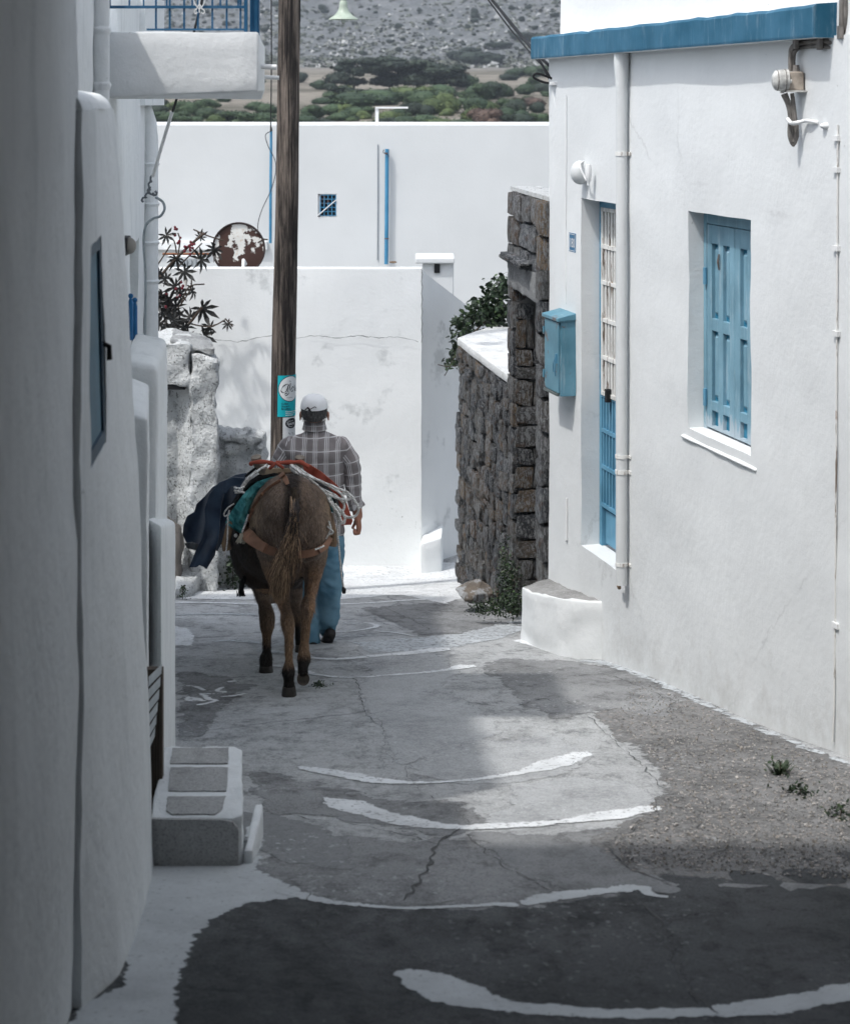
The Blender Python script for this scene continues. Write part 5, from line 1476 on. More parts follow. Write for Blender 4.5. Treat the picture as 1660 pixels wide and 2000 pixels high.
# blue pipes standing on the terrace
bp = empty('blue_pipe', P(528, 476, 22.4), 'pale blue upright pipe just left of the utility pole', 'pipe')
m = MB(); m.tube([P(528.5, 475, 22.4), P(529, 360, 22.4), P(530, 256, 22.4)], [.018, .018, .016], 10); m.build('tube', MAT['pipe_blue'], bp, smooth=True)
m = MB(); m.tube([P(530, 256, 22.4), P(530, 249, 22.4)], [.016, .01], 8); m.build('cap', MAT['black'], bp)
m = MB(); m.tube(bez([P(530, 256, 22.38), P(519, 264, 22.3), P(524, 285, 22.3), P(539, 320, 22.3), P(533, 362, 22.3), P(512, 410, 22.3), P(504, 440, 22.3), P(508, 462, 22.3), P(524, 468, 22.3)]), .005, 6); m.build('loose_cable', MAT['black'], bp, smooth=True)
bp = empty('blue_pipe', P(755, 516, 22.44), 'taller rust-spotted blue pipe standing right of the small window', 'pipe')
m = MB(); m.tube([P(754.5, 516, 22.44), P(755.5, 400, 22.44), P(756, 291, 22.44)], .0245, 12); m.build('tube', MAT['pipe_blue'], bp, smooth=True)
m = MB(); m.tube(bez([P(750, 292, 22.40), P(749, 298, 22.40), P(757, 302, 22.40), P(760, 306, 22.41)]), .005, 6); m.build('wire_tie', MAT['black'], bp)
m = MB()
for y in (467, 300): m.tube([P(755, y, 22.44), P(755, y - 2, 22.44)], .027, 12)
m.build('clamp', flat('rust', (.14, .06, .03), .8), bp, kind='stuff')
tag(boulder('dead_leaf', P(768, 512, 18.5), (.045, .03, .012), flat('dry_brown', (.16, .11, .07), .8), None, 3, 2), 'dry curled brown leaf lying on the terrace edge beside the blue pipe', 'leaf')

# rusty round tank lid standing on the terrace
t = NT('peeling_rust_disc', .6, .3)
pn = t.noise(4.2, vec=t.map((1, 1, 1), loc=(.3, 0, .9)), detail=7, rough=.62)
g_ = t.n("ShaderNodeSeparateXYZ", i_0=t.tc.outputs['Object'])
hgt = t.math('ADD', pn, t.math('MULTIPLY', g_.outputs[2], .42))
c = t.mix(t.ramp(hgt, [(.505, 0.0), (.515, 1.0)]), (.055, .028, .022), (.66, .66, .63))
c = t.mix(t.math('MULTIPLY', t.ramp(hgt, [(.515, 0.0), (.56, 1.0)]), t.ramp(t.noise(30, detail=5), [(.55, 0.0), (.68, .8)])), c, (.45, .30, .16))
MAT['disc'] = t.done(c, t.bump(hgt, .4, .01))
dsc = empty('round_lid', P(467, 560, 18.2), 'rust-brown round metal lid with peeling white paint on the terrace', 'lid')
dc = P(466.5, 486, 18.2); R_ = 52 / F * 18.2
m = MB(); n = 64
for (rr2, yy) in ((R_ * .02, 0), (R_ * .5, -.004), (R_ * .93, 0), (R_ * .955, -.02), (R_, -.022), (R_, .03), (R_ * .02, .03)):
    for k in range(n):
        a = 2 * math.pi * k / n; m.v.append((dc.x + rr2 * math.cos(a), dc.y + yy, dc.z + rr2 * math.sin(a)))
for j in range(6):
    for k in range(n):
        a = j * n + k; b = j * n + (k + 1) % n; m.f.append((a, b, b + n, a + n)); m.mi.append(0 if j < 2 else 1)
m.build('lid', [MAT['disc'], flat('dark_rim', (.035, .022, .02), .5)], dsc, smooth=False, origin=dc, outward=True)
m = MB(); m.tube([P(480, 516, 18.15), P(476, 508, 18.1), P(475.5, 524, 18.08)], .018, 10); m.build('spout', MAT['white_metal'], dsc, smooth=True)
m = MB(); m.tube([P(318, 496, 18.0), P(413, 496, 18.1)], .011, 8); tag(m.build('rusty_bar', flat('orange_rust', (.24, .10, .05), .8)), 'thin rusty horizontal bar behind the castor plant', 'bar')
m = MB(); m.tube(bez([P(504, 474, 18.2), P(515, 462 + 6, 18.2), P(523, 468, 18.2)]), .008, 6); tag(m.build('twig', MAT['twig']), 'short dark twig sticking out right of the round lid', 'twig')
# low grey outdoor unit behind the plant
ac = empty('slatted_unit', P(360, 524, 18.4), 'white slatted box half hidden behind the castor plant', 'outdoor unit')
m = MB(); m.box(P(326, 0, 18.4).x, P(390, 0, 18.4).x, 18.4, 18.7, P(0, 530, 18.4).z, P(0, 500, 18.4).z); m.build('casing', MAT['wall_far'], ac, bevel=.01)
for i in range(6):
    m = MB(); x = P(333 + i * 9, 0, 18.38).x; m.box(x, x + .028, 18.375, 18.395, P(0, 526, 18.4).z, P(0, 505, 18.4).z); m.build('slat', flat('grey_slat', (.33, .36, .38), .6), ac)
m = MB(); m.box(P(280, 0, 22.4).x, P(522, 0, 22.4).x, 22.44, 22.51, -1.80, P(0, 471.5, 22.45).z); m.build('ledge', MAT['wall_old'], K, bevel=.01)

# ------------------------------------------------------------------ things on the right house
cab = empty('meter_cabinet', RW(11.87, .06, -1.87), 'pale blue metal meter cabinet with rusty lower edge and keys in its door', 'cabinet')
y0, y1, z0, z1, dpz = 11.72, 12.02, -1.868, -1.37, .115
m = MB(); m.box(y0, y1, 0, dpz - .012, z0, z1 - .012, fr=RW); m.build('body', MAT['box_blue'], cab, bevel=.004, outward=True)
m = MB(); m.hexa([RW(y0 - .012, 0, z1 - .012), RW(y0 - .012, dpz + .012, z1 - .022), RW(y1 + .01, dpz + .012, z1 - .022), RW(y1 + .01, 0, z1 - .012), RW(y0 - .012, 0, z1 + .03), RW(y0 - .012, dpz + .012, z1 + .0), RW(y1 + .01, dpz + .012, z1 + .0), RW(y1 + .01, 0, z1 + .03)])
m.build('lid', MAT['box_blue'], cab, bevel=.003, outward=True)
m = MB(); m.box(y0 + .012, y1 - .012, dpz - .011, dpz, z0 + .02, z1 - .03, fr=RW); dr_ = m.build('door', MAT['box_blue'], cab, bevel=.003, outward=True)
m = MB(); m.box(y0 + .01, y1 - .01, dpz - .004, dpz + .008, z0 + .001, z0 + .016, fr=RW); m.build('lower_rim', flat('chipped_rim', (.10, .12, .12), .6), cab)
for z in (-1.48, -1.76):
    m = MB(); m.tube([RW(y1 - .006, dpz + .004, z - .025), RW(y1 - .006, dpz + .004, z + .025)], .007, 8); m.build('hinge', MAT['box_blue'], dr_)
m = MB(); m.box(y0 + .03, y0 + .045, dpz, dpz + .012, -1.66, -1.60, fr=RW); h_ = m.build('lock', MAT['door_blue'], dr_)
m = MB(); m.tube(bez([RW(y0 + .037, dpz + .012, -1.62), RW(y0 + .06, dpz + .018, -1.67), RW(y0 + .07, dpz + .012, -1.72)]), .0035, 6); m.build('key', MAT['door_blue'], h_)
m = MB(); m.tube(bez([RW(y0 + .037, dpz + .012, -1.62), RW(y0 + .03, dpz + .018, -1.68), RW(y0 + .035, dpz + .012, -1.74)]), .0035, 6); m.build('key', MAT['door_blue'], h_)

plate = empty('house_number', RW(11.78, .0, -.955), 'small blue enamel number plate reading 180 beside the door', 'sign')
pbm = flat('blue_enamel', (.02, .14, .28), .35)
def plq(y0, y1, z0, z1, o0, o1, mat, name='plate'):
    m = MB(); m.box(y0, y1, o0, o1, z0, z1, fr=RW); return m.build(name, mat, plate, outward=True)
pl_ = plq(11.718, 11.842, -.955, -.835, .0, .006, pbm)
for a in ((11.724, 11.836, -.949, -.946), (11.724, 11.836, -.844, -.841), (11.724, 11.728, -.945, -.845), (11.832, 11.836, -.945, -.845)): plq(*a, .0062, .0075, MAT['white_metal'], 'border')
vs, fs = text_mesh('180', .085)
wd_ = max(v.x for v in vs)
m = MB(); m.add([RW(11.829 - v.x * .098 / wd_, .0078, -.926 + v.y) for v in vs], fs); m.build('lettering', MAT['white_metal'], plate, weld=False)

wl = empty('wall_lamp', RW(11.6, .0, -.42), 'white globe wall lamp on a cup-shaped bracket over the door', 'wall lamp')
cup = RW(11.35, .05, 0); cupv = Vector((cup[0], cup[1], P(0, 340, 11.35).z))
lathe([(.001, -.07), (.010, -.068), (.010, -.05), (.013, -.045), (.019, -.02), (.021, .02), (.016, .06), (.001, .062)], cupv, 20).build('bracket', MAT['white_metal'], wl, smooth=True)
gv = P(1133, 337, 11.52)
m = MB(); m.sphere(gv, (.062, .062, .075), 24, 16); m.build('globe', MAT['wall_far'], wl, smooth=True)
m = MB(); m.tube(bez([cupv + Vector((0, 0, -.05)), cupv + Vector((-.02, .03, -.02)), cupv + Vector((-.05, .06, .05)), gv + Vector((.02, 0, .07))]), .007, 8); m.build('arm', MAT['white_metal'], wl, smooth=True)

# electrical bracket with insulator box and cables
eb = empty('cable_bracket', RW(8.7, .05, .05), 'weathered cable junction bracket under the cornice with hanging cable loops', 'junction box')
MAT['porcelain'] = flat('dirty_white_porcelain', (.50, .50, .48), .5, var=.35, scale=30, bump=.3)
MAT['rusty_tin'] = flat('stained_tin', (.38, .33, .28), .6, var=.4, scale=18, bump=.3)
MAT['cable_grey'] = flat('brown_grey_cable', (.16, .15, .14), .7, var=.35, scale=20)
de = 8.55
m = MB()
m.box(P(1538, 0, de).x, P(1567, 0, de).x, de - .03, de + .05, P(0, 177, de).z, P(0, 140, de).z); m.build('box', MAT['rusty_tin'], eb, bevel=.006)
m = MB(); m.box(P(1534, 0, de).x, P(1572, 0, de).x, de - .04, de + .06, P(0, 180, de).z, P(0, 176.5, de).z); m.build('bracket_plate', MAT['porcelain'], eb)
m = MB(); m.tube([P(1538, 157, de), P(1532, 157, de), P(1522, 157, de), P(1513, 157, de), P(1508, 157, de)], [.052, .052, .050, .046, .028], 18); m.build('insulator', MAT['porcelain'], eb, smooth=True)
for (x_, r_) in ((1531, .054), (1516, .049)):
    m = MB(); m.tube([P(x_, 157, de), P(x_ + 1.5, 157, de)], r_, 18); m.build('rib', MAT['cable_grey'], eb)
m = MB(); m.tube([P(1554, 140, de), P(1554, 127, de)], [.018, .014], 10); m.build('cap', MAT['cable_grey'], eb)
m = MB(); m.tube([P(1534, 158, de - .04), P(1545, 159, de - .04)], .010, 8); m.build('bolt', MAT['porcelain'], eb)
m = MB(); m.hexa([P(1522, 182, de), P(1530, 182, de), P(1530, 182, de + .04), P(1522, 182, de + .04), P(1524, 178, de), P(1532, 178, de), P(1532, 178, de + .04), P(1524, 178, de + .04)]); m.build('clip', MAT['porcelain'], eb)
S_ = [([P(1543, 139, de + .02), P(1543, 110, de + .02), P(1546, 93, de + .02), P(1560, 84, de), P(1600, 82, 8.35), P(1632, 83, 8.25), P(1644, 72, 8.2), P(1645, 40, 8.18), P(1645, -20, 8.18)], .011),
      ([P(1549, 139, de + .02), P(1549, 112, de + .02), P(1553, 99, de), P(1566, 92, de), P(1600, 90, 8.35), P(1634, 92, 8.25), P(1650, 70, 8.18), P(1651, 30, 8.15), P(1650, -20, 8.15)], .010),
      ([P(1546, 100, de), P(1558, 78, de), P(1600, 74, 8.35), P(1636, 78, 8.25), P(1640, 50, 8.2), P(1641, -20, 8.18)], .007),
      ([P(1528, 184, de), P(1538, 206, de), P(1542, 230, de), P(1541, 262, de), P(1547, 278, de), P(1553, 262, de), P(1553, 240, de), P(1549, 205, de), P(1546, 182, de)], .010),
      ([P(1534, 182, de), P(1544, 210, de), P(1548, 235, de), P(1546, 265, de), P(1550, 281, de), P(1556, 266, de), P(1556, 244, de)], .008),
      ([P(1541, 200, de), P(1544, 230, de), P(1542, 270, de), P(1549, 284, de), P(1551, 270, de), P(1557, 252, de)], .007)]
for pts, r_ in S_:
    m = MB(); m.tube(bez(pts, 8), r_, 8); m.build('cable_strand', MAT['cable_grey'], eb, smooth=True)
for (x_, y_) in ((1553, 80), (1600, 82), (1640, 60)):
    m = MB(); dd_ = 8.52 if x_ < 1570 else 8.33 if x_ < 1620 else 8.18; q = P(x_, y_, dd_); m.box(q.x - .008, q.x + .008, q.y - .03, q.y + .03, q.z - .035, q.z + .022); m.build('cable_clamp', MAT['cable_grey'], eb)
m = MB(); m.tube(bez([P(1537, 232, de - .02), P(1544, 240, de - .04), P(1555, 240, de - .03), P(1570, 236, 8.5), P(1580, 236, 8.45), P(1598, 240, 8.4)], 8), [.010] * 20 + [.009] * 21, 8); m.build('white_cable', MAT['white_metal'], eb, smooth=True)
m = MB(); m.sphere(P(1619, 246, 8.33), (.045, .03, .018), 16, 10); m.build('white_cap', MAT['wall'], eb, smooth=True)

# loose stay wire, knotted cable and wall light on the left
sw = empty('stay_cable', P(290, 390, 9.5), 'stay wire with white sleeve and knotted lower end hanging below the balcony', 'cable')
m = MB(); m.tube([P(398, -10, 9.3), P(345, 195, 9.5), P(337, 220, 9.5)], .007, 6); m.build('upper_wire', MAT['black'], sw)
m = MB(); m.tube([P(337, 218, 9.5), P(318, 280, 9.55), P(299, 345, 9.6)], .009, 8); m.build('sleeve', MAT['white_metal'], sw, smooth=True)
for pts in ([P(299, 343, 9.6), P(294, 358, 9.6), P(292, 372, 9.6), P(286, 384, 9.6), P(278, 392, 9.6)], [P(292, 372, 9.6), P(300, 380, 9.6), P(306, 376, 9.6)]):
    mb = MB(); q = bez(pts, 6); hel = []
    for i, p in enumerate(q): hel.append(p + Vector((math.cos(i * 1.3), 0, math.sin(i * 1.3))) * .008)
    mb.tube(hel, .006, 6); mb.build('knotted_wire', flat('grey_wire', (.16, .18, .20), .6), sw, smooth=True)
m = MB(); m.tube(bez([P(304, 385, 9.7), P(318, 394, 9.7), P(322, 408, 9.7), P(314, 422, 9.7), P(300, 427, 9.7), P(286, 440, 9.8), P(281, 470, 9.9), P(284, 520, 10.2), P(285, 560, 10.4), P(284, 655, 10.6)], 8), .007, 8); m.build('loop_cable', flat('painted_cable', (.34, .39, .42), .6), sw, smooth=True)
bl_ = empty('bulkhead_light', P(252, 480, 8.2), 'round bulkhead light on black base on the left house wall', 'wall lamp')
m = MB(); m.box(P(238, 0, 8.2).x, P(252, 0, 8.2).x, 8.15, 8.27, P(0, 498, 8.2).z, P(0, 462, 8.2).z); m.build('base', MAT['black'], bl_, bevel=.006)
m = MB(); m.sphere(P(252, 480, 8.2), (.034, .036, .038), 16, 12); m.build('dome', flat('frosted_dome', (.25, .24, .22), .4), bl_, smooth=True)
bg_ = empty('garden_gate', P(262, 652, 8.4), 'bright blue turned gate posts behind the white end post', 'gate')
for px, y in ((256, 578), (264, 586)):
    m = MB(); p = P(px, y, 8.4 + (.1 if px > 260 else 0)); m.sphere(p, .012, 10, 8); m.tube([p - Vector((0, 0, .01)), p - Vector((0, 0, .03)), p - Vector((0, 0, .20))], [.006, .012, .012], 8); m.build('post', MAT['gate_blue'], bg_, smooth=True)

# ------------------------------------------------------------------ far country
t = NT('hillside_ground', .95, .1)
g_ = t.n("ShaderNodeSeparateXYZ", i_0=t.tc.outputs['Object'])
far = t.ramp(t.math('DIVIDE', g_.outputs[1], 1000.0), [(.27, 0.0), (.33, 1.0)])
field = t.mix(t.ramp(t.noise(.05, detail=6, rough=.6), [(.45, 0.0), (.66, 1.0)]), (.62, .56, .47), (.30, .28, .22))
field = t.mix(t.ramp(t.noise(.7, detail=6, rough=.7), [(.5, 0.0), (.7, .7)]), field, (.22, .16, .13))
rock = t.mix(t.ramp(t.noise(.11, detail=12, rough=.78), [(.44, 0.0), (.60, 1.0)]), (.27, .285, .295), (.42, .43, .435))
rock = t.mix(t.ramp(t.noise(.45, detail=8, rough=.8), [(.50, 0.0), (.62, .6)]), rock, (.20, .205, .19))
c = t.mix(far, field, rock)
h = t.bump(t.noise(.25, detail=10, rough=.75), 1.0, 4.0)
MAT['hill'] = t.done(c, h)
def hz(x, y):
    b = np.interp(y, [24, 60, 120, 200, 300, 340, 420, 560, 700, 900, 1500], [-9, -3.6, -1.3, 1.8, 5.5, 8.0, 22, 62, 112, 190, 430])
    n = noise.noise(Vector((x * .02, y * .012, 0))) * (.6 + max(0, y - 300) * .035) + noise.noise(Vector((x * .06, y * .04, 3))) * (.25 + max(0, y - 300) * .014)
    if y > 320: n += noise.noise(Vector((x * .16, y * .1, 6))) * min(2.5, (y - 320) * .012) + abs(noise.noise(Vector((x * .35, y * .25, 9)))) * min(1.6, (y - 320) * .01)
    return float(b + n * min(1, max(0, y - 40) / 60))
mb = MB()
ys = np.concatenate([np.arange(24, 120, 6), np.arange(120, 320, 8), np.arange(320, 620, 2.2), np.arange(620, 1500, 40)])
nx = 110
for y in ys:
    for i in range(nx + 1):
        x = (i / nx - .5) * (y * .62 + 60)
        mb.v.append((x, y, hz(x, y)))
for j in range(len(ys) - 1):
    for i in range(nx):
        a = j * (nx + 1) + i; mb.f.append((a, a + 1, a + nx + 2, a + nx + 1)); mb.mi.append(0)
hill = mb.build('hillside', MAT['hill'], kind='structure', smooth=False, weld=False, origin=(0, 0, 0))
tag(hill, 'stony grey island hillside beyond green scrub fields')
mb = MB(); mb.add([(-60, -30, -9.5), (60, -30, -9.5), (60, 26, -9.2), (-60, 26, -9.2)], [(0, 1, 2, 3)])
tag(mb.build('terrain', MAT['hill'], kind='structure', origin=(0, 0, 0)), 'ground under the village')

def bush_mesh(seed, n, kind):
    rr = random.Random(seed); mb = MB()
    lobes = [(Vector((0, 0, .42)), Vector((.46, .46, .40)))]
    for _ in range(rr.randint(4, 7)):
        a = rr.uniform(0, 6.28); q = rr.uniform(.15, .45)
        lobes.append((Vector((math.cos(a) * q, math.sin(a) * q, rr.uniform(.22, .62))), Vector((1, 1, .8)) * rr.uniform(.16, .30)))
    if kind == 'tree':
        lobes = [(Vector((rr.uniform(-.42, .42), rr.uniform(-.3, .3), rr.uniform(.25, .88))), Vector((rr.uniform(.14, .30), rr.uniform(.16, .3), rr.uniform(.09, .17)))) for _ in range(16)]
    for i in range(n):
        c, s = rr.choice(lobes)
        d = Vector((rr.gauss(0, 1), rr.gauss(0, 1), rr.gauss(0, 1))).normalized()
        p = c + Vector((d.x * s.x, d.y * s.y, d.z * s.z)) * rr.uniform(.80, 1.08)
        if p.z < 0: continue
        q = rr.uniform(.020, .045)
        R = d.to_track_quat('Z', 'Y').to_matrix() @ Euler((rr.uniform(-.9, .9), rr.uniform(-.9, .9), rr.uniform(0, 6))).to_matrix()
        mb.add([p + R @ Vector(v) * q for v in ((-1, -.6, 0), (1, -.5, .1), (0, 1, -.1))], [(0, 1, 2)])
    for c, s in lobes: mb.sphere(c, s * .84, 9, 7)
    return mb.mesh('crown', False)
greens = {'olive': [(0, (.016, .034, .016)), (.5, (.035, .066, .028)), (1, (.085, .125, .05))],
          'dark': [(0, (.012, .020, .014)), (.6, (.022, .036, .023)), (1, (.045, .062, .035))],
          'light': [(0, (.035, .06, .018)), (.5, (.075, .11, .034)), (1, (.15, .19, .06))],
          'heath': [(0, (.05, .035, .03)), (.6, (.10, .065, .05)), (1, (.15, .10, .07))]}
BM = {}
for k_, cols in greens.items():
    mt = leaf_mat('scrub_' + k_, cols, .7)
    BM[k_] = []
    for s in range(3):
        me = bush_mesh(s * 7 + len(k_), 1500 if k_ != 'dark' else 1900, 'bush'); me.materials.append(mt); BM[k_].append(me)
    if k_ == 'dark':
        BM['tree'] = []
        for s in range(3):
            me = bush_mesh(s * 5 + 90, 2600, 'tree'); me.materials.append(mt); BM['tree'].append(me)
trunk_m = MB(); trunk_m.tube([(0, 0, -.1), (.02, 0, .3), (-.01, .02, .6)], [.035, .028, .012], 6)
trunk_me = trunk_m.mesh('trunk'); trunk_me.materials.append(MAT['twig'])
def ground_far(px, py):
    "distance at which the hillside is seen at (px, py)"
    best = None
    for d in np.arange(40, 620, 2.0):
        p = P(px, py, d)
        if hz(p.x, d) > p.z: return d
    return 300
rb = random.Random(77)
def shrub(px, py, w_px, h_px, kind, label, group=None, name='shrub', cat='shrub'):
    "foot of the shrub at (px, py)"
    d = ground_far(px, py); p = P(px, py, d); k = d / F
    e = bpy.data.objects.new(name, None); COL.objects.link(e); e.location = (p.x, d, hz(p.x, d) - .15)
    tag(e, label, cat, group)
    o = bpy.data.objects.new('crown', rb.choice(BM[kind])); COL.objects.link(o); o.parent = e
    o.scale = (w_px * k, w_px * k, h_px * k * (1.15 if kind == 'tree' else 1.25)); o.rotation_euler = (0, 0, rb.uniform(0, 6.28) if kind != 'tree' else rb.choice((0, math.pi)))
    t_ = bpy.data.objects.new('trunk', trunk_me); COL.objects.link(t_); t_.parent = e; t_.scale = (w_px * k, w_px * k, h_px * k)
g1, g2, g3, g4, g5 = 'round olive-green shrubs in the valley', 'dark shrubs below the hill', 'yellow-green bushes in the valley', 'brown heath bushes on the right slope', 'small shrubs dotted over the stony slope'
trees = [(690, 178, 100, 62, 'the dark windswept tree standing left of the tiny white hut'), (668, 200, 62, 34, 'lower dark tree just in front of the left windswept tree'), (815, 178, 150, 60, 'widest dark tree cluster right of the tiny white hut'), (760, 176, 70, 46, 'smaller dark tree touching the widest cluster on its left'), (880, 174, 70, 46, 'dark tree on the right end of the widest cluster')]
for x, y, w, h, lb in trees: shrub(x, y, w, h, 'tree', lb, None, 'dark_tree', 'tree')
lab = {'olive': 'round olive-green shrub among many others in the valley', 'dark': 'dark bluish shrub among others below the hill', 'light': 'yellow-green bush in the valley scrub', 'heath': 'brownish heath bush on the rocky right side'}
grp = {'olive': g1, 'dark': g2, 'light': g3, 'heath': g4}
spec = []
for (x, y, w, h, k_) in [(735, 205, 130, 36, 'olive'), (690, 215, 110, 40, 'olive'), (800, 200, 90, 34, 'light'), (780, 195, 70, 30, 'olive'), (860, 195, 80, 34, 'olive'), (905, 172, 70, 30, 'olive'), (830, 212, 90, 40, 'olive'), (845, 225, 60, 38, 'light'), (868, 222, 58, 46, 'light'), (810, 228, 50, 32, 'dark'), (935, 200, 70, 40, 'olive'), (930, 222, 70, 36, 'olive'), (960, 172, 32, 16, 'dark'), (955, 195, 70, 34, 'dark'), (980, 190, 50, 30, 'olive'), (925, 245, 60, 38, 'light'), (960, 240, 55, 30, 'olive'), (990, 240, 50, 34, 'olive'), (1020, 246, 46, 36, 'olive'), (1055, 246, 40, 28, 'olive'), (1050, 220, 36, 26, 'dark'), (1010, 208, 40, 22, 'heath'), (1035, 204, 40, 18, 'heath'), (1000, 228, 40, 22, 'olive'), (1060, 180, 60, 20, 'dark'), (1010, 150, 60, 20, 'olive'), (1045, 150, 60, 24, 'olive'), (990, 158, 40, 16, 'dark'), (900, 250, 90, 22, 'olive'), (860, 250, 80, 24, 'light'), (830, 248, 80, 28, 'olive'), (790, 250, 70, 30, 'olive'), (760, 252, 70, 26, 'dark'), (720, 250, 70, 18, 'light'), (690, 252, 60, 16, 'heath'), (650, 225, 56, 26, 'olive'), (665, 238, 60, 22, 'olive'), (610, 232, 60, 30, 'olive'), (630, 205, 50, 18, 'olive'), (598, 246, 70, 24, 'olive'), (500, 246, 90, 30, 'olive'), (460, 244, 80, 30, 'olive'), (430, 235, 60, 22, 'dark'), (395, 225, 60, 22, 'light'), (350, 215, 60, 22, 'light'), (330, 240, 70, 26, 'olive'), (375, 248, 60, 24, 'olive'), (415, 252, 60, 20, 'olive'), (310, 228, 40, 26, 'dark'), (360, 232, 50, 18, 'heath'), (520, 225, 50, 26, 'olive'), (500, 215, 50, 22, 'olive'), (630, 250, 60, 20, 'dark'), (700, 232, 60, 26, 'olive'), (660, 190, 60, 20, 'olive'), (895, 120, 60, 22, 'dark'), (930, 128, 90, 30, 'dark'), (915, 108, 40, 16, 'dark'), (960, 128, 60, 20, 'dark'), (975, 95, 50, 14, 'dark'), (1020, 80, 60, 18, 'dark'), (1060, 84, 60, 20, 'dark'), (1050, 110, 50, 12, 'dark')]:
    spec.append((x, y, w, h, k_))
for _ in range(60):
    x = rb.uniform(290, 1075); y = rb.uniform(150, 252)
    if 700 < x < 860 and 200 < y < 222 or x < 660 and 120 < y < 200 and rb.random() < .8: continue
    if 540 < x < 585: continue
    k_ = rb.choice(['olive', 'olive', 'dark', 'light', 'heath'] if x > 900 else ['olive', 'olive', 'dark', 'light'])
    w = rb.uniform(22, 60) * (.5 + (y - 130) / 160); spec.append((x, y, w, w * rb.uniform(.45, .7), k_))
for x, y, w, h, k_ in spec: shrub(x, y, w, h, k_, lab[k_], grp[k_])
for _ in range(95):
    x = rb.uniform(330, 1085); y = 128 - 175 * rb.random() ** 1.0
    w = rb.uniform(7, 20); shrub(x, y, w, w * rb.uniform(.5, .8), 'dark', 'tiny dark shrub on the stony grey slope', g5)
# rocks strewn over the slope, too many to count
mb = MB(); n = 0
for _ in range(7000):
    x = rb.uniform(-60, 60); y = rb.uniform(300, 640); x *= y / 300
    if noise.noise(Vector((x * .03, y * .02, 5))) < -.05 - .3 * rb.random(): continue
    s = rb.uniform(.15, .6) * (2.0 if rb.random() < .04 else 1); z = hz(x, y)
    R = Euler((rb.random() * 6, rb.random() * 6, rb.random() * 6)).to_matrix()
    vs = [Vector((x, y, z)) + R @ Vector(v) * s for v in ((1, 0, 0), (-1, .2, 0), (0, 1.1, .1), (0, -.9, 0), (.1, 0, .8), (0, .1, -.7))]
    mb.add(vs, [(0, 2, 4), (2, 1, 4), (1, 3, 4), (3, 0, 4), (2, 0, 5), (1, 2, 5), (3, 1, 5), (0, 3, 5)], rb.choice([0, 0, 1, 2]))
tag(mb.build('hillside_rocks', [flat('rock_pale', (.44, .44, .43), .9), flat('rock_mid', (.36, .36, .355), .9), flat('rock_dark', (.24, .24, .235), .9)], kind='stuff', weld=False), 'loose pale rocks strewn over the slope')
mb = MB()
for _ in range(9000):
    y = rb.uniform(300, 620); x = rb.uniform(-.17, .12) * y
    z = hz(x, y); s = rb.uniform(.25, .9)
    R = Euler((rb.uniform(-.5, .5), rb.uniform(-.5, .5), rb.random() * 6)).to_matrix()
    vs = [Vector((x, y, z)) + R @ Vector(v) * s for v in ((-1, 0, -.2), (1, 0, -.2), (.6, .1, .5), (-.6, .1, .6), (0, -1, 0), (0, 1, 0))]
    mb.add(vs, [(0, 1, 2, 3), (4, 2, 3), (5, 3, 2)], 0)
tag(mb.build('low_scrub', [leaf_mat('low_scrub_leaves', [(0, (.07, .08, .065)), (.6, (.11, .12, .095)), (1, (.15, .155, .12))], .8)], kind='stuff', weld=False), 'low thorny scrub on the slope')
hut = empty('field_hut', P(752, 168, 255), 'tiny pale stone hut between the dark trees in the valley', 'hut')
m = MB(); p = P(747, 170, 255); m.box(p.x - .7, p.x + .75, 255, 257, p.z - 1, p.z + 1.1); m.build('wall', flat('hut_wall', (.5, .5, .48), .9), hut)
m = MB(); m.box(p.x - .8, p.x + .85, 254.9, 257.1, p.z + 1.1, p.z + 1.35); m.build('roof', flat('hut_roof', (.4, .4, .39), .9), hut)

# air: thin haze over the whole scene
mb = MB(); mb.box(-700, 700, -40, 1700, -12, 520)
m_ = bpy.data.materials.new('thin_haze'); m_.use_nodes = True
nt_ = m_.node_tree; nt_.nodes.remove(nt_.nodes["Principled BSDF"])
pv = nt_.nodes.new("ShaderNodeVolumePrincipled"); pv.inputs['Density'].default_value = .00065; pv.inputs['Color'].default_value = (.78, .88, 1.0, 1)
pv.inputs['Anisotropy'].default_value = .3
nt_.links.new(pv.outputs[0], nt_.nodes["Material Output"].inputs['Volume'])
tag(mb.build('haze', m_, kind='stuff', origin=(0, 0, -12)), 'thin blue haze in the air over the valley')
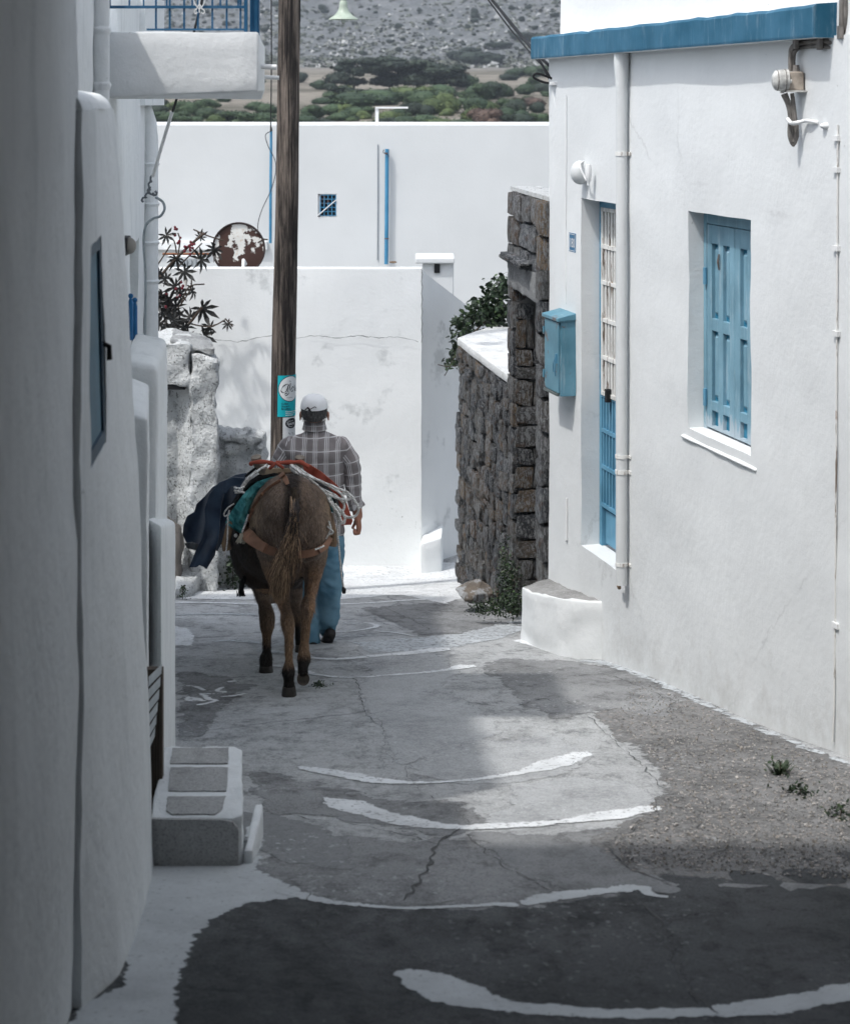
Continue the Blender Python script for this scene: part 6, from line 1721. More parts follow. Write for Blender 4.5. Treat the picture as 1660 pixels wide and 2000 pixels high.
# ------------------------------------------------------------------ body making
def capsule(mb, a, ra, b, rb, n=14, rings=5):
    a = Vector(a); b = Vector(b); ax = b - a
    L = ax.length
    t = ax.normalized() if L > 1e-6 else Vector((0, 0, 1))
    pts = []; rad = []
    for i in range(rings):
        th = math.pi / 2 * (1 - i / rings); pts.append(a - t * ra * math.sin(th)); rad.append(max(ra * math.cos(th), 1e-4))
    pts.append(a); rad.append(ra); pts.append(b); rad.append(rb)
    for i in range(1, rings + 1):
        th = math.pi / 2 * i / rings; pts.append(b + t * rb * math.sin(th)); rad.append(max(rb * math.cos(th), 1e-4))
    mb.tube(pts, rad, n)
def chain(mb, nodes):
    for (a, ra), (b, rb) in zip(nodes, nodes[1:]): capsule(mb, a, ra, b, rb)
def PR(px, py, d, rpx): return (P(px, py, d), rpx / F * d)
def fuse(mb, voxel, smooth=6, name='body', fac=.5):
    me = mb.mesh('tmp', False)
    o = bpy.data.objects.new('tmp', me); COL.objects.link(o)
    m = o.modifiers.new('r', 'REMESH'); m.mode = 'VOXEL'; m.voxel_size = voxel; m.use_smooth_shade = True
    s = o.modifiers.new('s', 'SMOOTH'); s.factor = fac; s.iterations = smooth
    dg = bpy.context.evaluated_depsgraph_get()
    out = bpy.data.meshes.new_from_object(o.evaluated_get(dg)); out.name = name
    bpy.data.objects.remove(o); bpy.data.meshes.remove(me)
    return out
def coords(me):
    co = np.empty(len(me.vertices) * 3); me.vertices.foreach_get('co', co); return co.reshape(-1, 3)
def displace(me, fn):
    nr = [v.normal.copy() for v in me.vertices]
    for v, n in zip(me.vertices, nr): v.co += n * fn(v.co, n)
def attr_vec(me, name, arr):
    a = me.attributes.new(name, 'FLOAT_VECTOR', 'POINT'); a.data.foreach_set('vector', np.asarray(arr, dtype=np.float32).ravel())
def attr_col(me, arr, dom='POINT'):
    a = me.color_attributes.new('coat', 'FLOAT_COLOR', dom); arr = np.asarray(arr, dtype=np.float32)
    a.data.foreach_set('color', np.concatenate([arr, np.ones((len(arr), 1), dtype=np.float32)], 1).ravel())

# ------------------------------------------------------------------ donkey
donkey = empty('donkey', G(565, 1330), 'brown donkey seen from behind carrying a pack saddle down the lane', 'donkey')
mb = MB()
def ell(px, py, d, rx, ry, rz, rot=None): mb.sphere(P(px, py, d), (rx, ry, rz), 24, 16, rot=rot)
yaw = Euler((0, 0, .13)).to_matrix()
ell(566, 1006, 10.20, .215, .24, .215, yaw)          # croup
ell(538, 1020, 10.22, .145, .20, .21, yaw); ell(598, 1018, 10.20, .145, .20, .22, yaw)   # haunches
ell(571, 958, 10.12, .10, .17, .075, yaw)             # top of the croup
ell(548, 1045, 10.62, .270, .42, .265, yaw)           # barrel
ell(534, 1062, 10.72, .255, .30, .285, yaw)
ell(524, 1050, 11.15, .215, .26, .27, yaw)            # chest
capsule(mb, *PR(566, 985, 10.1, 60), *PR(528, 985, 11.1, 50))
# hind legs
chain(mb, [PR(534, 1050, 10.22, 43), PR(536, 1095, 10.28, 28), PR(548, 1150, 10.26, 18.5), PR(557, 1190, 10.12, 11.5), PR(562.5, 1217, 10.02, 15), PR(565, 1242, 9.98, 10.5), PR(565, 1288, 9.96, 9.2), PR(564, 1312, 9.93, 14.5), PR(564.5, 1328, 9.94, 11.0), PR(565, 1340, 9.93, 13)])
chain(mb, [PR(604, 1045, 10.22, 41), PR(614, 1090, 10.32, 26), PR(611, 1130, 10.38, 17), PR(606, 1163, 10.34, 11.5), PR(602, 1187, 10.24, 15), PR(598, 1212, 10.24, 10.2), PR(595, 1258, 10.22, 9), PR(594, 1286, 10.17, 14.5), PR(593, 1303, 10.12, 11), PR(592.5, 1312, 10.10, 12)])
# fore legs
chain(mb, [PR(512, 1100, 10.98, 40), PR(514, 1148, 10.92, 22), PR(517, 1180, 10.86, 14), PR(522, 1208, 10.80, 16.5), PR(522.5, 1222, 10.79, 14.5), PR(522, 1246, 10.77, 8.8), PR(521.5, 1272, 10.76, 9.5), PR(520, 1288, 10.74, 14), PR(520, 1300, 10.73, 13)])
chain(mb, [PR(560, 1105, 11.2, 34), PR(575, 1150, 11.35, 18), PR(580, 1198, 11.45, 12), PR(583, 1225, 11.46, 8), PR(585, 1248, 11.45, 9.5), PR(586, 1258, 11.45, 9)])
# neck and lowered head
chain(mb, [PR(523, 1010, 11.20, 60), PR(524, 1040, 11.55, 46), PR(526, 1070, 11.82, 36), PR(527, 1085, 11.95, 32), PR(529, 1120, 12.08, 24), PR(531, 1150, 12.14, 20), PR(532, 1162, 12.15, 18)])
for s in (-1, 1): chain(mb, [PR(526 + s * 14, 1062, 11.9, 9), PR(526 + s * 30, 1050, 11.8, 12), PR(526 + s * 44, 1042, 11.72, 5)])
body = fuse(mb, .0105, 9)
def dn(co, n):
    q = co * 9
    return .005 * noise.noise(q) + .003 * noise.noise(co * 22)
displace(body, dn)
from mathutils.bvhtree import BVHTree
body.update()
bvh = BVHTree.FromPolygons([v.co.copy() for v in body.vertices], [tuple(p.vertices) for p in body.polygons])
def on_body(px, py, gap=.012, dflt=10.2):
    dr = P(px, py, 1.0).normalized()
    h = bvh.ray_cast(Vector((0, 0, 0)), dr, 30)
    d = h[0].y - gap if h[0] is not None else dflt
    return P(px, py, d)
def sm(x, a, b): t_ = min(1, max(0, (x - a) / (b - a))); return t_ * t_ * (3 - 2 * t_)
def coat(co):
    px = CX + co.x / co.y * F; py = CY - co.z / co.y * F; d = co.y
    n1 = noise.noise(co * 7) + .6 * noise.noise(Vector((co.x * 26, co.y * 26, co.z * 9)))
    c = Vector((.235, .175, .138)).lerp(Vector((.125, .090, .070)), .5 + .5 * n1)
    if d < 10.6:
        lat = abs(px - 571 + (py - 960) * .03)
        c = c.lerp(Vector((.016, .013, .012)), (1 - sm(lat, 6, 24)) * (1 - sm(py, 1000, 1150) * .2) * .9)     # dorsal stripe, cleft
        c = c.lerp(Vector((.42, .31, .21)), sm(lat, 50, 80) * .55 * (.7 + .3 * n1) * (1 - sm(py, 1100, 1130)))
        thigh = sm(py, 1085, 1130) * (1 - sm(py, 1190, 1260))
        outer = 1 if (px < 552 or px > 603) else .25
        c = c.lerp(Vector((.40, .235, .135)), thigh * outer * .75 * (.75 + .25 * n1))
    c = c.lerp(Vector((.22, .14, .085)), sm(py, 1190, 1230) * .8)
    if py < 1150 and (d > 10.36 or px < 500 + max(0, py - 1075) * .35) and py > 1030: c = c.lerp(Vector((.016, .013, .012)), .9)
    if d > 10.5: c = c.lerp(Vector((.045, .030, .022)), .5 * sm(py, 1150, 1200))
    hoofy = 1358 if d < 10.05 else (1340 if d < 10.4 else (1314 if d < 11.1 else 1275))
    c = c.lerp(Vector((.014, .012, .011)), sm(py, hoofy - 70, hoofy - 46))
    return c
attr_col(body, [coat(v.co) for v in body.vertices])
t = NT('donkey_hide', .75, .15)
ca = t.n("ShaderNodeVertexColor", layer_name='coat').outputs[0]
cc = t.mix(t.ramp(t.noise(1, vec=t.map((95, 95, 26)), detail=6, rough=.75), [(.35, 0.0), (.7, 1.0)]), t.mix(1.0, ca, (.45, .45, .45), 'MULTIPLY'), t.mix(1.0, ca, (1.5, 1.45, 1.35), 'MULTIPLY'))
MAT['hide'] = t.done(cc, t.bump(t.noise(1, vec=t.map((120, 120, 36)), detail=5, rough=.7), .6, .008))
bo = link('body', body, MAT['hide'], donkey, smooth=True)
# fur: short blades lying along the hide
t = NT('donkey_fur', .6, .3)
ca = t.n("ShaderNodeVertexColor", layer_name='coat').outputs[0]
MAT['fur'] = t.done(ca)
rf = np.random.default_rng(5)
base = wloc(donkey)
V = coords(body) + np.array(base)
tris = []
for p in body.polygons:
    v = list(p.vertices)
    for i in range(1, len(v) - 1): tris.append((v[0], v[i], v[i + 1]))
tris = np.array(tris); A_ = V[tris[:, 0]]; B_ = V[tris[:, 1]]; C_ = V[tris[:, 2]]
cr = np.cross(B_ - A_, C_ - A_); ar = np.linalg.norm(cr, axis=1)
pr = ar * (A_[:, 1] < 11.35)
NF = 52000
pick = rf.choice(len(tris), NF, p=pr / pr.sum())
u1 = rf.random(NF); u2 = rf.random(NF); fl_ = u1 + u2 > 1; u1[fl_] = 1 - u1[fl_]; u2[fl_] = 1 - u2[fl_]
pos = A_[pick] + (B_ - A_)[pick] * u1[:, None] + (C_ - A_)[pick] * u2[:, None]
nor = cr[pick] / ar[pick][:, None]
flow = np.tile(np.array([0.0, -.25, -1.0]), (NF, 1)); flow[:, 0] += (pos[:, 0] - P(570, 0, 10).x) * .9
flow += rf.normal(0, .28, (NF, 3))
tang = flow - nor * (flow * nor).sum(1)[:, None]; tang /= np.linalg.norm(tang, axis=1)[:, None] + 1e-9
dirn = tang * .93 + nor * .30; dirn /= np.linalg.norm(dirn, axis=1)[:, None]
Ln = rf.uniform(.014, .030, NF) * np.where(pos[:, 2] < -2.95, .85, 1.0)
side = np.cross(dirn, nor); side /= np.linalg.norm(side, axis=1)[:, None] + 1e-9
w_ = rf.uniform(.0010, .0021, NF)[:, None]
cl_ = np.array([noise.noise(Vector(p) * 16) for p in pos]); Ln = Ln * (1.15 + 1.1 * cl_)
pos2 = pos - nor * .002
fv = np.empty((NF * 3, 3)); fv[0::3] = pos2 - side * w_; fv[1::3] = pos2 + side * w_; fv[2::3] = pos2 + dirn * Ln[:, None] - nor * (.25 * Ln[:, None])* 0
fme = bpy.data.meshes.new('fur'); fme.from_pydata(fv.tolist(), [], np.arange(NF * 3).reshape(-1, 3).tolist())
cols = np.array([tuple(coat(Vector(p))) for p in pos]); cols *= rf.choice([.55, .85, 1.1, 1.35, 1.8], NF, p=[.2, .2, .2, .25, .15])[:, None]
attr_col(fme, np.repeat(cols, 3, 0))
link('fur', fme, MAT['fur'], donkey, kind='stuff')
# hooves
MAT['hoof'] = flat('dark_hoof_horn', (.035, .030, .026), .6, var=.4, scale=30, bump=.3)
def hoof(px, y0, y1, w0, w1, d, tilt=0):
    m = MB(); k = d / F; n = 18
    c0 = P(px, y0, d); c1 = P(px, y1, d)
    for j in range(4):
        f_ = j / 3; r_ = (w0 + (w1 - w0) * f_) * k / 2; c = c0.lerp(c1, f_); c = c + Vector((0, tilt * f_, 0))
        for i in range(n):
            a = 2 * math.pi * i / n; m.v.append((c.x + r_ * math.cos(a), c.y + r_ * 1.15 * math.sin(a), c.z))
    for j in range(3):
        for i in range(n): a = j * n + i; b = j * n + (i + 1) % n; m.f.append((a, b, b + n, a + n)); m.mi.append(0)
    m.f.append(tuple(range(n))); m.mi.append(0); m.f.append(tuple(3 * n + i for i in range(n))); m.mi.append(0)
    return m.build('hoof', MAT['hoof'], donkey, bevel=.003, smooth=True, outward=True)
hoof(565, 1340, 1358, 25, 30, 9.93); hoof(520, 1299, 1314, 25, 29, 10.73); hoof(586, 1258, 1273, 17, 20, 11.45)
m = MB()        # lifted hind hoof: sole towards the camera
n = 20
for (f_, w, dd_) in ((0, 11, 10.14), (1, 12.5, 10.09), (2, 12.5, 10.075), (3, 9, 10.08)):
    for i in range(n):
        a = 2 * math.pi * i / n; m.v.append(tuple(P(592.5 + w * math.cos(a), 1326 - (13.5 * math.sin(a)) * (1 if f_ < 3 else .72), dd_ - .02 * 0)))
for j in range(3):
    for i in range(n): a = j * n + i; b = j * n + (i + 1) % n; m.f.append((a, b, b + n, a + n)); m.mi.append(0)
m.f.append(tuple(3 * n + i for i in range(n))); m.mi.append(0); m.f.append(tuple(range(n))); m.mi.append(0)
m.build('hoof', flat('worn_hoof_sole', (.085, .072, .058), .8, var=.4, scale=25, bump=.5), donkey, smooth=False, outward=True)
# tail: dock and long hair
tail = MB()
dock = bez([on_body(574, 955, -.01), on_body(578, 985, .02), P(577, 1013, 9.90), P(570, 1042, 9.86), P(562, 1072, 9.84)], 8)
tail.tube(dock, [.020 - .011 * i / (len(dock) - 1) for i in range(len(dock))], 10)
tl_ = tail.build('tail', MAT['hide'], donkey, smooth=True)
attr_col(tl_.data, [(.05, .038, .028)] * len(tl_.data.vertices))
hair = MB(); rt = random.Random(9); hc = []
for i in range(2600):
    f_ = .12 + .88 * rt.random() ** .6
    st = dock[min(len(dock) - 1, int(f_ * (len(dock) - 1)))] + Vector((rt.gauss(0, .010), rt.uniform(-.02, .0), 0))
    spx = CX + st.x / st.y * F
    L = rt.uniform(40, 125) * (1 if f_ > .4 else .6)
    py0 = CY - st.z / st.y * F
    ye = min(py0 + L, 1182 + rt.gauss(0, 7)); prog = (ye - 1030) / 145
    lat = rt.gauss(0, 1) * (.35 + .65 * min(1, max(0, f_ - .12) / .5))
    xe = 571 - 30 * max(0, prog) + lat * (6 + 9 * max(0, min(prog, .6)) - 10 * max(0, prog - .6)) + 3 * math.sin(ye * .07) 
    d0, d1 = st.y, 9.80 + rt.uniform(-.03, .04)
    q = [st, P(spx + (xe - spx) * .35 + lat * 2, py0 + (ye - py0) * .4, d0 * .5 + d1 * .5), P(spx + (xe - spx) * .75 + lat * 2, py0 + (ye - py0) * .75, d1), P(xe + rt.gauss(0, 3), ye, d1)]
    w = rt.uniform(.0010, .0022); sd = Vector((w, 0, 0))
    b = len(hair.v)
    hair.v += [tuple(q[0] - sd), tuple(q[0] + sd), tuple(q[1] - sd), tuple(q[1] + sd), tuple(q[2] - sd * .8), tuple(q[2] + sd * .8), tuple(q[3])]
    hair.f += [(b, b + 1, b + 3, b + 2), (b + 2, b + 3, b + 5, b + 4), (b + 4, b + 5, b + 6)]; hair.mi += [0] * 3
    k = rt.choice([.35, .7, 1, 1.5]); c = Vector((.29, .19, .115)) * k if rt.random() < .80 * min(1, f_ * 1.6) else Vector((.03, .022, .018))
    hc += [tuple(c)] * 7
ho = hair.build('tail_hair', MAT['fur'], tl_, weld=False, kind='stuff'); attr_col(ho.data, hc)

# breeching band, following the haunches
MAT['leather'] = flat('worn_brown_leather', (.25, .13, .080), .55, spec=.4, var=.35, scale=14, bump=.3)
MAT['old_wood'] = flat('old_saddle_wood', (.20, .135, .085), .75, var=.3, scale=16, bump=.5)
MAT['pale_wood'] = flat('pale_saddle_wood', (.46, .36, .25), .75, var=.2, scale=20, bump=.3)
MAT['grey_wood'] = flat('grey_worn_wood', (.22, .185, .15), .8, var=.35, scale=22, bump=.5)
MAT['red_cloth'] = flat('brick_red_cloth', (.36, .085, .055), .9, var=.18, scale=10, bump=.4)
MAT['felt'] = flat('black_felt', (.018, .018, .019), .95, var=.3, scale=30, bump=.5)
t = NT('teal_cloth', .85, .2)
c = t.mix(t.ramp(t.noise(1, vec=t.map((14, 14, 5)), detail=6, rough=.7), [(.38, 0.0), (.66, 1.0)]), (.025, .15, .165), (.13, .42, .42))
MAT['teal'] = t.done(c, t.bump(t.noise(1, vec=t.map((22, 22, 9)), detail=5, rough=.7), .7, .02))
t = NT('white_rope', .85, .2)
c = t.mix(t.ramp(t.noise(60, detail=3, rough=.6), [(.50, 0.0), (.58, 1.0)]), (.82, .81, .78), (.55, .53, .50))
w1 = t.n("ShaderNodeTexWave", i_Scale=38, i_Distortion=1.5, i_Vector=t.map((1, 1, 1), rot=(.6, .8, .7)))
c = t.mix(t.ramp(w1.outputs[1], [(.90, 0.0), (.98, .7)]), c, (.12, .11, .10))
MAT['rope'] = t.done(c, t.bump(w1.outputs[1], .6, .004))
saddle = empty('pack_saddle', P(548, 1000, 10.5), 'wooden pack saddle with teal pad, black felt and leather breeching on the donkey', 'pack saddle')
def band(pts, w_px, name, mat, gap=.012, dflt=10.25, th=.006, cnt=8, parent=None):
    q = bez([Vector((a, b, 0)) for a, b in pts], cnt); m = MB(); ws = w_px if isinstance(w_px, (list, tuple)) else [w_px] * 2
    for i, p in enumerate(q):
        t_ = (q[min(i + 1, len(q) - 1)] - q[max(i - 1, 0)]).normalized(); n_ = Vector((-t_.y, t_.x, 0))
        w = np.interp(i / (len(q) - 1), np.linspace(0, 1, len(ws)), ws) / 2
        a = on_body(p.x + n_.x * w, p.y + n_.y * w, gap, dflt); b = on_body(p.x - n_.x * w, p.y - n_.y * w, gap, dflt)
        d_ = min(a.y, b.y) if abs(a.y - b.y) > .06 else (a.y + b.y) / 2
        a = P(p.x + n_.x * w, p.y + n_.y * w, d_ + .004); b = P(p.x - n_.x * w, p.y - n_.y * w, d_ - .004)
        m.v += [tuple(a), tuple(b), (b.x, b.y + th, b.z), (a.x, a.y + th, a.z)]
    for i in range(len(q) - 1):
        for j in range(4): m.f.append((4 * i + j, 4 * i + (j + 1) % 4, 4 * i + 4 + (j + 1) % 4, 4 * i + 4 + j)); m.mi.append(0)
    m.f.append((0, 1, 2, 3)); e_ = 4 * (len(q) - 1); m.f.append((e_, e_ + 1, e_ + 2, e_ + 3)); m.mi += [0, 0]
    return m.build(name, mat, parent or saddle, outward=True, smooth=False)
band([(474, 1030), (486, 1047), (505, 1063), (530, 1076), (556, 1082), (590, 1083), (615, 1078), (636, 1066), (646, 1050)], [16, 26, 20, 17, 15, 15, 14, 12, 8], 'breeching', MAT['leather'], gap=.026, dflt=10.2)
band([(482, 1032), (490, 1005), (505, 975), (525, 953), (548, 938)], [5, 6, 6, 5], 'crupper_strap', MAT['leather'], gap=.02, dflt=10.22)
band([(548, 925), (557, 935), (562, 946)], [12, 10, 8], 'tail_strap', MAT['leather'], gap=.02, dflt=10.2)
def shell(inner, outer, d0, d1, name, mat, wav=.008, seed=0):
    a = bez([Vector((x, y, 0)) for x, y in inner], 8); b = bez([Vector((x, y, 0)) for x, y in outer], 8)
    N = min(len(a), len(b)); a = [a[round(i * (len(a) - 1) / (N - 1))] for i in range(N)]; b = [b[round(i * (len(b) - 1) / (N - 1))] for i in range(N)]
    m = MB(); K2 = 5
    def P2(q, d, dr): return Vector(((q.x - CX) / F * dr, d, (CY - q.y) / F * dr))
    sec = [(0, 0), (.35, -.018), (.7, -.014), (1, 0)]
    for i in range(N):
        col = []
        for f_, bul in sec: 
            q = a[i].lerp(b[i], f_); w = wav * noise.noise(Vector((i * .5, f_ * 3, seed)))
            col.append(P2(q, d0 + bul + w, d0))
        dz_ = Vector((0, 0, -.16 * (d1 - d0) - .06))
        col.append(P2(b[i], d1, d0) + dz_); col.append(P2(a[i], d1, d0) + dz_)
        m.v += [tuple(c) for c in col]
    for i in range(N - 1):
        for j in range(6): m.f.append((6 * i + j, 6 * i + (j + 1) % 6, 6 * i + 6 + (j + 1) % 6, 6 * i + 6 + j)); m.mi.append(0)
    m.f.append(tuple(range(6))); m.f.append(tuple(6 * (N - 1) + j for j in range(6))); m.mi += [0, 0]
    return m.build(name, mat, saddle, smooth=False, outward=True, rough=.004, rscale=14, sub=.03)
shell([(472, 1043), (478, 1022), (490, 985), (512, 955), (545, 938), (580, 938), (612, 952), (632, 978), (648, 1000)], [(441, 1020), (452, 1000), (472, 970), (498, 944), (540, 930), (585, 931), (622, 948), (645, 968), (652, 985)], 10.30, 10.95, 'saddle_pad', MAT['teal'], wav=.03)
shell([(452, 1003), (470, 972), (496, 945), (540, 932), (585, 932), (622, 950), (650, 975), (656, 1010)], [(446, 992), (466, 962), (492, 935), (528, 922), (588, 924), (626, 942), (656, 970), (664, 1012)], 10.34, 10.90, 'felt_pad', MAT['felt'], seed=3)
def bar(pts, r_, name, mat, n=8, sq=True):
    m = MB(); m.tube(bez([P(*p) for p in pts], 6), r_, n); return m.build(name, mat, saddle, smooth=not sq, rough=.0015, rscale=30, sub=.03)
bar([(500, 892, 10.33), (503, 903, 10.34), (518, 925, 10.36)], [.029] * 13, 'prong', MAT['grey_wood'], 9)
bar([(586, 893, 10.33), (584, 905, 10.34), (570, 925, 10.36)], [.029] * 13, 'prong', MAT['grey_wood'], 9)
m = MB(); m.hexa([P(516, 928, 10.33), P(578, 928, 10.33), P(578, 928, 10.38), P(516, 928, 10.38), P(522, 914, 10.33), P(573, 914, 10.33), P(573, 914, 10.38), P(522, 914, 10.38)]); m.build('cross_board', MAT['pale_wood'], saddle, bevel=.004)
m = MB(); m.hexa([P(546, 936, 10.31), P(566, 936, 10.31), P(566, 936, 10.36), P(546, 936, 10.36), P(543, 922, 10.31), P(572, 922, 10.31), P(572, 922, 10.36), P(543, 922, 10.36)]); m.build('cross_board', MAT['old_wood'], saddle, bevel=.003)
bar([(462, 995, 10.33), (450, 1025, 10.31), (442, 1058, 10.30), (444, 1074, 10.30)], [.016] * 4 + [.022] * 9 + [.026] * 6, 'side_bar', MAT['old_wood'], 9)
bar([(643, 1005, 10.33), (650, 1035, 10.30), (651, 1055, 10.30), (650, 1066, 10.30)], [.02] * 13 + [.025] * 6, 'side_bar', MAT['old_wood'], 9)
m = MB(); m.tube(bez([P(486, 1092, 10.5), P(480, 1120, 10.55), P(473, 1142, 10.5), P(471, 1156, 10.5)], 5), [.012] * 8 + [.016] * 8, 8)
for i in range(40):
    a = P(471 + rt.gauss(0, 3), 1154, 10.5); m.tube([a, a + Vector((rt.gauss(0, .008), rt.gauss(0, .008), -.03))], .002, 4)
m.build('black_tassel', MAT['felt'], saddle, weld=False)
m = MB()
for i in range(34):
    a = P(472 + rt.gauss(0, 1.5), 1042, 10.12); m.tube([a, a + Vector((rt.gauss(-.005, .012), rt.gauss(0, .006), -rt.uniform(.035, .06)))], .0022, 4)
m.build('cream_tassel', flat('cream_yarn', (.50, .46, .37), .9), saddle, weld=False, kind='stuff')
m = MB(); m.tube(bez([P(486, 1005, 10.15), P(479, 1025, 10.14), P(473, 1040, 10.12)], 5), .005, 6); m.build('tie_cord', MAT['rope'], saddle)
m = MB(); m.sphere(P(461, 1046, 10.25), (.010, .010, .012), 8, 6); m.build('bead', MAT['rope'], saddle)

def rope(name, label, strands, r_=.0074, mats='rope'):
    e = empty(name, P(*strands[0][0]), label, 'rope')
    for s in strands:
        m = MB(); q = bez([P(*p) for p in s], 8)
        q = [p + Vector((noise.noise(p * 30), 0, noise.noise(p * 30 + Vector((5, 5, 5))))) * .003 for p in q]
        m.tube(q, r_, 8); m.build('strand', MAT[mats], e, smooth=True)
    return e
dR = 10.20
rr1 = rope('rope', 'coil of white flecked rope draped over the right side of the saddle', [
    [(567, 908, 10.27), (590, 925, dR), (620, 937, dR), (650, 950, dR), (680, 963, dR), (697, 984, dR), (700, 998, dR), (692, 1009, dR), (678, 1010, dR), (670, 1003, dR)],
    [(566, 912, 10.28), (585, 930, dR), (605, 948, dR), (632, 962, dR), (660, 973, dR), (680, 976, dR), (682, 968, dR), (668, 962, dR)],
    [(570, 918, 10.28), (598, 944, dR), (628, 968, dR), (650, 984, dR), (664, 996, dR), (673, 1010, dR), (672, 1022, dR), (664, 1018, dR)],
    [(566, 905, 10.29), (598, 930, dR), (622, 950, dR), (645, 975, dR), (658, 1000, dR), (662, 1018, dR), (668, 1024, dR)],
    [(572, 915, 10.29), (600, 938, 10.22), (632, 957, 10.22), (655, 968, 10.22), (672, 985, 10.22), (668, 998, 10.22), (655, 992, 10.22)],
    [(640, 972, 10.18), (652, 992, 10.18), (655, 1010, 10.18), (662, 1012, 10.18), (664, 1000, 10.18), (654, 984, 10.18)],
    [(648, 985, 10.16), (660, 1002, 10.16), (668, 1020, 10.16), (674, 1014, 10.16), (668, 996, 10.16)],
    [(576, 910, 10.3), (604, 928, 10.25), (640, 948, 10.25), (664, 962, 10.25), (676, 982, 10.22)]])
e = rope('rope', 'long rope end hanging down beside the jeans of the man', [[(662, 1012, 10.2), (660, 1040, 10.2), (663, 1080, 10.2), (667, 1120, 10.2), (671, 1150, 10.2)]], .0055)
m = MB(); m.tube([P(670, 1146, 10.2), P(672, 1152, 10.2), P(672, 1159, 10.2)], [.006, .013, .009], 8); m.build('knot', MAT['felt'], e)
e = rope('rope', 'bundle of pale rope tied down on the left side of the saddle', [
    [(522 - i * 3.2, 908 + i * 2.0, 10.27), (502 - i * 3.4, 922 + i * 2.4, 10.2), (484 - i * 2.2, 940 + i * 2, 10.2), (470 + i * .4, 955 + i * 1.2, 10.2), (464 - i, 962, 10.2)] for i in range(6)], .0062)
for y in (952, 958):
    m = MB(); m.tube(bez([P(458, y, 10.18), P(468, y + 2, 10.17), P(478, y - 2 + (y - 952), 10.18)], 4), .006, 6); m.build('lashing', MAT['rope'], e)
rope('rope', 'thin white cord looped and hanging by the teal pad on the left', [[(458, 984, 10.25), (445, 992, 10.25), (438, 1004, 10.25), (441, 1008, 10.25), (447, 1004, 10.25), (449, 996, 10.25)], [(446, 1004, 10.24), (445, 1040, 10.24), (443, 1070, 10.24), (438, 1086, 10.24)]], .004)
rope('rope', 'short knotted white cord at the right end of the breeching', [[(643, 1018, 10.08), (646, 1032, 10.08), (640, 1046, 10.08), (637, 1052, 10.08)], [(640, 1028, 10.07), (650, 1038, 10.07), (644, 1044, 10.07)], [(616, 1074, 9.96), (626, 1070, 9.97), (633, 1065, 9.99)]], .005)

# red cloth
rc = empty('red_cloth', P(590, 905, 10.4), 'brick-red cloth twisted over the saddle prongs and hanging down on the right', 'cloth')
m = MB(); q = bez([P(490, 907, 10.3), P(497, 903, 10.28), P(515, 902, 10.28), (P(535, 905, 10.28)), P(545, 904, 10.27), P(565, 903, 10.28), P(588, 903, 10.3), P(602, 912, 10.33)], 6)
m.tube(q, [.0115 + .002 * math.sin(i * .9) for i in range(len(q))], 10); m.build('twisted_part', MAT['red_cloth'], rc, smooth=True, rough=.003, rscale=25, sub=.03)
m = MB(); m.tube(bez([P(538, 904, 10.26), P(532, 911, 10.25), (P(527, 915, 10.26))], 4), .009, 8); m.tube(bez([P(538, 904, 10.26), P(548, 910, 10.25), P(553, 914, 10.26)], 4), .009, 8); m.build('knot', MAT['red_cloth'], rc, smooth=True, weld=False)
def drape(name, mat, outline, dfn, parent, th=.012, step=5.0, sm_=True):
    "a cloth cut to an outline, folded in depth"
    out = []
    n = len(outline)
    for i in range(n):
        a = Vector(outline[i]); b = Vector(outline[(i + 1) % n]); k = max(1, int((b - a).length / step))
        out += [a.lerp(b, j / k) for j in range(k)]
    m_ = len(out); vs = list(out)
    def ins(x, y):
        c = False
        for i in range(m_):
            x1, y1 = out[i]; x2, y2 = out[i - 1]
            if (y1 > y) != (y2 > y) and x < (x2 - x1) * (y - y1) / (y2 - y1) + x1: c = not c
        return c
    xs_ = [q[0] for q in out]; ys_ = [q[1] for q in out]
    for x in np.arange(min(xs_) + step / 2, max(xs_), step * .7):
        for y in np.arange(min(ys_) + step / 2, max(ys_), step * .7):
            if ins(x, y): vs.append(Vector((x, y)))
    r_ = delaunay_2d_cdt(vs, [(i, (i + 1) % m_) for i in range(m_)], [], 1, 1e-4)
    m = MB(); nv = len(r_[0])
    f0 = [P(q.x, q.y, dfn(q.x, q.y)) for q in r_[0]]
    m.v = [tuple(p) for p in f0] + [(p.x, p.y + th, p.z) for p in f0]
    for f_ in r_[2]: m.f.append(tuple(f_)); m.f.append(tuple(i + nv for i in f_)[::-1])
    cnt = {}
    for f_ in r_[2]:
        for a, b in zip(f_, list(f_[1:]) + [f_[0]]): cnt[tuple(sorted((a, b)))] = cnt.get(tuple(sorted((a, b))), 0) + 1
    for (a, b), c in cnt.items():
        if c == 1: m.f.append((a, b, b + nv, a + nv))
    m.mi = [0] * len(m.f)
    return m.build(name, mat, parent, smooth=sm_, outward=True, weld=False)
drape('hanging_part', MAT['red_cloth'], [(590, 902), (606, 908), (628, 922), (652, 942), (668, 958), (678, 985), (689, 1018), (686, 1025), (667, 1026), (660, 1008), (654, 985), (640, 960), (618, 938), (594, 918)], lambda x, y: 10.42 - .05 * math.sin((x + y * .6) * .09) + .02 * noise.noise(Vector((x * .05, y * .03, 0))), rc)

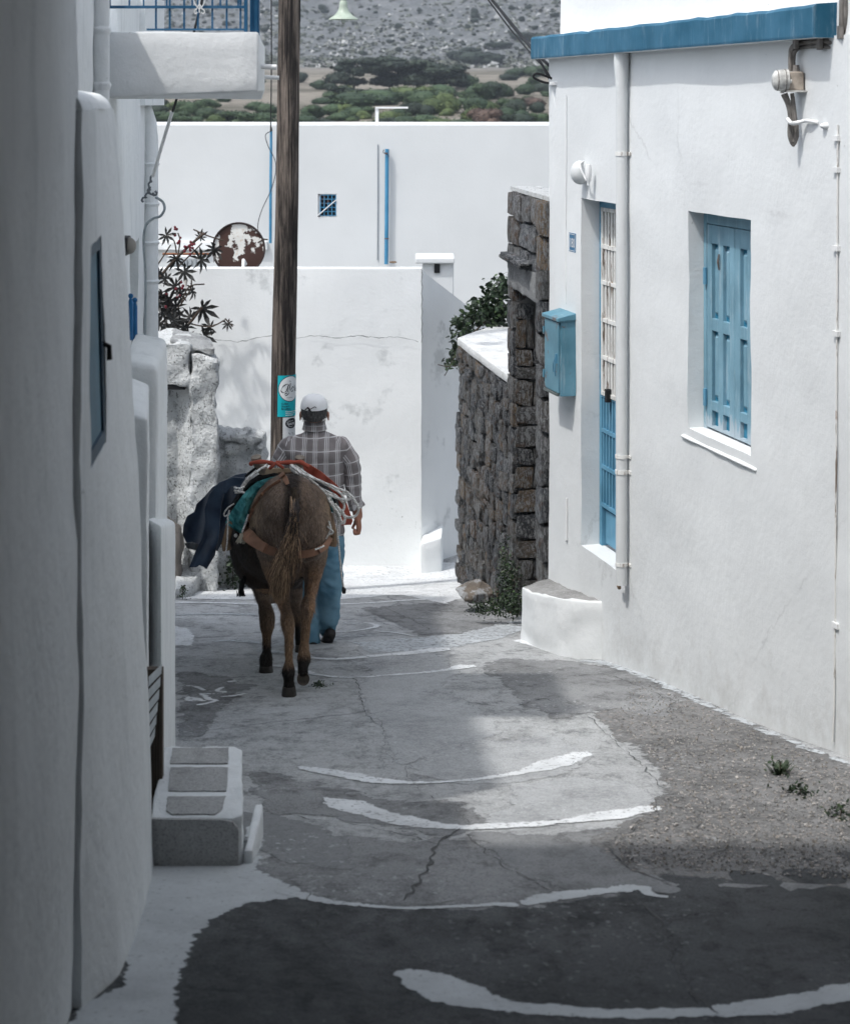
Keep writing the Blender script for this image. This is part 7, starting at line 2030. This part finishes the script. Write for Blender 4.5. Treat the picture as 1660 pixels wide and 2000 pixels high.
# jacket
t = NT('navy_fleece', .95, .1)
c = t.mix(t.ramp(t.noise(7, detail=4), [(.35, 0.0), (.7, 1.0)]), (.018, .030, .055), (.048, .075, .115))
MAT['navy'] = t.done(c, t.bump(t.noise(140, detail=2), .25, .003))
t.b.inputs['Sheen Weight'].default_value = .35; t.b.inputs['Sheen Roughness'].default_value = .5
jk = empty('jacket', P(430, 1110, 10.5), 'navy blue jacket slung over the left side of the pack saddle', 'jacket')
def fold(x, y, ph=0, sc=1.0):
    t_ = x + (y - 930) * .30
    return sc * (.035 * math.sin(t_ * .12 + ph + 2.2 * noise.noise(Vector((x * .022, y * .012, ph)))) + .018 * noise.noise(Vector((t_ * .06, y * .012, ph)))) 
drape('body_panel', MAT['navy'], [(482, 924), (476, 950), (466, 965), (452, 985), (444, 1010), (440, 1035), (434, 1060), (425, 1077), (418, 1072), (410, 1080), (400, 1062), (385, 1070), (366, 1062), (357, 1045), (359, 1025), (366, 1008), (380, 1000), (384, 985), (400, 970), (415, 952), (436, 940), (460, 928)], lambda x, y: 10.50 + .0012 * max(0, 400 - x) - fold(x, y, 0, 1.1), jk, step=3.6)
drape('sleeve', MAT['navy'], [(456, 932), (476, 934), (470, 945), (452, 950), (438, 965), (432, 990), (430, 1020), (428, 1050), (420, 1085), (404, 1112), (398, 1107), (390, 1104), (384, 1108), (370, 1108), (382, 1078), (396, 1050), (402, 1020), (400, 995), (410, 965), (428, 943)], lambda x, y: 10.36 + .04 * sm(y, 950, 1000) * 0 - .05 * math.sin(math.pi * min(1, max(0, (x - (404 - max(0, y - 1050) * .5)) / 34))) - fold(x, y, 2, .55), jk, step=3.6)
drape('collar', flat('grey_lining', (.10, .105, .11), .9), [(361, 1062), (376, 1059), (392, 1066), (398, 1074), (390, 1078), (378, 1074), (366, 1071)], lambda x, y: 10.44 - .01 * math.sin(x * .3), jk, step=3)
m = MB()
for i, (x0, y0, x1, y1) in enumerate([(437, 958, 430, 974), (434, 962, 438, 966), (432, 966, 437, 970), (430, 970, 434, 974), (428, 974, 432, 978), (436, 957, 438, 962)]):
    a, b = P(x0, y0, 10.395), P(x1, y1, 10.395); m.tube([a, b], .0028, 5)
m.build('emblem', flat('yellow_print', (.40, .28, .05), .7), jk, weld=False, kind='stuff')
m = MB(); m.tube(bez([P(480, 930, 10.35), P(490, 922, 10.34), P(505, 910, 10.33)], 4), .008, 6); m.build('strap', MAT['felt'], jk)

# ------------------------------------------------------------------ man
man = empty('person', G(620, 1268), 'man in grey plaid shirt, jeans and white cap walking beside the donkey', 'person')
dm = 11.9
SK = flat('skin', (.42, .20, .135), .55, spec=.35, var=.12, scale=20, bump=.15)
mb = MB()
chain(mb, [PR(620, 1035, dm, 34), PR(619, 985, dm, 32), PR(620, 930, dm, 34), PR(619, 892, dm, 30), PR(617, 866, dm - .0, 18), PR(615, 840, dm, 14.5), PR(614, 822, dm, 14)])
mb.sphere(P(614, 802, dm + .01), (.076, .096, .090), 24, 18)
chain(mb, [PR(614, 812, dm + .03, 19), PR(614, 824, dm + .07, 11)])
mb.sphere(P(614, 812, dm + .115), (.012, .018, .016), 8, 6)     # nose
for s in (-1, 1):
    mb.sphere(P(614 + s * 27.0, 811, dm - .005), (.009, .017, .028), 10, 8)       # ear
    mb.sphere(P(614 + s * 27.5, 819, dm - .002), (.007, .010, .012), 8, 6)
# arms
chain(mb, [PR(664, 874, dm, 19), PR(684, 905, dm + .01, 15), PR(692, 945, dm + .02, 12.5), PR(696, 985, dm, 10.5), PR(699, 1008, dm - .01, 9.5)])
chain(mb, [PR(568, 874, dm, 19), PR(548, 905, dm, 15), PR(536, 945, dm + .05, 12.5), PR(545, 985, dm + .14, 10.5), PR(552, 1003, dm + .18, 9)])
k = dm / F
def hand(w, s):
    # w = wrist, s=+1: thumb side forward, fingers curl to -x
    pal = w + Vector((.002 * s, .0, -.062))
    for q in (-.022, -.007, .008, .023):
        chain(mb, [(w + Vector((0, q * .6, -.008)), .020), (pal + Vector((.006 * s, q, -.012)), .0170)])
    for i, (q, L) in enumerate(((-.031, .8), (-.011, .95), (.010, 1.0), (.030, .93))):
        kn = pal + Vector((.010 * s, q, -.018))
        a = kn + Vector((-.004 * s, 0, -.030 * L)); b = a + Vector((-.027 * s, .002, -.006 * L)); c = b + Vector((-.006 * s, .0, .022))
        chain(mb, [(kn, .0125), (a, .0110), (b, .0100), (c, .0090)])
    t0 = w + Vector((-.010 * s, .028, -.03)); t1 = t0 + Vector((-.012 * s, .022, -.032)); t2 = t1 + Vector((-.016 * s, .002, -.026))
    chain(mb, [(t0, .016), (t1, .0115), (t2, .009)])
hand(P(699, 1008, dm - .01), 1); hand(P(552, 1003, dm + .18), -1)
# legs inside the trousers
RL = [PR(643, 1055, dm, 27), PR(645, 1100, dm - .05, 22), PR(645, 1152, dm - .06, 17), PR(642, 1195, dm + .0, 14), PR(641, 1228, dm + .10, 9)]
LLg = [PR(603, 1055, dm, 26), PR(602, 1105, dm + .03, 21), PR(604, 1160, dm + .05, 16), PR(607, 1210, dm + .0, 13), PR(611, 1252, dm - .02, 9)]
chain(mb, RL); chain(mb, LLg)
chain(mb, [PR(641, 1232, dm + .08, 6), PR(641, 1246, dm + .04, 5)]); chain(mb, [PR(611, 1256, dm - .02, 6), PR(612, 1262, dm + .10, 5)])
me = fuse(mb, .0065, 4)
# keep the covered parts just under the clothes
link('body', me, SK, man, smooth=True)
# trousers
mb = MB()
chain(mb, [PR(620, 1020, dm, 47), PR(622, 1050, dm, 49)])
chain(mb, [PR(641, 1052, dm, 33), PR(646, 1100, dm - .05, 27), PR(645, 1152, dm - .06, 23), PR(643, 1195, dm - .0, 20.5), PR(640, 1228, dm + .06, 17)])
chain(mb, [PR(603, 1052, dm, 32), PR(602, 1105, dm + .03, 26), PR(603, 1160, dm + .05, 21.5), PR(606, 1210, dm + .0, 18), PR(610, 1248, dm - .02, 15.5)])
jm = fuse(mb, .011, 5)
displace(jm, lambda c, n: .014 * noise.noise(Vector((c.x * 9, c.y * 9, c.z * 15 + c.x * 9))) + .006 * noise.noise(Vector((c.x * 22, c.y * 22, c.z * 30))) + .009 * abs(noise.noise(Vector((c.x * 10, 0, c.z * 26 + c.x * 14)))))
t = NT('faded_denim', .9, .15)
c = t.mix(t.ramp(t.noise(5, detail=4), [(.35, 0.0), (.7, 1.0)]), (.085, .20, .29), (.21, .37, .47))
c = t.mix(t.ramp(t.noise(120, detail=2), [(.4, 0.0), (.7, .25)]), c, (.16, .27, .35))
MAT['denim'] = t.done(c, t.bump(t.noise(150, detail=2), .3, .002))
link('jeans', jm, MAT['denim'], man, smooth=True)
# shirt
t = NT('plaid_shirt', .85, .2)
at = t.n("ShaderNodeAttribute", attribute_name='plaid')
sx = t.n("ShaderNodeSeparateXYZ", i_0=at.outputs['Vector'])
def stripes(v, per, off):
    f_ = t.math('FRACT', t.math('ADD', t.math('DIVIDE', v, per), off))
    return f_
fu = stripes(sx.outputs[0], .072, .37); fv_ = stripes(sx.outputs[1], .078, .1)
lu = t.ramp(fu, [(0.0, .0), (.08, .0), (.09, .95), (.15, .95), (.16, .05), (.24, .05), (.25, .9), (.31, .9), (.32, .05), (.40, .05), (.41, .75), (.455, .75), (.465, 0.0), (1, 0)])
du_ = t.ramp(fu, [(0.0, .0), (.5, .0), (.56, .45), (.94, .45), (1.0, 0.0)])
lv = t.ramp(fv_, [(.0, .0), (.42, .0), (.43, .9), (.50, .9), (.51, 0.0), (1, 0)])
dv_ = t.ramp(fv_, [(0.0, .5), (.25, .5), (.35, 0.0), (.6, 0.0), (.7, .5), (1, .5)])
bc = t.mix(t.math('MAXIMUM', du_, dv_), (.33, .305, .305), (.15, .132, .136))
bc = t.mix(t.math('MAXIMUM', lu, lv), bc, (.72, .71, .72))
bc = t.mix(t.ramp(t.noise(3, vec=t.map((1, 1, 1))), [(.3, 0.0), (.8, .3)]), bc, (.09, .08, .08))
MAT['plaid'] = t.done(bc, t.bump(t.noise(200, detail=1), .2, .001))
mb = MB()
def fe(px, py, rx, rz, ry=.145, dd_=0): mb.sphere(P(px, py, dm + dd_), (rx, ry, rz), 28, 18)
for py, hw in ((1035, 56), (1010, 56), (985, 55), (960, 55), (935, 56), (910, 58), (892, 59)): fe(620, py, hw * k, 34 * k, .135)
fe(619, 882, 58 * k, 24 * k, .13); fe(617, 870, 44 * k, 18 * k, .115); fe(616, 860, 30 * k, 14 * k, .095)
chain(mb, [PR(612, 850, dm, 14), PR(578, 868, dm, 16), PR(566, 878, dm, 18)]); chain(mb, [PR(619, 850, dm, 14), PR(656, 868, dm, 16), PR(668, 878, dm, 18)])
for s, cx__ in ((1, 664), (-1, 568)): mb.sphere(P(cx__, 878, dm), (.068, .085, .075), 18, 12)
chain(mb, [PR(616, 858, dm, 22), PR(615, 842, dm, 18.5)])
sm_ = fuse(mb, .011, 8)
co = coords(sm_)
x0_ = P(620, 0, dm).x
attr_vec(sm_, 'plaid', np.stack([co[:, 0] - x0_, co[:, 2] + .0 * co[:, 0], co[:, 1]], 1))
displace(sm_, lambda c, n: .010 * noise.noise(Vector((c.x * 10, c.y * 8, c.z * 5 + c.x * 5))) + .005 * noise.noise(Vector((c.x * 24, c.y * 20, c.z * 12))) - .008 * max(0, 1 - abs(c.x - x0_ - .004) / .010) * (1 if c.z < -2.27 else 0) )
shirt = link('shirt', sm_, MAT['plaid'], man, smooth=True)
def sleeve(nodes, seed):
    mb = MB(); chain(mb, nodes)
    me = fuse(mb, .008, 5); co = coords(me)
    a = np.array(nodes[0][0]); pts = np.array([n[0] for n in nodes]); uv = []
    for c in co:
        best = None; acc = 0
        for p, q in zip(pts, pts[1:]):
            ax = q - p; L = np.linalg.norm(ax); tt = np.clip(np.dot(c - p, ax) / L ** 2, 0, 1); dd = c - (p + ax * tt)
            dist = np.linalg.norm(dd)
            if best is None or dist < best[0]: best = (dist, acc + tt * L, dd)
            acc += L
        ang = math.atan2(best[2][1], best[2][0])
        uv.append((ang * .058 + .02, best[1], 0))
    attr_vec(me, 'plaid', uv)
    displace(me, lambda c, n: .008 * noise.noise(Vector((c.x * 14 + seed, c.y * 14, c.z * 18 + c.x * 10))) + .004 * noise.noise(c * 34))
    return link('sleeve', me, MAT['plaid'], shirt, smooth=True)
sleeve([PR(665, 874, dm, 22), PR(683, 898, dm + .005, 19.5), PR(689, 930, dm + .01, 18), PR(691, 958, dm + .01, 16.5), PR(693, 980, dm, 14), PR(696, 989, dm, 13)], 1)
sleeve([PR(567, 874, dm, 22), PR(550, 900, dm + .005, 20), PR(541, 930, dm + .03, 18), PR(543, 965, dm + .09, 16), PR(547, 988, dm + .13, 14)], 5)
mb = MB(); q = P(697, 990, dm - .0)
mb.tube([P(694, 983, dm), P(698, 992, dm)], [.048, .052], 16); 
cf = mb.build('cuff', MAT['plaid'], shirt, smooth=True, rough=.005, rscale=40, sub=.012)
attr_vec(cf.data, 'plaid', coords(cf.data) + np.array([.02, 0, 0]))
# collar
mb = MB(); n = 28
for j, (r_, y, dz) in enumerate(((.072, 840, 0), (.066, 831, 0), (.058, 823, 0), (.052, 823, 0), (.054, 838, 0))):
    for i in range(n):
        a = 2 * math.pi * i / n; c = P(614.5, y, dm + .005); mb.v.append((c.x + r_ * 1.12 * math.cos(a), c.y + r_ * math.sin(a), c.z - .018 * max(0, math.sin(a)) + .004 * abs(math.cos(a))))
for j in range(4):
    for i in range(n): a = j * n + i; b = j * n + (i + 1) % n; mb.f.append((a, b, b + n, a + n)); mb.mi.append(0)
clr = mb.build('collar', MAT['plaid'], shirt, smooth=True, outward=False)
cc_ = coords(clr.data); attr_vec(clr.data, 'plaid', np.stack([cc_[:, 0] * 1.0 + .03, cc_[:, 2] * 2.6 + .01, cc_[:, 1]], 1))
# hair
t = NT('grey_hair', .6, .35)
c = t.mix(t.ramp(t.noise(1, vec=t.map((130, 130, 18)), detail=5, rough=.7), [(.38, 0.0), (.68, 1.0)]), (.022, .021, .021), (.17, .17, .17))
MAT['hair'] = t.done(c, t.bump(t.noise(1, vec=t.map((180, 180, 24)), detail=4), .8, .006))
hcx = P(614, 800, dm + .004)
mb = MB(); nu, nv = 36, 16
for j in range(nv + 1):
    for i in range(nu + 1):
        th = math.pi + math.pi * (i / nu); ph = 1.05 + 1.17 * j / nv * (1.0 - .16 * abs(math.cos(th)) ** 2)
        w = 1 + .03 * noise.noise(Vector((i * .8, j * .3, 2)))
        th2 = th + 0
        q = Vector((.0865 * math.sin(ph) * math.cos(th2) * w, .104 * math.sin(ph) * math.sin(th2) * w, .112 * math.cos(ph)))
        if abs(math.cos(th)) > .93: q.x *= .97
        mb.v.append(tuple(hcx + q))
for j in range(nv):
    for i in range(nu): a = j * (nu + 1) + i; mb.f.append((a, a + 1, a + nu + 2, a + nu + 1)); mb.mi.append(0)
hr = mb.build('hair', MAT['hair'], man, smooth=True)
mb = MB()
for i in range(900):
    th = math.pi + math.pi * rt.random(); ph = rt.uniform(1.3, 2.2)
    q = hcx + Vector((.087 * math.sin(ph) * math.cos(th), .105 * math.sin(ph) * math.sin(th), .112 * math.cos(ph)))
    e_ = q + Vector((math.cos(th) * .006, math.sin(th) * .008, -.018)); s_ = Vector((-math.sin(th), math.cos(th), 0)) * .0011
    mb.add([q - s_, q + s_, e_], [(0, 1, 2)])
mb.build('hair_tips', MAT['hair'], hr, weld=False, kind='stuff')
# cap
MAT['cap'] = flat('white_cap_cotton', (.80, .81, .82), .85, var=.04, scale=8, bump=.3)
mb = MB(); nu, nv = 40, 12
for j in range(nv + 1):
    for i in range(nu):
        th = 2 * math.pi * i / nu; back = max(0, -math.sin(th))
        ph = (1.36 + .13 * back) * j / nv
        r_ = 1 + .012 * noise.noise(Vector((math.cos(th) * 3, math.sin(th) * 3, j * .5)))
        q = Vector((.0905 * math.sin(ph) ** .56 * math.cos(th) * r_, .112 * math.sin(ph) ** .56 * math.sin(th) * r_, (.099) * math.cos(ph) * r_ - .002 - .012 * max(0, math.cos(th)) * math.sin(ph) * math.cos(ph)))
        mb.v.append(tuple(hcx + q + Vector((0, 0, .002))))
for j in range(nv):
    for i in range(nu): a = j * nu + i; b = j * nu + (i + 1) % nu; mb.f.append((a, b, b + nu, a + nu)); mb.mi.append(0)
cap = mb.build('cap', MAT['cap'], man, smooth=True)
mb = MB()   # brim in front
for j in range(4):
    for i in range(13):
        a = math.pi * (.18 + .64 * i / 12); r_ = .105 + .024 * j * math.sin(a); mb.v.append((hcx.x + r_ * math.cos(a) * .88, hcx.y + r_ * 1.08 * math.sin(a), hcx.z + .012 - .008 * j))
for j in range(3):
    for i in range(12): a = j * 13 + i; mb.f.append((a, a + 1, a + 14, a + 13)); mb.mi.append(0)
mb.build('brim', MAT['cap'], cap, smooth=True)
def cq(px, py):   # point on the back of the cap
    th = 0; x = (px - 614) * k / .0925; 
    x = max(-.95, min(.95, x)); z = (P(0, py, dm).z - hcx.z) / .106; r_ = max(.05, 1 - x * x - z * z * .5) ** .5
    return hcx + Vector((x * .0925, -.112 * r_ - .003, P(0, py, dm).z - hcx.z))
mb = MB()
for a, b, r_ in (((598, 796), (603, 791), .0030), ((603, 791), (608, 795), .0055), ((604, 796), (610, 797), .0030), ((608, 794), (617, 789), .0022), ((617, 789), (620, 791), .0020)):
    mb.tube([cq(*a), cq(*b)], r_, 5)
mb.build('cap_logo', MAT['felt'], cap, weld=False, kind='stuff')
# shoes
SH = flat('dark_shoe', (.022, .020, .020), .6, var=.2)
def shoe(nodes):
    mb = MB(); chain(mb, [(p_, r_ * 1.2) for p_, r_ in nodes]); me = fuse(mb, .007, 3); link('shoe', me, SH, man, smooth=True)
shoe([PR(641, 1235, dm + .08, 8), PR(646, 1238, dm - .06, 9), PR(640, 1250, dm + .02, 9.5), PR(636, 1254, dm + .12, 9)])
shoe([PR(611, 1262, dm - .06, 8.5), PR(611, 1264, dm + .06, 9.5), PR(613, 1263, dm + .17, 9)])
